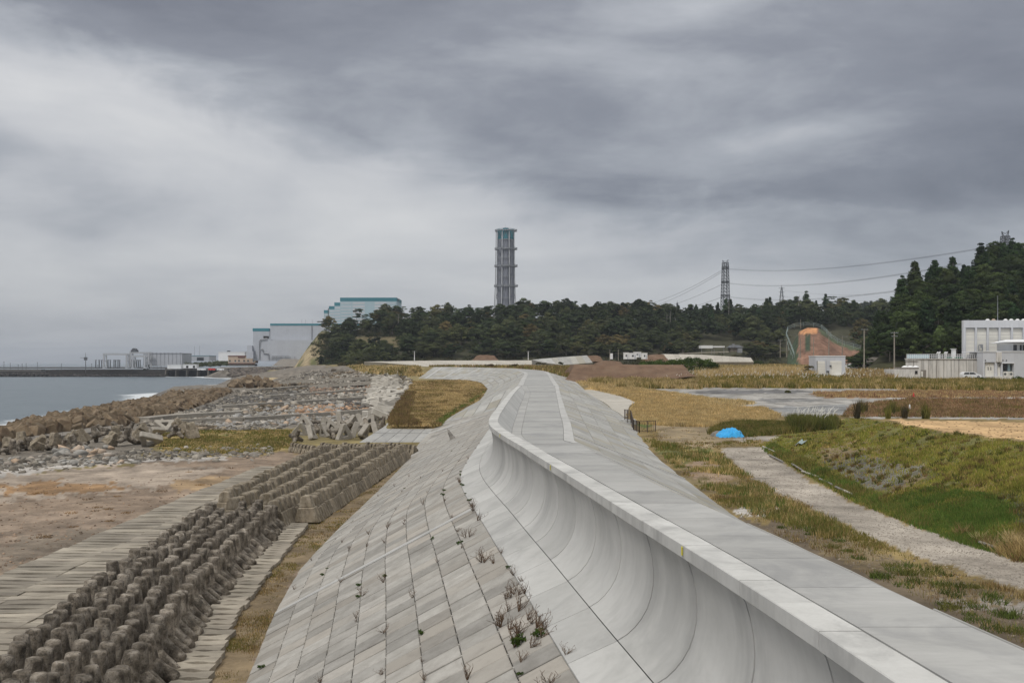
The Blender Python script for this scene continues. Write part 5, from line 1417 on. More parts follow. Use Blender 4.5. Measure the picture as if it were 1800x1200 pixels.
def mound(name, outline_bot, top_pts, Yb, depth, lab, mat='earth', cat='earth mound', nz=.35):
    """flat topped heap: front foot px outline at depth Yb, top edge further back"""
    n = 26; m = 10
    bx = np.linspace(outline_bot[0][0], outline_bot[-1][0], n); by = np.interp(bx, [p[0] for p in outline_bot], [p[1] for p in outline_bot])
    tx = np.interp(np.linspace(0, 1, n), np.linspace(0, 1, len(top_pts)), [p[0] for p in top_pts]); ty = np.interp(np.linspace(0, 1, n), np.linspace(0, 1, len(top_pts)), [p[1] for p in top_pts])
    P = np.zeros((m * 2 + 2, n, 3))
    for j in range(n):
        f = np.array([X_(bx[j], Yb), Yb, Z_(by[j], Yb) - .3]); t = np.array([X_(tx[j], Yb + depth), Yb + depth, Z_(ty[j], Yb + depth)])
        for i in range(m + 1):
            P[i, j] = f + (t - f) * i / m
        tb = t + (0, depth * 1.2, 0); bb = f + (0, depth * 3.4, -.5)
        for i in range(1, m + 2): P[m + i, j] = tb + (bb - tb) * (i - 1) / m
    dz = (fbm(P[..., 0] * .6, P[..., 1] * .8, 33) - .5) * nz + (fbm(P[..., 0] * 2.2, P[..., 1] * 2.5, 34) - .5) * nz * .4
    P[1:, :, 2] += dz[1:]
    # close the sides to the ground
    P[:, 0, 2] = np.minimum(P[:, 0, 2], P[0, 0, 2]); P[:, -1, 2] = np.minimum(P[:, -1, 2], P[0, -1, 2])
    a, b, _ = P.shape; idx = np.arange(a * b).reshape(a, b)
    q = np.stack([idx[:-1, :-1], idx[:-1, 1:], idx[1:, 1:], idx[1:, :-1]], -1).reshape(-1, 4)
    o = link(name, npmesh(name, P.reshape(-1, 3), q, M[mat], None, True)); tag(o, lab, cat); return o
mound('earth_mound', [(985, 667), (1030, 670), (1060, 672.5), (1150, 667), (1228, 657.5)], [(1008, 642), (1016, 640.3), (1190, 641), (1203, 641.5)], 222, 12, 'large flat topped brown earth embankment to the right of the seawall bend')
mound('earth_mound', [(826, 633.5), (880, 633.5)], [(838, 625), (842, 623.7), (866, 624), (869, 625)], 520, 6, 'small brown earth heap peeking over the long white seawall')
mound('earth_mound', [(1040, 642), (1070, 642), (1102, 642)], [(1052, 636), (1064, 633.5), (1085, 634.5), (1092, 637)], 330, 6, 'low brown heap behind the large embankment')
mound('earth_mound', [(1030, 634), (1062, 634)], [(1033, 625), (1050, 624.5), (1056, 627)], 480, 6, 'dark earth bank at the upper end of the pale ramp')
mound('earth_mound', [(1132, 634), (1178, 634)], [(1141, 624), (1150, 622.5), (1164, 622.2), (1168, 624)], 450, 6, 'tan earth heap beside the white sheds')
mound('earth_mound', [(476, 642), (500, 643), (560, 643)], [(490, 633), (496, 630.5), (520, 631), (555, 633)], 760, 20, 'grey gravel heap in front of the turbine hall', 'retain')

def shed(x0, x1, y0, y1, Y, lab, roof='whiteplastic'):
    root = empty('site_cabin', (X_((x0 + x1) / 2, Y), Y, Z_(y1, Y)), label=lab, cat='cabin', group='white cabins behind the embankment')
    mb = MB(); pxbox(mb, x0, x1, y0, y1, Y, 3); mb.build('wall', M['white'], root)
    mb = MB(); a, b = X_(x0, Y) - .1, X_(x1, Y) + .1; mb.box((a + b) / 2, Y + 1.5, Z_(y0, Y) + .003, b - a, 3.2, .2); mb.build('roof', M[roof], root)
    mb = MB(); w = x1 - x0; pxbox(mb, x0 + w * .35, x0 + w * .6, y0 + 3, y1 - 4, Y - .05, .2); mb.build('window', M['glass'], root)
    mb = MB(); pxbox(mb, x0 + w * .7, x0 + w * .88, y0 + 3, y1, Y - .05, .2); mb.build('door', M['greywall'], root)
shed(1097, 1105, 620, 631, 440, 'white site cabin, leftmost of the four behind the embankment')
shed(1106.5, 1119, 620.8, 631, 446, 'white site cabin, second from left behind the embankment')
shed(1114.5, 1127, 619, 628, 455, 'tall white site cabin, third from left behind the embankment')
shed(1128.5, 1138, 620.8, 631, 440, 'white site cabin, rightmost of the four behind the embankment')
mb = MB(); pxbox(mb, 1072.8, 1077.3, 621, 631, 430, 1.1); tag(mb.build('white_pillar', M['white']), 'thick white pillar standing left of the site cabins', 'pillar')

def build_farm():
    Y = 545
    for x0, x1, y0, y1, l in ((1232, 1253, 607, 612, 'long white shed roof below the wood, left one'), (1254, 1274, 608, 610.5, 'flat white canopy below the wood, middle one'), (1282, 1306, 603, 618, 'grey farm building below the wood')):
        root = empty('farm_building', (X_((x0 + x1) / 2, Y), Y, Z_(y1, Y)), label=l, cat='farm building')
        if x0 == 1282:
            mb = MB(); pxbox(mb, 1284, 1304, 611, 618, Y, 6); mb.build('wall', M['retain'], root)
            mb = MB(); pxbox(mb, 1288, 1291, 604, 611, Y - 1, 2); pxbox(mb, 1297, 1305, 612, 620, Y - 2, 2); mb.build('silo', M['steel'], root)
            mb = MB(); a, b = X_(1280, Y), X_(1307, Y); mb.hexa([(a, Y - 1, Z_(611, Y)), (b, Y - 1, Z_(611, Y)), (b, Y + 7, Z_(611, Y)), (a, Y + 7, Z_(611, Y))], [(a + 2, Y + 2, Z_(606, Y)), (b - 2, Y + 2, Z_(606, Y)), (b - 2, Y + 4, Z_(606, Y)), (a + 2, Y + 4, Z_(606, Y))]); mb.build('roof', M['darksteel'], root)
        else:
            mb = MB(); pxbox(mb, x0, x1, y0, y1, Y, 6); mb.build('roof', M['white'], root)
            mb = MB()
            for x in (x0 + 1, x1 - 2): pxbox(mb, x, x + .8, y1, 622, Y + 1, .3)
            mb.build('post', M['steel'], root)
    mb = MB(); mb.hexa([(X_(1190, Y), Y - 8, Z_(622, Y)), (X_(1276, Y), Y - 8, Z_(619, Y)), (X_(1276, Y), Y - 5, Z_(619, Y)), (X_(1190, Y), Y - 5, Z_(622, Y))], [(X_(1190, Y), Y - 8, Z_(621, Y)), (X_(1276, Y), Y - 8, Z_(617.5, Y)), (X_(1276, Y), Y - 5, Z_(617.5, Y)), (X_(1190, Y), Y - 5, Z_(621, Y))])
    tag(mb.build('ramp_wall', M['whiteconc']), 'thin pale ramp wall rising below the farm sheds', 'wall')
build_farm()

# ---------------------------------------------------------------- poles, pylons, wires
def pole(px, ytop, ybot, Y, lab, arms=1, r=.16, mat='frameconc', lamp=False):
    x = X_(px, Y); zb = Z_(ybot, Y) - .5; zt = Z_(ytop, Y)
    root = empty('utility_pole', (x, Y, zb), label=lab, cat='utility pole', group='utility poles along the roads')
    mb = MB(); mb.bar((x, Y, zb), (x, Y, zt), r * 1.2, 8, r * .8); mb.build('shaft', M[mat], root)
    for k in range(arms):
        mb = MB(); z = zt - .35 - .9 * k; w = 1.0 if k == 0 else .8
        if lamp: mb.bar((x, Y, z), (x + 1.9, Y, z + .1), .07); mb.box(x + 1.9, Y, z, .7, .3, .14)
        else:
            mb.box(x, Y - r - .04, z, w * 2, .1, .1)
            for s in (-.9, -.5, .5, .9): mb.bar((x + s * w, Y - r, z + .1), (x + s * w, Y - r, z + .32), .05, 6)
        mb.build('cross_arm', M['steel'], root)
    return root
pole(1572, 583, 645, 262, 'concrete utility pole with double cross arm in front of the wooded hill', 2, .17)
mb = MB(); x = X_(1572, 262); 
pole(1519, 577.5, 652, 300, 'utility pole with dark box at the left foot of the wooded hill', 1, .16)
pole(1457, 583, 626, 400, 'utility pole with double cross arm directly behind the white hut', 2, .17)
pole(1480.5, 590, 625, 400, 'street lamp pole to the right behind the white hut', 1, .14, lamp=True)
pole(1430, 593, 626, 400, 'thin pole standing left behind the white hut', 0, .14)
pole(1407, 595, 627, 405, 'thin pole in front of the clay slope', 0, .14)
pole(1383, 596, 626, 420, 'thin pole at the left foot of the netted slope', 1, .14)
pole(1371.5, 597, 626, 420, 'pole with a small box left of the clay slope', 1, .15)
pole(1404.5, 609, 627, 430, 'short pole at the foot of the clay slope', 0, .12)
pole(1407.5, 561, 576, 548, 'mast on the top of the clay slope', 0, .14)
pole(728.5, 617, 632, 540, 'small white cross shaped pole in front of the ridge, left one', 1, .2, 'whiteplastic')
pole(928.5, 617, 631, 540, 'small white cross shaped pole in front of the ridge, right one', 1, .2, 'whiteplastic')
pole(1072, 614, 632, 450, 'thin grey pole beside the white pillar', 0, .12)
pole(1200.5, 613, 624, 500, 'thin pole over the white seawall behind the thicket', 0, .12)
pole(1087, 614, 632, 470, 'thin pole between the pillar and the cabins', 0, .12)

def lattice(px, ytop, ybot, Y, wt, wb, lab, levels, armsat, name='pylon', r=.22):
    x = X_(px, Y); zb = Z_(ybot, Y); zt = Z_(ytop, Y); root = empty(name, (x, Y, zb), label=lab, cat='pylon')
    W = lambda z: np.interp(z, [zb, zt], [wb, wt]) / 2
    zs = np.linspace(zb, zt - 2, levels); ro = .25
    def cs(z, k): 
        w = W(z); a = [(-1, -1), (1, -1), (1, 1), (-1, 1)][k % 4]
        c, s = math.cos(ro), math.sin(ro); return (x + (a[0] * c - a[1] * s) * w, Y + (a[0] * s + a[1] * c) * w, z)
    for k in range(4):
        mb = MB(); mb.bar(cs(zb, k), cs(zt - 2, k), r * 1.5); mb.build('leg', M['darksteel'], root)
    mb = MB()
    for z0, z1 in zip(zs[:-1], zs[1:]):
        for k in range(4):
            mb.bar(cs(z0, k), cs(z1, k + 1), r * .7); mb.bar(cs(z0, k + 1), cs(z1, k), r * .7); mb.bar(cs(z1, k), cs(z1, k + 1), r * .7)
    mb.build('bracing', M['darksteel'], root)
    w = W(zt) * 1.35
    mb = MB(); mb.bar((x, Y, zt - 3), (x - w, Y, zt), r); mb.bar((x, Y, zt - 3), (x + w, Y, zt + .5), r); mb.bar((x - w, Y, zt), (x, Y, zt - 1), r * .7); mb.bar((x + w, Y, zt + .5), (x, Y, zt - 1), r * .7)
    for s in (-1, 1): mb.bar((x + s * W(zt), Y, zt - 2.5), (x + s * w, Y, zt + (.5 if s > 0 else 0)), r)
    mb.build('peak_horns', M['darksteel'], root)
    for y in armsat:
        z = Z_(y, Y); mb = MB()
        for dz in (0, 1.2): mb.box(x, Y, z + dz, W(z) * 2 + 1.6, W(z) * 2 + 1.6, .3)
        mb.bar((x, Y - 6, z), (x, Y + 6, z), r * 1.2); mb.build('cross_arm', M['darksteel'], root)
    return root
lattice(1275, 457.5, 541, 900, 4.0, 6.2, 'tall dark lattice pylon standing on the wooded ridge', 15, (472, 497, 521))
def small_pylon(px, ytop, ybot, Y, lab, s=1.0):
    x = X_(px, Y); zb = Z_(ybot, Y); zt = Z_(ytop, Y); h = zt - zb
    root = empty('pylon', (x, Y, zb), label=lab, cat='pylon')
    for a, b in ((-1, -1), (1, -1), (1, 1), (-1, 1)):
        mb = MB(); mb.bar((x + a * 3 * s, Y + b * 3 * s, zb), (x + a * .5 * s, Y + b * .5 * s, zb + h * .9), .28 * s); mb.build('leg', M['darksteel'], root)
    mb = MB(); mb.bar((x, Y, zb + h * .88), (x, Y, zt), .25 * s)
    for k in range(7):
        f0, f1 = k / 7 * .88, (k + 1) / 7 * .88; w0, w1 = s * (3 - 2.7 * f0), s * (3 - 2.7 * f1)
        mb.bar((x - w0, Y - w0, zb + h * f0), (x + w1, Y - w1, zb + h * f1), .16 * s); mb.bar((x + w0, Y - w0, zb + h * f0), (x - w1, Y - w1, zb + h * f1), .16 * s)
    mb.build('bracing', M['darksteel'], root)
    for f in (.55, .72, .88):
        mb = MB(); mb.bar((x - 3.4 * s, Y, zb + h * f), (x + 3.4 * s, Y, zb + h * f), .26 * s); mb.build('cross_arm', M['darksteel'], root)
small_pylon(1374, 501, 545, 1150, 'small far pylon with three cross arms right of the tall dark one')
lattice(1767, 407, 440, 430, 2.3, 3.2, 'top of a steel pylon showing above the trees of the right hill', 6, (), r=.16)
mb = MB(); mb.bar((X_(1190.5, 800), 800, Z_(545, 800)), (X_(1190.5, 800), 800, Z_(528, 800)), .25, 4, .1); mb.box(X_(1190.5, 800), 800, Z_(541, 800), 1.3, 1.0, 4.0)
tag(mb.build('ridge_mast', M['darksteel']), 'short mast in the notch of the wooded ridge', 'mast')

def wire(name, a, b, sag, r, lab, n=24, group=None, cat='power line'):
    a = np.array(a); b = np.array(b); pts = []
    for k in range(n + 1):
        f = k / n; p = a + (b - a) * f; p[2] -= sag * 4 * f * (1 - f); pts.append(tuple(p))
    mb = MB(); mb.poly(pts, r, 4); o = mb.build(name, M['darksteel']); tag(o, lab, cat, group); return o
P9 = lambda x, y, Y: np.array([X_(x, Y), Y, Z_(y, Y)])
for i, (y0, x1, y1, l) in enumerate(((472, 1764, 429, 'uppermost'), (497, 1690, 463, 'middle'), (521, 1700, 491, 'lowest'))):
    for k in (0, 1):
        wire('power_line', P9(1280, y0 + k * 1.2, 896 + 8 * k), P9(x1, y1 + k * 1.8, 440 + 4 * k), 5.5, .085, '%s bundle of power lines running right from the tall pylon to the wooded hill' % l, group='%s lines right of the tall pylon' % l)
for i, (y0, y1) in enumerate(((473, 533), (476, 540), (498, 544), (521, 549))):
    wire('power_line', P9(1272, y0, 900), P9(1130, y1 + 4, 1250), 4, .12, 'power lines falling left from the tall pylon behind the ridge', group='power lines left of the tall pylon')
for y0, y1 in ((510, 517), (521, 528)):
    wire('power_line', P9(1376, y0, 1150), P9(1600, y1 - 8, 1200), 6, .08, 'thin far power line right of the small pylon', group='far thin power lines')

# netting fence round the clay slope
def build_net():
    root = empty('slope_fence', (X_(1395, 500), 500, 10), label='thin pale netting fence climbing round the edge of the clay slope', cat='fence')
    path = [(1396, 626), (1391, 612), (1386, 600), (1382, 590), (1385, 580), (1396, 575), (1412, 572.5), (1430, 573), (1444, 577), (1453, 585), (1461, 594), (1472, 601), (1484, 606), (1500, 610), (1512, 614)]
    prev = None
    for k, (x, y) in enumerate(path):
        Y = np.interp(y, [572, 626], [548, 478]); p = np.array([X_(x, Y), Y, Z_(y, Y)])
        mb = MB(); mb.bar(p - (0, 0, .5), p + (0, 0, 2.0), .10); mb.build('post', M['net'], root)
        if prev is not None:
            for h in (0.5, 1.2, 1.9):
                mb = MB(); mb.bar(prev + (0, 0, h), p + (0, 0, h), .08); mb.build('rail', M['net'], root)
        prev = p
    prev = None
    root = empty('slope_fence', (X_(1390, 470), 470, 10), label='second pale fence line running down left of the clay slope', cat='fence')
    for x, y in [(1384, 600), (1386, 610), (1390, 618), (1393, 625)]:
        Y = 470; p = np.array([X_(x, Y), Y, Z_(y, Y)])
        if prev is not None:
            mb = MB(); mb.bar(prev, p, .14); mb.build('rail', M['net'], root)
        mb = MB(); mb.bar(p - (0, 0, 1.5), p + (0, 0, .4), .1); mb.build('post', M['net'], root); prev = p
build_net()

# ---------------------------------------------------------------- white hut
def build_hut():
    Y = 245.; x0, x1 = 1433.5, 1486; root = empty('white_hut', (X_(1460, Y), Y, Z_(661, Y)), label='small white windowless concrete hut standing in the golden grass', cat='hut')
    zb, zt = Z_(662, Y), Z_(625.5, Y); a, b = X_(x0, Y), X_(x1, Y); D = 5.5
    mb = MB(); mb.box((a + b) / 2, Y + D / 2, zb, b - a, D, zt - zb); mb.build('wall', M['palewall'], root)
    mb = MB(); pxbox(mb, x0 - .3, x1 + .3, 625, 626.4, Y - .1, D + .2); mb.build('parapet', M['white'], root)
    for r in range(5):
        mb = MB(); pxbox(mb, 1437, 1450.5, 634.6 + r * 5, 639.3 + r * 5, Y - .10, .15); mb.build('panel', M['cream'], root)
    mb = MB(); pxbox(mb, 1436.2, 1437, 634, 660, Y - .16, .2); mb.build('reveal', M['darksteel'], root)
    mb = MB(); pxbox(mb, 1450.8, 1452.6, 630, 660, Y - .35, .35); mb.build('rib', M['palewall'], root)
    for r, (ya, yb) in enumerate(((634.2, 638.3), (638.8, 660))):
        mb = MB(); pxbox(mb, 1459.5, 1479.5, ya, yb, Y - .10, .15); mb.build('panel', M['cream'], root)
    mb = MB(); pxbox(mb, 1453.5, 1457.5, 651.5, 655.5, Y - .5, .5); mb.build('meter_box', M['darksteel'], root)
    mb = MB(); pxbox(mb, 1459.3, 1461.8, 641.5, 644.5, Y - .45, .4); mb.build('wall_lamp', M['darksteel'], root)
    mb = MB(); pxbox(mb, 1445, 1447.5, 656.5, 660, Y - .3, .3); mb.build('low_box', M['darksteel'], root)
    mb = MB(); pxbox(mb, 1470, 1490, 660.2, 664, Y - 1.4, 1.2); mb.build('step', M['white'], root)
build_hut()

# ---------------------------------------------------------------- pumping plant on the right
def build_plant():
    Y = 238.
    root = empty('pumping_plant', (X_(1660, Y), Y, 10.1), label='stained concrete basin building with a railing round its flat roof', cat='building')
    zt = Z_(631, Y)
    mb = MB(); skewbox(mb, 1592, 1728, Z_(667, Y), zt, Y, 10); mb.build('wall', M['stained'], root)
    mb = MB(); skewbox(mb, 1590, 1729, zt + .003, Z_(629.8, Y), Y - .25, 10.5); mb.build('parapet', M['stained'], root)
    for k in range(9):
        mb = MB(); pxbox(mb, 1606 + k * 13.2, 1606.5 + k * 13.2, 632, 664, Y - .06, .1); mb.build('joint', M['retain'], root)
    mb = MB(); pxbox(mb, 1592, 1614, 633, 634, Y - .3, .5); mb.build('ledge', M['stained'], root)
    # railing
    for k, x in enumerate(np.arange(1594, 1727, 3.3)):
        mb = MB(); pxbox(mb, x, x + .45, 622.3, 630, Y + .1, .07); mb.build('railing_post', M['whiteplastic'], root)
    for y in (622.0, 625.8):
        mb = MB(); pxbox(mb, 1593.5, 1727.5, y, y + .5, Y + .08, .09); mb.build('handrail', M['whiteplastic'], root)
    mb = MB(); pxbox(mb, 1594, 1634, 623, 629.6, Y + 2.5, .1); mb.build('screen', M['paleblue'], root)
    mb = MB(); pxbox(mb, 1675, 1680.5, 613.5, 630, Y + 1.2, .9); pxbox(mb, 1674, 1681.5, 612.6, 613.5, Y + 1.0, 1.2); mb.build('vent_shaft', M['white'], root)
    for x in (1647, 1649.5, 1651.5, 1660, 1662, 1664):
        mb = MB(); a = (X_(x, Y + 3), Y + 3, Z_(630, Y)); mb.bar(a, (a[0], a[1], Z_(619.5, Y)), .07, 5); mb.bar((a[0], a[1], Z_(620, Y)), (a[0] + .25, a[1], Z_(618.2, Y)), .12, 6); mb.build('gooseneck_vent', M['whiteplastic'], root)
    for x0, x1, m_ in ((1641, 1650, 'darksteel'), (1654, 1658, 'steel'), (1664, 1673, 'darksteel'), (1684, 1691, 'darksteel'), (1704, 1712, 'steel'), (1716, 1725, 'darksteel')):
        mb = MB(); pxbox(mb, x0, x1, 623.5, 629.5, Y + 3.5, 1.2); mb.bar((X_(x0, Y), Y + 3, Z_(626, Y)), (X_(x1 + 2, Y), Y + 3, Z_(626, Y)), .12); mb.build('roof_machine', M[m_], root)
    for x0, x1 in ((1665, 1674), (1679, 1692)):
        mb = MB(); pxbox(mb, x0, x1, 627.6, 629.3, Y + .9, .5); mb.build('green_beam', M['green'], root)
    # low box in front
    r2 = empty('valve_chamber', (X_(1600, Y - 8), Y - 8, 10), label='low stained concrete chamber with three pale domes at the left end of the plant', cat='chamber')
    Yc = Y - 8
    mb = MB(); pxbox(mb, 1571, 1618, 648.8, 668, Yc, 6); mb.build('wall', M['stained'], r2)
    mb = MB(); pxbox(mb, 1618, 1628, 650, 668, Yc + 1, 5); mb.build('side_wall', M['retain'], r2)
    mb = MB(); pxbox(mb, 1608.5, 1613, 651.5, 657.5, Yc - .04, .2); mb.build('opening', M['dark'], r2)
    mb = MB(); pxbox(mb, 1619.5, 1622.5, 652.5, 662, Yc + .8, .3); mb.build('door', M['cream'], r2)
    mb = MB(); pxbox(mb, 1585, 1615, 645.5, 648.6, Yc + 1, 4); mb.build('plinth', M['retain'], r2)
    for x in (1590.5, 1600, 1609.5):
        mb = MB(); c = np.array([X_(x, Yc + 2.5), Yc + 2.5, Z_(645.5, Yc)])
        for i, (r0, r1, z0, z1) in enumerate(((.72, .6, 0, .18), (.6, .3, .18, .34), (.3, .05, .34, .4))):
            mb.bar(c + (0, 0, z0 + .003), c + (0, 0, z1), r0, 12, r1)
        mb.build('dome', M['whiteplastic'], r2)
    # tall hall
    Yh = 250.
    r3 = empty('machine_hall', (X_(1760, Yh), Yh, 10), label='tall grey machine hall with five recessed cream bays rising behind the plant', cat='building')
    zt = Z_(563, Yh); a, b = X_(1692, Yh), X_(1960, Yh)
    mb = MB(); skewbox(mb, 1692.2, 1960, 10, zt - .01, Yh + .4, 20); mb.build('wall', M['palewall'], r3)
    tl = Z_(576, Yh)
    mb = MB(); mb.box((a + b) / 2, Yh, tl, b - a, 1.0, zt - tl); mb.build('top_fascia', M['palewall'], r3)
    cols = [1692, 1714.3, 1735, 1755.8, 1777.5, 1798, 1819, 1840, 1861, 1882, 1903, 1924, 1945]
    for i, x in enumerate(cols):
        mb = MB(); w = 4.2 if i == 0 else 3.0; mb.box(X_(x + w / 2 - (0 if i == 0 else 1.5), Yh), Yh, 10, w * Yh / F, .98, tl - 10 - .003); mb.build('column', M['palewall'], r3)
    for i in range(len(cols) - 1):
        xa, xb = cols[i] + (4.2 if i == 0 else 1.6), cols[i + 1] - 1.6
        for r, (ya, yb) in enumerate(((577.5, 583), (583.3, 588.5), (588.8, 594), (594.3, 597.5), (598, 604), (604.3, 611), (611.3, 618), (618.3, 628))):
            ins = .0 if r in (3,) else 1.6
            mb = MB(); pxbox(mb, xa + ins, xb, ya, yb, Yh + .12, .25); mb.build('bay_panel', M['cream'], r3)
        for ya, yb in ((577.5, 594), (598, 622)):
            mb = MB(); pxbox(mb, xa + .1, xa + 1.5, ya, yb, Yh + .2, .15); mb.build('slot_window', M['darksteel'], r3)
    for x in (1736, 1746.5, 1767.5, 1777.5, 1788.5, 1799, 1812):
        mb = MB(); c = np.array([X_(x, Yh + 5), Yh + 5, zt - .001])
        for r0, r1, z0, z1 in ((.55, .48, 0, .35), (.48, .2, .35, .6)): mb.bar(c + (0, 0, z0), c + (0, 0, z1), r0 * 1.1, 10, r1)
        mb.build('roof_vent', M['whiteplastic'] if x != 1746.5 else M['beige'], r3)
    mb = MB(); mb.bar((X_(1764, Yh), Yh + 3, zt), (X_(1764, Yh), Yh + 3, Z_(518, Yh)), .09, 6, .04); mb.build('aerial', M['steel'], r3)
    mb = MB(); mb.bar((X_(1711.5, Yh), Yh + 3, zt), (X_(1711.5, Yh), Yh + 3, Z_(560, Yh)), .07); mb.build('aerial', M['steel'], r3)
    P = lambda x, y, d=0: (X_(x, Yh - .8 + d), Yh - .8 + d, Z_(y, Yh))
    mb = MB(); mb.poly([P(1720.5, 622), P(1720.5, 606.5), P(1727, 606), P(1727, 620)], .13, 6); mb.bar(P(1725.5, 607), P(1725.5, 612), .28, 8); mb.poly([P(1720, 617), P(1716, 624)], .1, 5); mb.build('exhaust_pipe', M['steel'], r3)
    # front annex
    Ya = 234.
    r4 = empty('plant_annex', (X_(1770, Ya), Ya, 10), label='low grey annex with a double door and a deep window at the right edge', cat='building')
    zt = Z_(618.5, Ya); zb = Z_(665, Ya)
    def wallpiece(x0, x1, y0, y1, d=3.0, Y0=Ya): 
        mb = MB(); pxbox(mb, x0, x1, y0, y1, Y0, d); mb.build('wall', M['palewall'], r4)
    wallpiece(1728, 1731, 618.5, 665); wallpiece(1731, 1749, 618.5, 636.5); wallpiece(1749, 1753, 618.5, 665); wallpiece(1753, 1760, 618.5, 637.5, 3.0)
    wallpiece(1760, 1762.5, 618.5, 665); wallpiece(1762.5, 1782, 618.5, 638); wallpiece(1782, 1960, 618.5, 665); wallpiece(1731.003, 1781.9, 618.6, 665, 8, Ya + 3.01)
    mb = MB(); pxbox(mb, 1727.6, 1960, 616.8, 618.4, Ya - .15, 11); mb.build('parapet', M['white'], r4)
    mb = MB(); pxbox(mb, 1752, 1761, 618.6, 636, Ya - .4, .39); mb.build('pier', M['stained'], r4)
    for x0, x1 in ((1731.8, 1739.2), (1739.5, 1747)):
        mb = MB(); pxbox(mb, x0, x1, 637.5, 661, Ya + .5, .12); dd = mb.build('door', M['cream'], r4)
        xm = 1737 if x0 < 1735 else 1741.8
        mb = MB(); pxbox(mb, xm - .6, xm + .6, 644.5, 650.5, Ya + .45, .04); mb.build('door_window', M['glass'], dd)
    mb = MB(); pxbox(mb, 1753.5, 1758.5, 639, 662, Ya + .5, .12); dd = mb.build('door', M['cream'], r4)
    mb = MB(); pxbox(mb, 1756, 1757, 640, 645, Ya + .44, .05); mb.build('door_window', M['glass'], dd)
    mb = MB(); pxbox(mb, 1730.9, 1782.2, 661.2, 667, Ya - .4, 3.2); mb.build('threshold', M['stained'], r4)
    mb = MB(); pxbox(mb, 1762.2, 1782.6, 637.2, 638.6, Ya - .12, .3); mb.build('window_canopy', M['white'], r4)
    for x0, x1, mt in ((1768, 1771, 'glass'), (1771.4, 1776, 'paleblue'), (1776.4, 1781.4, 'glass')):
        mb = MB(); pxbox(mb, x0, x1, 639.5, 651.5, Ya + 1.0, .08); wn = mb.build('window', M[mt], r4)
        mb = MB(); pxbox(mb, x0, x1, 651.5, 652.3, Ya + .95, .15); mb.build('frame', M['darksteel'], wn)
    mb = MB(); pxbox(mb, 1763, 1781.9, 652.5, 661, Ya + .9, .15); mb.build('low_panel', M['cream'], r4)
    for x in (1767.5, 1778):
        Yu = Ya - .2; ru = empty('outdoor_unit', (X_(x, Yu), Yu, Z_(661, Yu)), label='cream air conditioner unit on the %s under the deep window of the annex' % ('left' if x < 1770 else 'right'), cat='air conditioner')
        mb = MB(); pxbox(mb, x - 2.9, x + 2.9, 654, 660.5, Yu, .4); mb.build('case', M['cream'], ru)
        mb = MB(); mb.bar((X_(x - .6, Yu), Yu - .03, Z_(657.2, Yu)), (X_(x - .6, Yu), Yu + .01, Z_(657.2, Yu)), .3, 12); mb.build('fan', M['darksteel'], ru)
    for x in (1732.5, 1763.5, 1769.5):
        mb = MB(); pxbox(mb, x - .5, x + .5, 632, 634, Ya - .2, .2); mb.build('wall_light', M['darksteel'], r4)
    # upper room with canopy
    mb = MB(); pxbox(mb, 1781, 1960, 603.5, 616.7, Ya + 4, 8); mb.build('upper_wall', M['white'], r4)
    mb = MB(); a, b = X_(1767, Ya), X_(1960, Ya)
    mb.hexa([(a, Ya + .5, Z_(601.5, Ya)), (b, Ya + .5, Z_(601.5, Ya)), (b, Ya + 12, Z_(601.5, Ya)), (a + 2, Ya + 12, Z_(601.5, Ya))], [(a, Ya + .5, Z_(600.3, Ya)), (b, Ya + .5, Z_(600.3, Ya)), (b, Ya + 6, Z_(594, Ya)), (a + 3, Ya + 6, Z_(596, Ya))]); mb.build('canopy_roof', M['white'], r4)
    for x0, x1 in ((1781.5, 1787.5), (1789, 1792), (1793, 1796), (1798, 1804)):
        mb = MB(); pxbox(mb, x0, x1, 606, 615.8, Ya + 3.9, .1); mb.build('upper_window', M['glass' if x0 != 1789 else 'white'], r4)
build_plant()

def build_retaining():
    Y = 315; root = empty('stone_retaining_wall', (X_(1560, Y), Y, 11), label='grey stone retaining wall at the foot of the wooded hill behind the van', cat='retaining wall')
    top = [(1522, 640), (1527, 630), (1533, 627.8), (1545, 627.5), (1556, 629), (1572, 632), (1590, 634)]
    for (xa, ya), (xb, yb) in zip(top[:-1], top[1:]):
        q = [P9(xa, 647, Y), P9(xb, 647, Y), P9(xb - 0, yb, Y + 2.2), P9(xa, ya, Y + 2.2)]
        q[2] = P9(xb - .12, yb, Y + 2.2)
        mb = MB(); mb.hexa([p + (0, 3, 0) for p in q], q); mb.build('wall_section', M['retain'], root)
build_retaining()
# raised road with the van
def build_road():
    Y0, Y1 = 326, 350
    mb = MB(); q = [P9(1486, 652, Y0), P9(1590, 646, Y0 - 30), P9(1600, 641.5, Y0 - 22), P9(1486, 644.5, Y1)]
    q = [np.array([p[0], p[1], 11.55]) for p in q]
    mb.hexa([p - (0, 0, 1.6) for p in q], q); tag(mb.build('side_road', M['crown']), kind='structure')
build_road()

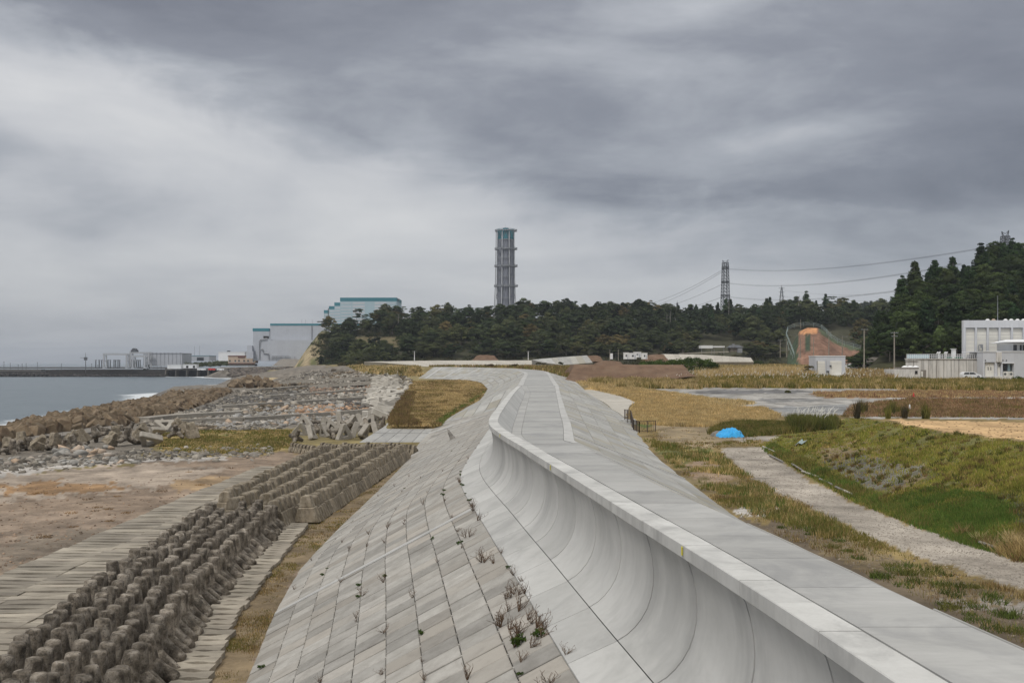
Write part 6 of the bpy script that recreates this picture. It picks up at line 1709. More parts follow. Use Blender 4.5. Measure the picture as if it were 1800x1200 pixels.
def vehicle(name, loc, rz, lab, cat, body, L, W, wins, wheels, mat='paint', wr=.33, roofrack=False):
    """body: side outline (x,z); wins: side window outlines"""
    root = empty(name, loc, rz, lab, cat)
    def mesh(nm, loops, mt, parent=root, bev=.04):
        mb = MB()
        for pts, y0, y1, ins in loops:
            cz = sum(p[1] for p in pts) / len(pts)
            mb.hexa([(x, y0, z) for x, z in pts], [(x, y1, z) for x, z in pts])
        me = bpy.data.meshes.new(nm); me.from_pydata(mb.v, [], mb.f)
        bm = bmesh.new(); bm.from_mesh(me); bmesh.ops.recalc_face_normals(bm, faces=bm.faces)
        if bev: bmesh.ops.bevel(bm, geom=bm.edges[:], offset=bev, segments=2, affect='EDGES')
        bm.to_mesh(me); bm.free(); me.materials.append(mt); return link(nm, me, parent)
    bo = mesh('body', [(body, -W / 2, W / 2, 0)], M[mat])
    for w in wins:
        mesh('side_window', [(w, -W / 2 - .012, -W / 2 + .05, 0)], M['glass'], bev=0)
        mesh('side_window', [(w, W / 2 - .05, W / 2 + .012, 0)], M['glass'], bev=0)
    for x in wheels:
        for s in (-1, 1):
            mb = MB(); mb.bar((x, s * (W / 2 - .2), wr), (x, s * (W / 2 + .02), wr), wr, 16)
            me = bpy.data.meshes.new('wheel'); me.from_pydata(mb.v, [], mb.f); me.materials.append(M['rubber']); wo = link('wheel', me, root)
            mb = MB(); mb.bar((x, s * (W / 2), wr), (x, s * (W / 2 + .035), wr), wr * .6, 12)
            me = bpy.data.meshes.new('rim'); me.from_pydata(mb.v, [], mb.f); me.materials.append(M['steel']); link('rim', me, wo)
    return root, mesh
# van (nose to the left)
vz = 11.56
root, mesh = vehicle('parked_van', (X_(1501.5, 338), 338, vz), 0, 'white minivan with a roof box parked on the side road behind the hut', 'van',
    [(-2.3, .3), (-2.32, .85), (-2.15, 1.05), (-1.55, 1.75), (-1.3, 1.9), (2.1, 1.93), (2.28, 1.75), (2.33, .9), (2.3, .3)], 4.7, 1.75,
    [[(-1.75, 1.1), (-1.4, 1.65), (-.95, 1.68), (-.95, 1.1)], [(-.8, 1.1), (-.8, 1.7), (.55, 1.7), (.55, 1.1)], [(.75, 1.1), (.75, 1.7), (1.95, 1.7), (2.05, 1.1)]], (-1.5, 1.45))
mesh('roof_box', [([(0.2, 1.94), (0.25, 2.4), (.8, 2.4), (.85, 1.94)], -.4, .4, 0)], M['white'])
mesh('headlight', [([(-2.34, .8), (-2.3, 1.0), (-2.15, 1.0), (-2.2, .8)], -.86, -.55, 0)], M['glass'], bev=0)
mesh('bumper', [([(-2.38, .3), (-2.38, .5), (-2.25, .5), (-2.25, .3)], -.86, .86, 0)], M['steel'], bev=0)
root, mesh = vehicle('parked_car', (X_(1706, 226), 226, float(gz(X_(1706, 226), 226)) + .55), 0, 'silver white car with dark windows half hidden by bushes in front of the stained wall', 'car',
    [(-2.1, .25), (-2.12, .9), (-1.95, 1.35), (-1.6, 1.5), (.5, 1.5), (1.3, 1.05), (2.05, .85), (2.15, .6), (2.12, .25)], 4.3, 1.7,
    [[(-1.9, .95), (-1.7, 1.35), (-.7, 1.4), (-.7, .95)], [(-.6, .95), (-.6, 1.4), (.35, 1.4), (.95, .98)]], (-1.35, 1.4))
# white parked vehicles half hidden behind the hut
root, mesh = vehicle('parked_truck', (X_(1494, 362), 362, 11.6), 0, 'pale flatbed truck mostly hidden between the hut and the roadside bushes', 'truck',
    [(-3.5, .6), (-3.5, 1.6), (-.8, 1.6), (-.8, 1.0), (3.4, 1.0), (3.4, .6)], 7, 2, [], (-2.6, 2.3), wr=.42)
mesh('cargo', [([(-.6, 1.0), (-.6, 1.9), (3.3, 1.7), (3.3, 1.0)], -.95, .95, 0)], M['steel'])

# ---------------------------------------------------------------- black fence, tarp, cone, marker, sticks
def build_black_fence():
    root = empty('metal_fence', tuple(gpt(1138, 766)), label='dark brown metal railing at the foot of the landward slope', cat='fence')
    A = [at(1098, 755, Y=116), at(1109, 755.5, Y=114), at(1113.5, 764, Y=106), at(1124, 766, Y=103.5), at(1152, 766, Y=103.5)]
    A[0][2] = gz(A[0][0], A[0][1]) + .55; A[1][2] = A[0][2]
    for k in (2, 3, 4): A[k][2] = float(gz(A[k][0], A[k][1])) + .05
    h = 1.15
    for a, b in zip(A[:-1], A[1:]):
        L = np.linalg.norm(b - a); n = max(2, int(L / .17))
        for f in ([0, 1] if L < 1 else [0, .5, 1] if L > 1.5 else [0, 1]):
            p = a + (b - a) * f; mb = MB(); mb.box(p[0], p[1], p[2] - .3, .08, .08, h + .3); mb.build('post', M['brown'], root)
        for z in (.08, h - .04):
            mb = MB(); mb.bar(a + (0, 0, z), b + (0, 0, z), .035); mb.build('rail', M['brown'], root)
        for k in range(1, n):
            p = a + (b - a) * k / n; mb = MB(); mb.box(p[0], p[1], p[2] + .09, .026, .026, h - .14); mb.build('baluster', M['brown'], root)
    o = np.array(A[0]); mb = MB(); mb.box(o[0] + .5, o[1] + .6, o[2] - .8, 1.6, 1.6, .75); tag(mb.build('concrete_plinth', M['coping']), 'small concrete landing block inside the corner of the dark railing', 'plinth')
build_black_fence()

def build_tarp():
    c = gpt(1286, 768.5); w = 45 * c[1] / F; hh = 12.5 * c[1] / F
    n, m = 46, 26; P = np.zeros((m, n, 3))
    for i in range(m):
        for j in range(n):
            u = j / (n - 1) * 2 - 1; v = i / (m - 1) * 2 - 1
            prof_ = (max(0, 1 - abs(u) ** 3.2)) * (max(0, 1 - abs(v) ** 2.6))
            asym = .78 + .22 * math.cos((u - .25) * 2.2) - .18 * max(0, -u - .2)
            P[i, j] = (c[0] + u * w / 2, c[1] + 1.0 + v * 1.3, c[2] + hh * asym * prof_ ** .5 - .02)
    rx = P[..., 0]; ry = P[..., 1]
    fold = np.abs(np.sin(rx * 4.3 + ry * 1.7 + 5 * fbm(rx * 1.2, ry * 1.2, 3))) * .22 + (fbm(rx * 3.5, ry * 3.5, 5) - .5) * .22 - np.abs(np.sin(rx * 7 - ry * 4 + 5 * fbm(rx, ry * 2, 7))) * .05
    P[..., 2] += fold * np.clip((P[..., 2] - c[2]) * 2.5, 0, 1)
    a, b, _ = P.shape; idx = np.arange(a * b).reshape(a, b)
    q = np.stack([idx[:-1, :-1], idx[:-1, 1:], idx[1:, 1:], idx[1:, :-1]], -1).reshape(-1, 4)
    o = link('tarpaulin', npmesh('tarpaulin', P.reshape(-1, 3), q, M['tarp'], None, True)); tag(o, 'bright blue tarpaulin draped over a low heap by the gravel track', 'tarpaulin')
    mound('earth_mound', [(1252, 768), (1266, 769), (1280, 768)], [(1256, 762), (1264, 758.5), (1272, 759), (1276, 763)], c[1] + .8, 1.2, 'small grey soil heap sticking out left of the blue tarpaulin', 'retain', nz=.12)
build_tarp()

def build_cone():
    p = gpt(1606, 698.5); h = 9 * p[1] / F; root = empty('traffic_cone', tuple(p), label='red traffic cone standing in the dry grass by the asphalt', cat='traffic cone')
    mb = MB(); mb.box(p[0], p[1], p[2], .5, .5, .06); mb.build('base', M['red'], root)
    mb = MB(); mb.bar(p + (0, 0, .063), p + (0, 0, h), .2, 12, .04); mb.build('cone', M['red'], root)
    p = gpt(1599, 720); h = 9.5 * p[1] / F; root = empty('marker_post', tuple(p), label='white marker cone at the near edge of the reddish grass', cat='marker')
    mb = MB(); mb.box(p[0], p[1], p[2], .45, .45, .06); mb.build('base', M['whiteplastic'], root)
    mb = MB(); mb.bar(p + (0, 0, .063), p + (0, 0, h), .2, 10, .06); mb.build('shaft', M['whiteplastic'], root)
build_cone()
# row of pale kerb stones / poles between gravel track and bank
seg = [((1341, 787), (1361, 796)), ((1352, 802), (1376, 814)), ((1392, 818), (1410, 829)), ((1410, 831), (1438, 841)), ((1441, 845), (1463, 855)), ((1469, 859), (1484, 866)), ((1484, 866), (1498, 872)), ((1722, 958), (1752, 968))]
for i, (a, b) in enumerate(seg):
    A, B = gpt(*a), gpt(*b); mb = MB(); A[2] += .12; B[2] += .12
    mb.bar(A, B, .075, 7, .06); w = 'near the blue tarpaulin' if i < 2 else ('in the middle of the track' if i < 7 else 'at the near end of the bank')
    tag(mb.build('kerb_pole', M['driftwood' if i % 3 else 'whiteconc']), 'pale pole at the foot of the green bank, %s' % w, 'pole', 'poles lying along the bank, ' + w)
# plastic sheet on the bank
def build_sheet():
    c = gpt(1408, 777); mb = MB(); 
    pts = [(1392, 789), (1402, 783), (1410, 785), (1424, 776), (1414, 778), (1411, 773), (1404, 777)]
    q = [gpt(1408 + (x - 1408) * .7, 781 + (y - 781) * .7) + (0, 0, .16 + .05 * (i % 2)) for i, (x, y) in enumerate(pts)]
    mb.hexa([p - (0, 0, .02) for p in q], q); tag(mb.build('plastic_sheet', M['net']), 'crumpled pale blue plastic sheet lying on the end of the green bank', 'plastic sheet')
build_sheet()
# driftwood stump on the slope
def build_stump():
    t = 101.; p = A_(t) * .42 + Tt(t) * .58; s = 1.6
    p = None
    # find slope point seen at pixel (797, 771)
    best = None
    for t in np.arange(60, 150, .5):
        for v in np.linspace(0, 1, 40):
            q = A_(t) + (Tt(t) - A_(t)) * v; x, y = proj(*q); d = (x - 797) ** 2 + (y - 772) ** 2
            if best is None or d < best[0]: best = (d, q)
    p = best[1]; k = p[1] / F
    mb = MB(); P = lambda x, y, d=0: (p[0] + (x - 797) * k, p[1] + d, p[2] - (y - 772) * k)
    pts = [P(797, 773), P(794, 767), P(790, 760), P(789, 756)]
    for (a, b), r0, r1 in zip(zip(pts[:-1], pts[1:]), (.42, .27, .2), (.27, .2, .08)): mb.bar(a, b, r0, 8, r1)
    mb.bar(P(796, 772), P(800, 767), .2, 6, .05); mb.bar(P(797, 773), P(803, 770, -.4), .25, 6, .06); mb.bar(P(797, 773), P(791, 775, -.5), .25, 6, .08)
    mb.bar(P(798, 773), P(806, 772.5, .3), .18, 6, .04); mb.bar(P(789.5, 758), P(787, 754), .1, 5, .03)
    tag(mb.build('driftwood_stump', M['driftwood']), 'grey driftwood tree stump with roots stranded on the block slope', 'stump')
build_stump()
HAZE = True
# ---------------------------------------------------------------- trees
def leaf_mat(name, c1, c2, c3):
    """leaf colours: varies per tree (object random), per clump (vertex colour) """
    mt = bpy.data.materials.new(name); mt.use_nodes = True; w = NT(mt.node_tree); w.n.clear()
    out = w.n.new('ShaderNodeOutputMaterial'); bs = w.n.new('ShaderNodeBsdfPrincipled'); w.l.new(bs.outputs[0], out.inputs[0])
    oi = w.n.new('ShaderNodeObjectInfo'); ca = w.n.new('ShaderNodeAttribute'); ca.attribute_name = 'col'
    geo = w.n.new('ShaderNodeNewGeometry')
    r = oi.outputs['Random']
    f = w.m('FRACT', w.m('ADD', r, w.m('MULTIPLY', w.noise(geo.outputs['Position'], .03, 3, .5), .35)))
    base = w.ramp(f, [(0.0, c1), (.5, c2), (.84, c2), (.97, c3)])
    base = w.mix(1.0, base, ca.outputs['Color'], 'MULTIPLY')
    g = w.m('ADD', .72, w.m('MULTIPLY', w.m('FRACT', w.m('MULTIPLY', r, 13.7)), .6))
    base = w.mix(1.0, base, w.comb(g, g, g), 'MULTIPLY')
    w.put(bs.inputs['Base Color'], base); bs.inputs['Roughness'].default_value = .8; bs.inputs['Specular IOR Level'].default_value = .15
    return mt
M['leaf_broad'] = leaf_mat('broadleaf_foliage', (.038, .056, .022), (.070, .080, .032), (.13, .10, .04))
M['leaf_hill'] = leaf_mat('dark_hill_foliage', (.024, .042, .014), (.042, .062, .018), (.055, .072, .022))
M['leaf_cedar'] = leaf_mat('cedar_foliage', (.016, .034, .013), (.028, .050, .017), (.045, .058, .02))
M['leaf_pine'] = leaf_mat('pine_foliage', (.026, .050, .024), (.040, .066, .028), (.06, .07, .032))
M['leaf_light'] = leaf_mat('light_green_foliage', (.075, .105, .035), (.085, .12, .04), (.12, .13, .05))

def crown(seed, kind, n_clump, n_leaf, leaf):
    """unit tree: base at z=0, height 1 (scaled later), returns V,F,C of foliage"""
    r = np.random.default_rng(seed); V = []; C = []
    cl = []
    for i in range(n_clump):
        if kind == 'cedar':
            z = r.uniform(.18, 1.0) ** .85; rad = (1.03 - z) * .30 * r.uniform(.5, 1.05); cs = .05 + .05 * (1 - z)
        elif kind == 'pine':
            z = r.choice([.62, .74, .86, .95]) + r.uniform(-.03, .03); rad = r.uniform(0, .34) * (1.25 - abs(z - .75) * 1.6); cs = .07
        else:
            th = r.uniform(0, 1); z = .22 + .75 * th; rad = .42 * math.sin(math.pi * min(1, (.12 + th * .92))) ** .6 * r.uniform(.55, 1.05); cs = r.uniform(.055, .12)
        a = r.uniform(0, 2 * math.pi); cl.append((rad * math.cos(a), rad * math.sin(a), z, cs, r.uniform(.55, 1.5)))
    for x, y, z, cs, br in cl:
        m = n_leaf
        d = r.normal(size=(m, 3)); d /= np.linalg.norm(d, axis=1)[:, None]
        fl = .55 if kind != 'pine' else .28
        P = np.array([x, y, z]) + d * cs * np.array([1.15, 1.15, fl]) * r.uniform(.55, 1.0, (m, 1))
        t1 = np.cross(d, r.normal(size=(m, 3))); t1 /= np.linalg.norm(t1, axis=1)[:, None]
        t2 = np.cross(d + r.normal(size=(m, 3)) * .5, t1); t2 /= np.linalg.norm(t2, axis=1)[:, None]
        s = leaf * r.uniform(.6, 1.3, (m, 1))
        if kind == 'cedar': t1 = t1 + np.array([0, 0, -.5])
        V.append(np.stack([P - t1 * s, P + t1 * s, P + t2 * s * 1.3], 1).reshape(-1, 3))
        C.append(np.repeat(br * r.uniform(.85, 1.15, (m, 1)), 3, 0) * np.ones(3))
    V = np.concatenate(V); C = np.concatenate(C); Fc = np.arange(len(V)).reshape(-1, 3)
    # inner mass so that the sky does not shine through everywhere
    if kind != 'pine':
        v, f = rock_shapes(1, seed + 400, 26, 1.0)[0]
        v = v * (np.array([.26, .26, .28]) if kind != 'cedar' else np.array([.12, .12, .36])) + np.array([0, 0, .60 if kind != 'cedar' else .52])
        Fc = np.concatenate([Fc, f + len(V)]); V = np.concatenate([V, v]); C = np.concatenate([C, np.tile([.5, .5, .5], (len(v), 1))])
    return V, Fc, C
def trunk_mesh(kind, seed):
    mb = MB(); rr = random.Random(seed)
    h = .9 if kind == 'cedar' else .6
    mb.bar((0, 0, -.08), (0, 0, h * .5), .022, 7, .016); mb.bar((0, 0, h * .5), (rr.uniform(-.03, .03), rr.uniform(-.03, .03), h), .016, 6, .007)
    for k in range(5 if kind != 'cedar' else 3):
        a = rr.uniform(0, 6.28); z = rr.uniform(.25, .5); L = .26 if kind != 'cedar' else .12
        mb.bar((0, 0, z), (L * math.cos(a), L * math.sin(a), z + L * (.9 if kind != 'pine' else .5)), .011, 5, .004)
    me = bpy.data.meshes.new('trunk'); me.from_pydata(mb.v, [], mb.f); me.materials.append(M['bark']); return me
TREES = {}
for kind, mt, nv, nc, nl, lf in (('broad', 'leaf_broad', 6, 46, 60, .026), ('cedar', 'leaf_cedar', 5, 70, 40, .020), ('pine', 'leaf_pine', 4, 26, 60, .024), ('hill', 'leaf_hill', 5, 54, 60, .022), ('light', 'leaf_light', 2, 60, 70, .020)):
    L = []
    for s in range(nv):
        V, Fc, C = crown(100 + s * 7 + len(kind), kind if kind in ('broad', 'cedar', 'pine') else 'broad', nc, nl, lf)
        L.append((npmesh('crown', V, Fc, M[mt], C), trunk_mesh(kind, s), (V, Fc, C)))
    TREES[kind] = L
def tree(kind, x, y, z, h, w, lab, group, name=None, cat='tree'):
    cr, tr, _ = R.choice(TREES[kind])
    nm = name or {'broad': 'broadleaf_tree', 'cedar': 'cedar_tree', 'pine': 'pine_tree', 'light': 'broadleaf_tree', 'hill': 'broadleaf_tree'}[kind]
    root = empty(nm, (x, y, z), R.uniform(0, 6.28), lab, cat, group); root.scale = (w, w, h)
    link('trunk', tr, root); link('crown', cr, root); return root
FOREST_REST = []
def forest():
    # ridge: candidates over the slope, front ones and skyline ones as individuals
    cand = []
    for row in range(13):
        Yr = 572 + row * 11.5
        step = 9.6 / Yr * F
        x = 560 + R.uniform(0, step)
        while x < 1640:
            Y = Yr + R.uniform(-4, 4); px = x + R.uniform(-.3, .3) * step
            z = float(ridge_z(px, Y)); py = EL - F * (z - CZ) / Y
            ok = True
            if px < 600 and py > 575 and R.random() < .5 and px < 575: ok = False
            if px < 566: ok = False
            if px < 620 and Y < 620: ok = px > 560 and z > 4
            if 622 < px < 700 and 592 < py < 624: ok = False
            if 930 < px < 995 and 565 < py < 579: ok = False
            if 1376 < px < 1510 and Y < 640 and py > 560: ok = False
            if 1225 < px < 1310 and py > 600: ok = False
            if ok: cand.append((px, Y, z, row))
            x += step * R.uniform(.85, 1.2)
    R.shuffle(cand)
    ind = 0
    for px, Y, z, row in cand:
        kind = 'broad'
        if px > 1180 and R.random() < .18 and row > 4: kind = 'cedar'
        if px < 900 and row > 9 and R.random() < .45: kind = 'pine'
        elif row > 10 and R.random() < .15: kind = 'pine'
        top = row >= 11
        h = R.choice([R.uniform(8, 11), R.uniform(11, 15.5)]) * (1.0 if kind != 'cedar' else 1.15) * (.75 if px < 600 else 1); w = h * R.uniform(1.05, 1.55) * (.75 if kind == 'cedar' else 1)
        if row < 2: h *= .7
        X = X_(px, Y)
        front = row < 4 or row >= 11
        if ind < 290 and (front or R.random() < .45):
            where = 'ridge by the cliff' if px < 760 else ('ridge below the vent stack' if px < 1000 else ('middle of the ridge' if px < 1250 else 'ridge below the pylon'))
            lvl = 'on the skyline' if row >= 11 else ('at the foot' if row < 4 else 'on the slope')
            kn = {'broad': 'dull green broadleaf tree', 'cedar': 'dark pointed conifer', 'pine': 'dark flat crowned pine'}[kind]
            tree(kind, X, Y, z, h, w, '%s %s of the %s' % (kn, lvl, where), '%ss %s, %s' % (kn, lvl, where)); ind += 1
        else: FOREST_REST.append((kind, X, Y, z, h, w))
    # right hill
    cand = []
    for row in range(13):
        Yr = 306 + row * 8.6; step = 6.8 / Yr * F; x = 1520
        while x < 2060:
            Y = Yr + R.uniform(-3, 3); px = x + R.uniform(-.3, .3) * step; z = float(hill_z(px, Y))
            dep = np.interp(px, [1505, 1560, 1700, 1900], [345, 370, 400, 420])
            if Y < dep + 6 and not (px < 1535 and Y < 312): cand.append((px, Y, z, Y > dep - 12))
            x += step * R.uniform(.8, 1.15)
    n = 0
    for px, Y, z, top in cand:
        kind = 'cedar' if ((top and R.random() < .5) or R.random() < .25) else 'hill'
        h = R.uniform(9, 13.5) * (1.1 if kind == 'cedar' else .9); w = h * R.uniform(.95, 1.3) * (1.05 if kind == 'cedar' else 1.0)
        if px < 1560: h *= np.interp(px, [1518, 1560], [.45, .9]); w *= .8
        X = X_(px, Y)
        kn = 'dark pointed cedar' if kind == 'cedar' else 'rounded dark green tree'
        where = 'above the machine hall' if px > 1690 else ('behind the utility pole' if px > 1560 else 'at the left edge')
        lvl = 'on the skyline' if top else ('at the foot' if Y < 325 else 'on the slope')
        if px < 1850: tree(kind, X, Y, z, h, w, '%s %s, right hill, %s' % (kn, lvl, where), '%ss %s, right hill, %s' % (kn, lvl, where)); n += 1
        else: FOREST_REST.append((kind, X, Y, z, h, w))
    tree('light', X_(1596, 306), 306, Z_(640, 306), 13, 11, 'tall light green tree standing out at the foot of the dark wooded hill', None)
    tree('light', X_(1652, 312), 312, Z_(640, 312), 12, 8, 'slender light green tree on the lower right hill above the railing', None)
    # far wood on the distant hill
    for i in range(260):
        px = R.uniform(1480, 1900); Y = R.uniform(1200, 1400)
        top = np.interp(px, [1380, 1480, 1540, 1556, 1600, 1800, 2100], [545, 534, 527, 525, 532, 540, 545]); s = min(1, (Y - 1150) / 200) ** .7
        z = 10 + (CZ + (EL - top) * 1350 / F - 14 - 10) * s; FOREST_REST.append(('broad', X_(px, Y), Y, z, 14, 16))
    # trees by the harbour
    V = []; Fs = []; Cs = []; k = 0
    for kind, X, Y, z, h, w in FOREST_REST:
        v, f, c = R.choice(TREES[kind])[2]
        a = R.uniform(0, 6.28); ca, sa = math.cos(a), math.sin(a); step = 2 if len(f) > 1500 else 1
        # keep every second leaf, slightly larger
        nl = (len(f) // 1)
        leaf = v[: (len(v) // 3) * 3] if kind == 'pine' else v
        f2 = f[::2]; used = f2.ravel(); vv = v[used]; cc = c[used]
        ctr = vv.reshape(-1, 3, 3).mean(1, keepdims=True); vv = (ctr + (vv.reshape(-1, 3, 3) - ctr) * 1.35).reshape(-1, 3)
        q = np.stack([(vv[:, 0] * ca - vv[:, 1] * sa) * w + X, (vv[:, 0] * sa + vv[:, 1] * ca) * w + Y, vv[:, 2] * h + z], 1)
        V.append(q); Fs.append(np.arange(len(q)).reshape(-1, 3) + k); k += len(q); Cs.append(cc * R.uniform(.7, 1.35))
    V = np.concatenate(V); Fs = np.concatenate(Fs); Cs = np.concatenate(Cs)
    print('forest rest', len(FOREST_REST), 'tris', len(Fs), 'individuals', ind, n)
    o = link('distant_forest', npmesh('distant_forest', V, Fs, M['leaf_broad'], Cs)); tag(o, 'dense dull green wood filling the ridge between the single trees', 'forest', kind='stuff')
forest()

# scrub at ridge foot, thicket, bushes
def scatter_leafballs(pts, r0, n_leaf, leaf, cols, seed, flat=.8):
    rr = np.random.default_rng(seed); V = []; C = []
    for (x, y, z), r in zip(pts, r0):
        m = n_leaf; d = rr.normal(size=(m, 3)); d /= np.linalg.norm(d, axis=1)[:, None]; d[:, 2] = np.abs(d[:, 2])
        P = np.array([x, y, z]) + d * r * np.array([1, 1, flat]) * rr.uniform(.5, 1.05, (m, 1))
        t1 = rr.normal(size=(m, 3)); t1 /= np.linalg.norm(t1, axis=1)[:, None]; t2 = rr.normal(size=(m, 3)); t2 /= np.linalg.norm(t2, axis=1)[:, None]
        s = leaf * rr.uniform(.6, 1.4, (m, 1))
        V.append(np.stack([P - t1 * s, P + t1 * s, P + t2 * s], 1).reshape(-1, 3)); c = np.array(cols[rr.integers(len(cols))]) * rr.uniform(.75, 1.25)
        C.append(np.repeat(c * rr.uniform(.7, 1.3, (m, 1)), 3, 0))
    V = np.concatenate(V); return V, np.arange(len(V)).reshape(-1, 3), np.concatenate(C)
def bush(name, pts, rad, nl, lf, cols, seed, lab, cat='bush', flat=.8, kind=None):
    V, Fc, C = scatter_leafballs(pts, rad, nl, lf, cols, seed, flat)
    c = np.array([V[:, 0].mean(), V[:, 1].mean(), V[:, 2].min()])
    o = link(name, npmesh(name, V - c, Fc, M['grass'], C), None, tuple(c)); tag(o, lab, cat, kind=kind); return o
# thicket behind the embankment
p = []; r = []
for i in range(150):
    px = R.uniform(1128, 1262); Y = R.uniform(262, 276); h = np.interp(px, [1128, 1150, 1190, 1215, 1245, 1262], [632, 630, 627, 624, 626, 640]); x = X_(px, Y)
    g = float(gz(x, Y)); top = Z_(h, Y); z = g + (top - g - 1.2) * R.random() ** .6; p.append((x, Y, max(g, z))); r.append(R.uniform(.9, 1.5))
bush('thicket', p, r, 90, .22, [(.055, .085, .022), (.075, .11, .03), (.04, .065, .02)], 3, 'dense bright green thicket behind the brown embankment', 'thicket', kind='stuff')
# bushes
for px, py, w, h, cols, lab in ((1333, 643, 18, 13, [(.06, .085, .025)], 'round green bush in front of the white seawall far right'), (1424, 652, 22, 24, [(.075, .07, .03), (.10, .07, .035)], 'dark shrub pressed against the left side of the white hut'),
        (1512, 650, 30, 18, [(.06, .08, .025), (.09, .10, .04)], 'leafy roadside bush right of the parked van'), (1492, 634, 22, 12, [(.10, .10, .05)], 'pale green shrub above the parked van'),
        (1060, 640, 10, 4, [(.06, .07, .03)], 'small dark shrub on the low heap'), (722, 654, 13, 9, [(.04, .055, .02)], 'dark round bush on the far grass flat left of the seawall bend'),
        (986, 640, 8, 5, [(.05, .06, .025)], 'small bush in front of the pale ramp'), (950, 640, 22, 4, [(.08, .075, .03)], 'low hedge bush along the foot of the far seawall'), (860, 643, 18, 4, [(.10, .075, .04)], 'reddish brown scrub along the seawall crest, left one'), (905, 643, 16, 4, [(.09, .075, .035)], 'brown scrub along the seawall crest, right one'),
        (258, 646, 11, 16, [(.03, .035, .02)], 'dark round tree beside the right gantry crane'), (1385, 690, 10, 5, [(.10, .10, .04)], 'low weed clump on the asphalt'), (1722, 665, 66, 9, [(.05, .08, .02), (.07, .09, .03)], 'dark green bushes hiding the car in front of the annex'), (1790, 664, 20, 12, [(.05, .08, .02)], 'green shrub at the right edge below the annex')):
    if px == 258: base = np.array([X_(px, 975), 975, 6.4])
    elif px in (722,): base = at(px, py + 2, Y=410.)
    elif px in (950, 860, 905, 986): base = at(px, py, Y=400.)
    elif px in (1722, 1790): base = np.array([X_(px, 222), 222, float(gz(X_(px, 222), 222))])
    elif px == 1424: base = np.array([X_(px, 246), 246, Z_(659, 246)])
    elif px in (1492, 1512): base = at(px, py, Y=333.)
    else: base = gpt(px, py)
    k = base[1] / F; W, H = w * k, h * k; n = max(5, int(w / 3)); P = []; Rr = []
    for i in range(n * 3):
        u = R.uniform(-.42, .42); hh = max(0, 1 - (2 * u) ** 2) ** .5
        P.append((base[0] + u * W, base[1] + R.uniform(-.25, .25) * min(W, 3), base[2] + R.uniform(0, .62) * H * hh)); Rr.append(min(W * .2, H * .35) * R.uniform(.8, 1.2))
    bush('bush', P, Rr, 110, .55 * k * 1.0 + .04, cols, px, lab)

# scrub under the wood edge
p = []; r = []
for i in range(520):
    px = R.uniform(600, 1520); Y = R.uniform(545, 575)
    if 1376 < px < 1512: continue
    x = X_(px, Y); z = max(float(ridge_z(px, Y)), CZ - 1) - .5; p.append((x, Y, z)); r.append(R.uniform(2, 3.6))
bush('scrub', p, r, 70, .55, [(.05, .055, .024), (.065, .07, .03), (.04, .045, .022), (.08, .07, .035)], 8, 'dull green scrub along the foot of the wooded ridge', 'scrub', kind='stuff')
p = []; r = []
for i in range(800):
    px = R.uniform(549, 690); Y = R.uniform(592, 690); z = float(ridge_z(px, Y))
    if px < 549 + (R.random() * 30) or (622 < px < 700 and 592 < EL - F * (z - CZ) / Y < 620): continue
    z = max(z, 2.0)
    p.append((X_(px, Y), Y, z)); r.append(R.uniform(1.8, 3.2))
bush('scrub', p, r, 80, .5, [(.04, .05, .025), (.055, .06, .03), (.08, .075, .045)], 9, 'dark scrub covering the lower headland above the rocky shore', 'scrub', kind='stuff')
p = []; r = []
for i in range(160):
    px = R.uniform(300, 402); Y = R.uniform(1000, 1060); p.append((X_(px, Y), Y, Z_(np.interp(px, [300, 330, 402], [648, 641, 637]) + R.uniform(0, 5), Y))); r.append(R.uniform(2, 4))
bush('scrub', p, r, 60, .8, [(.06, .075, .03), (.09, .10, .045)], 10, 'grassy green rise between the warehouse and the beige lodging house', 'scrub', kind='stuff')

# ---------------------------------------------------------------- grasses
def blades(P, n, h, spread, wd, C, lean=.35, seed=0, bend=True, vary=.25):
    """n bent blades per point"""
    rr = np.random.default_rng(seed); m = len(P)
    P = np.repeat(P, n, 0); hh = np.repeat(h, n) * rr.uniform(.55, 1.15, m * n); C = np.repeat(C, n, 0) * rr.uniform(1 - vary, 1 + vary, (m * n, 1)); wd = np.repeat(wd, n); sp = np.repeat(spread, n)
    a = rr.uniform(0, 2 * np.pi, m * n); rad = sp * np.sqrt(rr.uniform(0, 1, m * n))
    B = P + np.stack([rad * np.cos(a), rad * np.sin(a), np.zeros(m * n)], 1)
    b = rr.uniform(0, 2 * np.pi, m * n); ln = lean * rr.uniform(.2, 1.3, m * n)
    D = np.stack([np.cos(b) * ln, np.sin(b) * ln, np.ones(m * n)], 1)
    S = np.stack([-np.sin(b + .6), np.cos(b + .6), np.zeros(m * n)], 1) * wd[:, None] / 2
    T = B + D * hh[:, None]; Mm = B + D * hh[:, None] * .5 * np.array([.75, .75, 1.08]); T[:, 2] -= hh * ln * .25
    V = np.stack([B - S, B + S, Mm + S * .8, Mm - S * .8, T], 1).reshape(-1, 3)
    k = np.arange(m * n) * 5
    Fc = np.concatenate([np.stack([k, k + 1, k + 2], 1), np.stack([k, k + 2, k + 3], 1), np.stack([k + 3, k + 2, k + 4], 1)])
    Cv = np.repeat(C, 5, 0); 
    return V, Fc, Cv
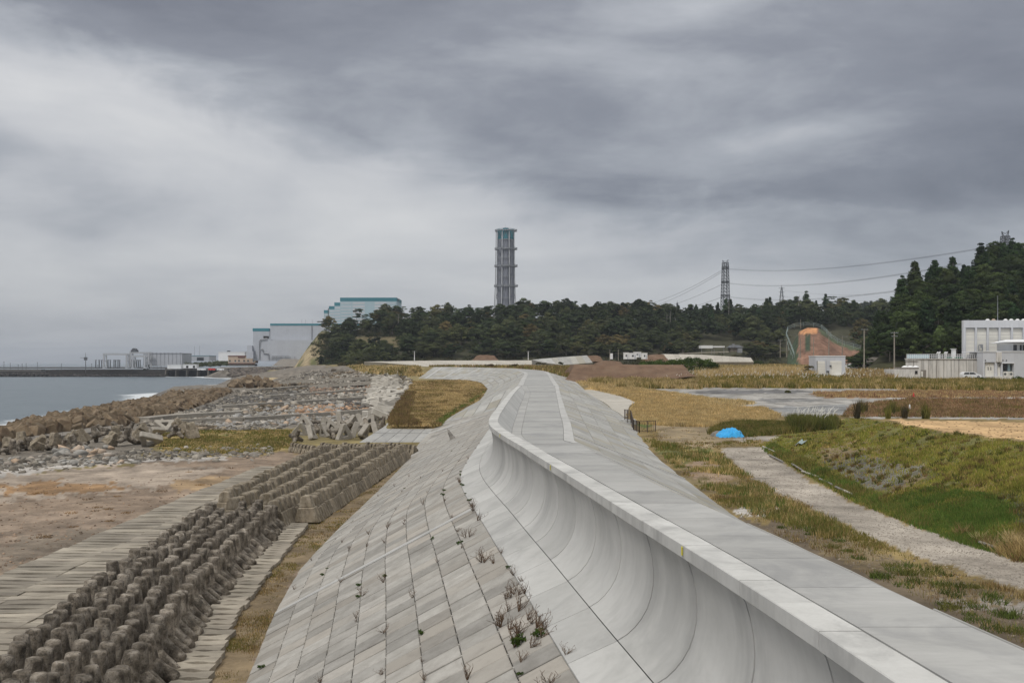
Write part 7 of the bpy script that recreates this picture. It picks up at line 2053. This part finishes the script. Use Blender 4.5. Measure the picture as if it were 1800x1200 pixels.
def simple_blades(P, n, h, spread, wd, C, lean=.35, seed=0, vary=.25):
    rr = np.random.default_rng(seed); m = len(P)
    P = np.repeat(P, n, 0); hh = np.repeat(h, n) * rr.uniform(.5, 1.2, m * n); C = np.repeat(C, n, 0) * rr.uniform(1 - vary, 1 + vary, (m * n, 1)); wd = np.repeat(wd, n); sp = np.repeat(spread, n)
    a = rr.uniform(0, 2 * np.pi, m * n); rad = sp * np.sqrt(rr.uniform(0, 1, m * n))
    B = P + np.stack([rad * np.cos(a), rad * np.sin(a), np.zeros(m * n)], 1)
    b = rr.uniform(0, 2 * np.pi, m * n); ln = lean * rr.uniform(.1, 1.4, m * n)
    T = B + np.stack([np.cos(b) * ln, np.sin(b) * ln, np.ones(m * n)], 1) * hh[:, None]
    th = rr.uniform(-.9, .9, m * n); S = np.stack([np.cos(th), np.sin(th), np.zeros(m * n)], 1) * wd[:, None] / 2
    V = np.stack([B - S, B + S, T], 1).reshape(-1, 3)
    return V, np.arange(len(V)).reshape(-1, 3), np.repeat(C, 3, 0)
GT = 0
def grass_zone(name, poly, n, per, hgt, cols, lab, seed, holes=(), *, lean=.4, spread=.25, wpx=.9, ypow=1.0, clump=.5, cat='grass', thr=.0):
    """tufts spread over a ground outline given in photo pixels"""
    global GT
    rr = np.random.default_rng(seed)
    xs = [p[0] for p in poly]; ys = [p[1] for p in poly]
    px = rr.uniform(min(xs), max(xs), n * 3); py = min(ys) + (max(ys) - min(ys)) * rr.uniform(0, 1, n * 3) ** ypow
    m = inpoly(px, py, poly); px, py = px[m][:n], py[m][:n]
    P, ok = gpts(px, py); px, py = px[ok], py[ok]
    nn = fbm(P[:, 0] * clump, P[:, 1] * clump, seed)
    k = rr.uniform(size=len(nn)) < (sstep(thr - .16, thr + .16, nn) if thr else 1.0 + nn * 0); P, px, py, nn = P[k], px[k], py[k], nn[k]
    for hp in holes:
        m = inpoly(px + 14 * (fbm(px / 15, py / 6, 3) - .5) * 2, py + 6 * (fbm(px / 15, py / 6, 4) - .5) * 2, hp) & (rr.uniform(size=len(px)) < .8); P, px, py, nn = P[~m], px[~m], py[~m], nn[~m]
    n2 = fbm(P[:, 0] * clump * .6 + 9, P[:, 1] * clump * .35, seed + 3)
    ci = ((n2 - .25) * 2 * len(cols) + rr.normal(0, 1.7, len(P))).astype(int) % len(cols)
    C = np.array(cols)[ci] * (.75 + .5 * fbm(P[:, 0] * clump * 2, P[:, 1] * clump * 2, seed + 8))[:, None]
    h = hgt * (.45 + 1.1 * nn); d = P[:, 1]
    w = np.maximum(.018, wpx * d / 995.)
    V, Fc, Cv = simple_blades(P - np.array([0, 0, .04]), per, h, np.full(len(P), spread) * np.maximum(1, d / 80), w, C, lean, seed)
    GT += len(Fc)
    o = link(name, npmesh(name, V, Fc, M['grass'], Cv)); tag(o, lab, cat, kind='stuff'); return o
gold = [(.48, .37, .19), (.41, .30, .14), (.55, .44, .25), (.34, .26, .12)]
olive = [(.15, .14, .04), (.21, .18, .06), (.12, .125, .035), (.26, .20, .08)]
green = [(.095, .155, .035), (.13, .19, .045), (.08, .13, .03), (.16, .17, .05)]
brown = [(.20, .14, .065), (.15, .10, .05), (.25, .18, .085)]
red = [(.28, .18, .11), (.24, .14, .085), (.34, .24, .14)]
grass_zone('golden_grass', [(1005, 668), (1150, 686), (1250, 700), (1215, 712), (1345, 718), (1372, 732), (1330, 750), (1200, 750), (1115, 745), (1105, 732), (1118, 708), (1100, 700), (1060, 690)], 10000, 8, .45, gold, 'golden dry grass beside the pale concrete pad', 1, wpx=.8)
grass_zone('reed_hedge', [(1230, 664), (1430, 664), (1560, 668), (1800, 672), (1990, 674), (1990, 692), (1600, 684), (1400, 682), (1230, 681)], 8000, 9, 1.0, olive + gold[:2] + [(.24, .20, .045), (.20, .17, .04)], 'tall yellow green reeds along the far side of the asphalt', 2, wpx=.9)
grass_zone('meadow', [(1020, 668), (1230, 662), (1230, 684), (1100, 682)], 2600, 7, 1.0, gold + olive[:2] + brown[:1], 'mixed dry meadow in front of the earth embankment', 3)
grass_zone('meadow', [(1222, 655), (1433, 651), (1433, 664), (1230, 666)], 3200, 8, 1.6, gold + [(.40, .33, .22)], 'pale plumed meadow left of the white hut', 4)
grass_zone('meadow', [(1250, 642), (1420, 634), (1435, 652), (1240, 654)], 2600, 6, 1.2, olive + gold, 'olive meadow between the thicket and the poles', 5)
grass_zone('meadow', [(1486, 656), (1575, 656), (1575, 668), (1486, 668)], 1200, 8, 1.5, gold + brown, 'brown meadow between the hut and the stained chamber', 6)
grass_zone('reddish_grass', [(1430, 690), (1640, 687), (1990, 691), (1990, 697), (1560, 699), (1440, 697)], 3000, 6, .45, red + gold[:2], 'reddish brown grass strip across the asphalt', 7)
grass_zone('reddish_grass', [(1500, 712), (1600, 701), (1990, 703), (1990, 735), (1600, 733), (1480, 733)], 6500, 7, .5, red + brown + olive[:1], 'reddish grass field behind the orange dirt lot', 8)
grass_zone('weedy_grass', [(1125, 748), (1260, 748), (1330, 768), (1345, 785), (1262, 786), (1300, 830), (1400, 880), (1560, 962), (1800, 1045), (1990, 1110), (1990, 1300), (1800, 1130), (1420, 960), (1290, 905), (1180, 815)], 26000, 6, .17, olive + brown + gold[1:2] + olive[:2], 'short patchy weeds between the seawall and the gravel track', 9, [[(1290, 905), (1400, 912), (1560, 978), (1800, 1052), (1990, 1120), (1990, 1300), (1700, 1120), (1400, 950)], [(1195, 808), (1275, 808), (1295, 845), (1225, 855)], [(1150, 750), (1270, 752), (1290, 775), (1170, 780)]], wpx=.8, thr=.50, clump=.45, spread=.3)
grass_zone('weedy_grass', [(1130, 770), (1262, 800), (1380, 880), (1500, 935), (1460, 950), (1330, 905), (1200, 830)], 4200, 8, .34, olive + green[2:] + gold[:2], 'greener tufted strip along the left side of the gravel track', 10, wpx=.8, thr=.5, clump=.3, spread=.3)
grass_zone('bank_grass', [(1335, 782), (1400, 752), (1505, 733), (1600, 750), (1700, 765), (1990, 800), (2000, 1080), (1800, 985), (1625, 928), (1500, 880), (1400, 825)], 26000, 7, .17, [(.25, .24, .055), (.21, .225, .045), (.30, .26, .075), (.18, .20, .04), (.37, .28, .11)], 'olive green grass covering the raised bank', 11, [[(1440, 785), (1500, 790), (1560, 810), (1650, 825), (1600, 860), (1550, 872), (1500, 845), (1450, 815)], [(1745, 880), (1900, 880), (1900, 940), (1760, 915)]], wpx=.85, thr=.34, clump=.55, spread=.3)
grass_zone('bank_tufts', [(1360, 782), (1400, 752), (1505, 735), (1600, 750), (1700, 765), (1990, 800), (2000, 1080), (1800, 980), (1625, 924), (1500, 876), (1420, 826)], 1500, 22, .24, [(.09, .10, .03), (.10, .09, .03), (.16, .11, .05), (.22, .16, .07)], 'darker tufts standing out on the bank', 31, wpx=.9, spread=.16, thr=.45, clump=1.1, lean=.7)
grass_zone('bank_grass', [(1540, 885), (1650, 855), (1770, 875), (1800, 985), (1700, 958), (1600, 920)], 7000, 9, .2, green, 'bright green grass patch low on the bank', 12, thr=.33, wpx=.8, spread=.28)
grass_zone('bank_grass', [(1340, 790), (1410, 828), (1500, 880), (1625, 930), (1640, 915), (1520, 860), (1430, 815), (1360, 780)], 4000, 9, .3, olive + green, 'rank green grass along the foot of the bank', 13, wpx=.8)
grass_zone('dry_tufts', [(1680, 935), (1800, 950), (1990, 1000), (1990, 1070), (1800, 990), (1700, 955)], 380, 30, .5, gold + brown, 'dry straw coloured tufts at the near foot of the bank', 14, wpx=.8, thr=.5, clump=.6, lean=.8)
grass_zone('plateau_grass', [(690, 750), (688, 738), (705, 700), (722, 670), (845, 667), (868, 683), (845, 708), (771, 749)], 14000, 7, .38, gold[:2] + gold[1:] + brown + olive[:2], 'dry yellow grass on the plateau beside the seawall', 15, wpx=.8)
grass_zone('plateau_grass', [(688, 748), (686, 738), (712, 690), (728, 690), (716, 735), (740, 748)], 1800, 9, .75, brown + [(.10, .06, .04)] + olive[:1], 'dark brown weeds along the seaward edge of the plateau', 16)
grass_zone('plateau_grass', [(775, 746), (800, 726), (850, 692), (866, 684), (852, 690), (770, 742)], 1300, 9, .6, green + olive[:1], 'green grass edge along the plateau side of the seawall slope', 17)
grass_zone('far_grass', [(610, 642), (735, 642), (745, 662), (640, 656)], 1500, 6, 1.0, gold + olive, 'yellow grass on the far flat left of the seawall bend', 18)
grass_zone('far_grass', [(735, 640), (1010, 640), (1010, 668), (960, 652), (900, 646), (760, 645)], 3200, 6, 1.1, brown + olive + gold[:1], 'brown grass between the seawall bend and the far white seawall', 19)
grass_zone('shore_grass', [(285, 762), (420, 752), (520, 757), (522, 782), (470, 796), (360, 798), (280, 790)], 5000, 7, .35, olive + gold[:2] + green[:1], 'yellow green tufts between the rubble and the dirt yard', 20, thr=.4, clump=.15)
grass_zone('strip_grass', [(505, 918), (600, 868), (722, 792), (738, 792), (606, 925), (519, 1000), (440, 1170), (425, 1200), (330, 1200), (420, 1060)], 9000, 7, .14, brown + olive + gold[1:2], 'dry grass strip between the stored blocks and the slope', 21, wpx=.7, thr=.47, clump=.5)
grass_zone('golden_grass', [(1240, 700), (1330, 708), (1320, 712), (1215, 712)], 500, 7, .5, gold, 'thin tongue of golden grass reaching into the asphalt', 22)
# pampas hedge
grass_zone('pampas_grass', [(1305, 745), (1380, 746), (1470, 742), (1470, 752), (1390, 762), (1300, 768), (1250, 764), (1262, 752)], 1500, 26, .6, [(.08, .095, .025), (.12, .125, .035), (.18, .15, .05), (.22, .17, .07)], 'dark green reed hedge beside the blue tarpaulin', 23, wpx=.9, spread=.4, lean=.5)
grass_zone('pampas_grass', [(1388, 746), (1465, 742), (1466, 754), (1400, 760)], 420, 34, 1.25, [(.11, .12, .035), (.15, .14, .05), (.09, .10, .03)], 'tall green pampas clump at the end of the bank', 24, wpx=.9, spread=.4, lean=.4)
def plumes():
    k = 0
    for i in range(46):
        px = R.uniform(1395, 1462); p = gpt(px, R.uniform(744, 752)); h = R.uniform(1.1, 1.8); dx = R.uniform(-.5, .6)
        mb = MB(); t = (p[0] + dx, p[1], p[2] + h); mb.bar(tuple(p), t, .02, 3)
        d = Vector((R.uniform(-.1, .5), 0, .45)); mb.bar(t, (t[0] + d.x, t[1], t[2] + d.z), .045, 5, .012)
        tag(mb.build('pampas_plume', M['cream']), 'pale feathery plume above the pampas clump at the end of the bank', 'plume', 'plumes above the pampas clump')
plumes()
def scat_plumes():
    mb = MB()
    for i in range(420):
        px = R.uniform(1170, 1620); py = R.uniform(656, 672); p = gpt(px, py); h = R.uniform(.9, 1.6); t = (p[0], p[1], p[2] + h)
        mb.bar(t, (t[0] + R.uniform(-.25, .35), t[1], t[2] + .4), .055, 4, .02)
    tag(mb.build('white_plumes', M['cream']), 'white seed plumes dotted through the far meadow', 'plumes', kind='stuff')
scat_plumes()
# single tall weeds at the back of the bank
for i in range(22):
    px = R.choice([1512, 1518, 1524, 1560, 1566, 1572, 1592, 1630]) + R.uniform(-5, 5); py = R.uniform(725, 736)
    p = gpt(px, py); k = p[1]
    V, Fc, Cv = simple_blades(np.array([[0, 0, 0.]]), 60, np.array([R.uniform(1.1, 2.0)]), np.array([.3]), np.array([.12]), np.array([R.choice([(.09, .09, .03), (.13, .11, .04), (.07, .06, .035), (.16, .15, .04)])]), .25, i)
    o = link('tall_weed', npmesh('tall_weed', V, Fc, M['grass'], Cv), None, tuple(p)); tag(o, 'dark upright weed behind the top of the green bank near the white marker', 'weed', 'tall weeds behind the bank')

# scattered plants on the bare soil at the lower right, and dry clumps on the dirt yard
def plants(n, region, name, cols, h, lab, cat, grp, nb, sp, wd):
    k = 0
    while k < n:
        px = R.uniform(min(p[0] for p in region), max(p[0] for p in region)); py = R.uniform(min(p[1] for p in region), max(p[1] for p in region))
        if not inpoly([px], [py], region)[0]: continue
        p = gpt(px, py); s = R.uniform(.6, 1.3)
        V, Fc, Cv = simple_blades(np.array([[0, 0, -.03]]), nb, np.array([h * s]), np.array([sp * s]), np.array([wd]), np.array([R.choice(cols)]), .8, k + n)
        o = link(name, npmesh(name, V, Fc, M['grass'], Cv), None, tuple(p)); tag(o, lab, cat, grp); k += 1
plants(46, [(1310, 905), (1400, 915), (1560, 978), (1800, 1052), (1800, 1130), (1640, 1060), (1440, 965)], 'weed_tuft', [(.09, .12, .03), (.13, .13, .04), (.07, .09, .025)], .22, 'low dark green weed tuft on the bare soil beside the seawall crest', 'weed', 'low weed tufts on the bare soil', 70, .35, .035)
plants(18, [(0, 870), (120, 850), (330, 820), (470, 800), (400, 860), (250, 920), (60, 960)], 'straw_clump', [(.30, .19, .09), (.22, .14, .07), (.15, .10, .06)], .2, 'small clump of brown straw and driftwood lying on the dirt yard', 'straw clump', 'straw clumps on the dirt yard', 60, .5, .05)
# pale bare trunks in the wood
for px, py, L in ((1172, 566, 8), (1178, 563, 9), (1187, 570, 7), (1281, 545, 9), (858, 628, 6), (948, 618, 8), (997, 620, 9), (700, 560, 6), (1404, 530, 7), (868, 565, 7), (1094, 606, 6)):
    Y = 640; x = X_(px, Y); z = Z_(py + 8, Y); mb = MB(); mb.bar((x, Y, z), (x + .3, Y, z + L), .2, 5, .08)
    for k in range(5):
        a = R.uniform(-1, 1); zz = z + L * R.uniform(.4, .9); mb.bar((x, Y, zz), (x + a * 2.2, Y - .5, zz + 1.6), .08, 4, .03)
    tag(mb.build('bare_tree', M['driftwood']), 'pale leafless tree trunk showing among the dark trees of the ridge', 'bare tree', 'bare trunks on the ridge')

# weeds growing in the joints of the block slope
M['twig'] = pm('dry_twigs', (.075, .045, .03), (.15, .10, .06), 3, .9, 0, 0, .2)
def weed_meshes():
    out = []
    for s in range(5):
        rr = random.Random(s); mb = MB()
        for k in range(11):
            a = rr.uniform(0, 6.28); L = rr.uniform(.25, .6); p = Vector((0, 0, 0)); d = Vector((math.cos(a) * .6, math.sin(a) * .6, 1)).normalized()
            for j in range(3):
                q = p + d * L / 3; mb.bar(p, q, .011 - .003 * j, 3); p = q; d = (d + Vector((rr.uniform(-.5, .5), rr.uniform(-.5, .5), .1))).normalized()
                if rr.random() < .7: mb.bar(p, p + Vector((rr.uniform(-.12, .12), rr.uniform(-.12, .12), .1)), .006, 3)
        me = bpy.data.meshes.new('dry_weed'); me.from_pydata(mb.v, [], mb.f); me.materials.append(M['twig']); out.append(me)
    gr = []
    for s in range(3):
        V, Fc, C = scatter_leafballs([(0, 0, .05), (.12, .05, .1), (-.1, .02, .08)], [.16, .12, .12], 40, .05, [(.05, .09, .02), (.07, .11, .025)], s)
        gr.append(npmesh('green_weed', V, Fc, M['grass'], C))
    return out, gr
WD, WG = weed_meshes()
def slope_pt(t, v): return A_(t) + (Tt(t) - A_(t)) * v
for i in range(130):
    t = 20 + 95 * R.random() ** 1.2; col = min(9, int(10 * R.random() ** 1.9)); v = (col + .02) / 9
    if v > .97: v = .95
    p = slope_pt(t, v + R.uniform(-.01, .01)); g = R.random() < .3
    s = R.uniform(.35, .8) * (1.0 if t < 60 else .6)
    if t > 60 and R.random() < .45: continue
    o = link('green_weed' if g else 'dry_weed', R.choice(WG if g else WD), None, tuple(p), (R.uniform(-.2, .2), R.uniform(-.4, .1), R.uniform(0, 6)), (s, s, s * (1 if g else R.uniform(.6, 1.2))))
    w = 'near part' if t < 42 else ('middle part' if t < 75 else 'far part')
    tag(o, ('small green leafy weed' if g else 'dry brown twiggy weed') + ' growing from a joint of the block slope, %s' % w, 'weed', ('green' if g else 'dry') + ' weeds in the slope joints, ' + w)
# two striking leafy weeds and the twiggy thickets below the apron
for px, py, s, m_, lab in ((912, 1136, 1.25, 0, 'larger green leafy weed near the bottom of the block slope, left of the pair'), (946, 1122, 1.05, 1, 'green leafy weed near the bottom of the block slope, right of the pair')):
    best = min(((proj(*slope_pt(t, v))[0] - px) ** 2 + (proj(*slope_pt(t, v))[1] - py) ** 2, t, v) for t in np.arange(20, 50, .25) for v in np.linspace(0, .5, 40))
    p = slope_pt(best[1], best[2]); o = link('green_weed', WG[m_], None, tuple(p), (0, 0, 1), (s,) * 3); tag(o, lab, 'weed')
for i in range(30):
    t = R.choice([R.uniform(21, 34), R.uniform(25, 31), R.uniform(34, 48)]); v = R.uniform(.0, .12); p = slope_pt(t, v); s = R.uniform(.6, 1.05)
    o = link('dry_weed', R.choice(WD), None, tuple(p), (R.uniform(-.3, .3), -.5, R.uniform(0, 6)), (s, s, s)); tag(o, 'tangled dry weed below the apron edge of the wave return', 'weed', 'tangled dry weeds below the apron')
print('grass tris', GT)

def gravel():
    road = [(1265, 786), (1335, 784), (1400, 830), (1500, 885), (1625, 930), (1800, 988), (2000, 1060), (2000, 1110), (1800, 1036), (1650, 990), (1500, 930), (1380, 875), (1300, 825)]
    px = rng.uniform(1262, 2000, 40000); py = rng.uniform(784, 1110, 40000); m = inpoly(px + rng.normal(0, 5, 40000), py + rng.normal(0, 3, 40000), road)
    P, ok = gpts(px[m][:9000], py[m][:9000]); C = np.array([.36, .33, .295]) * rng.uniform(.7, 1.3, (len(P), 1))
    V, Fc, Cl = merge_rocks(P, rng.uniform(.015, .045, len(P)) * np.maximum(1, P[:, 1:2].ravel() / 50), C)
    o = link('gravel', npmesh('gravel', V, Fc, M['rock'], Cl)); tag(o, 'loose grey gravel covering the track beside the bank', 'gravel', kind='stuff')
    # litter of stones and clods over the yard, the bank and the weedy ground
    for nm, poly, n, col, s0, s1, lab in (('clods', [(-40, 850), (300, 830), (520, 800), (400, 870), (200, 960), (-40, 1080)], 800, (.26, .19, .14), .05, .16, 'small clods and stones littering the brown dirt yard'),
                                ('clods', [(1140, 790), (1260, 790), (1560, 962), (1990, 1110), (1990, 1300), (1800, 1130), (1420, 960), (1290, 905)], 3000, (.25, .21, .17), .02, .07, 'small stones among the weeds beside the seawall'),
                                ('clods', [(1420, 780), (1560, 800), (1680, 830), (1620, 880), (1500, 850)], 700, (.14, .125, .10), .02, .07, 'grey stones on the bare patch of the bank'),
                                ('clods', [(1570, 740), (1990, 748), (1990, 800), (1800, 775), (1650, 755)], 500, (.34, .23, .14), .03, .10, 'small clods on the orange dirt lot')):
        xs = [p[0] for p in poly]; ys = [p[1] for p in poly]; px = rng.uniform(min(xs), max(xs), n * 3); py = rng.uniform(min(ys), max(ys), n * 3); m = inpoly(px, py, poly)
        P, ok = gpts(px[m][:n], py[m][:n]); V, Fc, Cl = merge_rocks(P, rng.uniform(s0, s1, len(P)), np.array(col) * rng.uniform(.5, 1.5, (len(P), 1)))
        o = link(nm, npmesh(nm, V, Fc, M['rock'], Cl)); tag(o, lab, 'stones', kind='stuff')
gravel()

# ---------------------------------------------------------------- haze
def haze():
    mb = MB(); mb.box(0, 5400, -5, 12800, 11200, 165); o = mb.build('haze', None)
    mt = bpy.data.materials.new('haze'); mt.use_nodes = True; w = NT(mt.node_tree); w.n.clear()
    out = w.n.new('ShaderNodeOutputMaterial'); v = w.n.new('ShaderNodeVolumePrincipled'); v.inputs['Color'].default_value = (.80, .87, .97, 1); v.inputs['Density'].default_value = .0001
    v.inputs['Anisotropy'].default_value = .2
    w.l.new(v.outputs[0], out.inputs['Volume']); o.data.materials.append(mt); tag(o, kind='stuff')
if HAZE: haze()
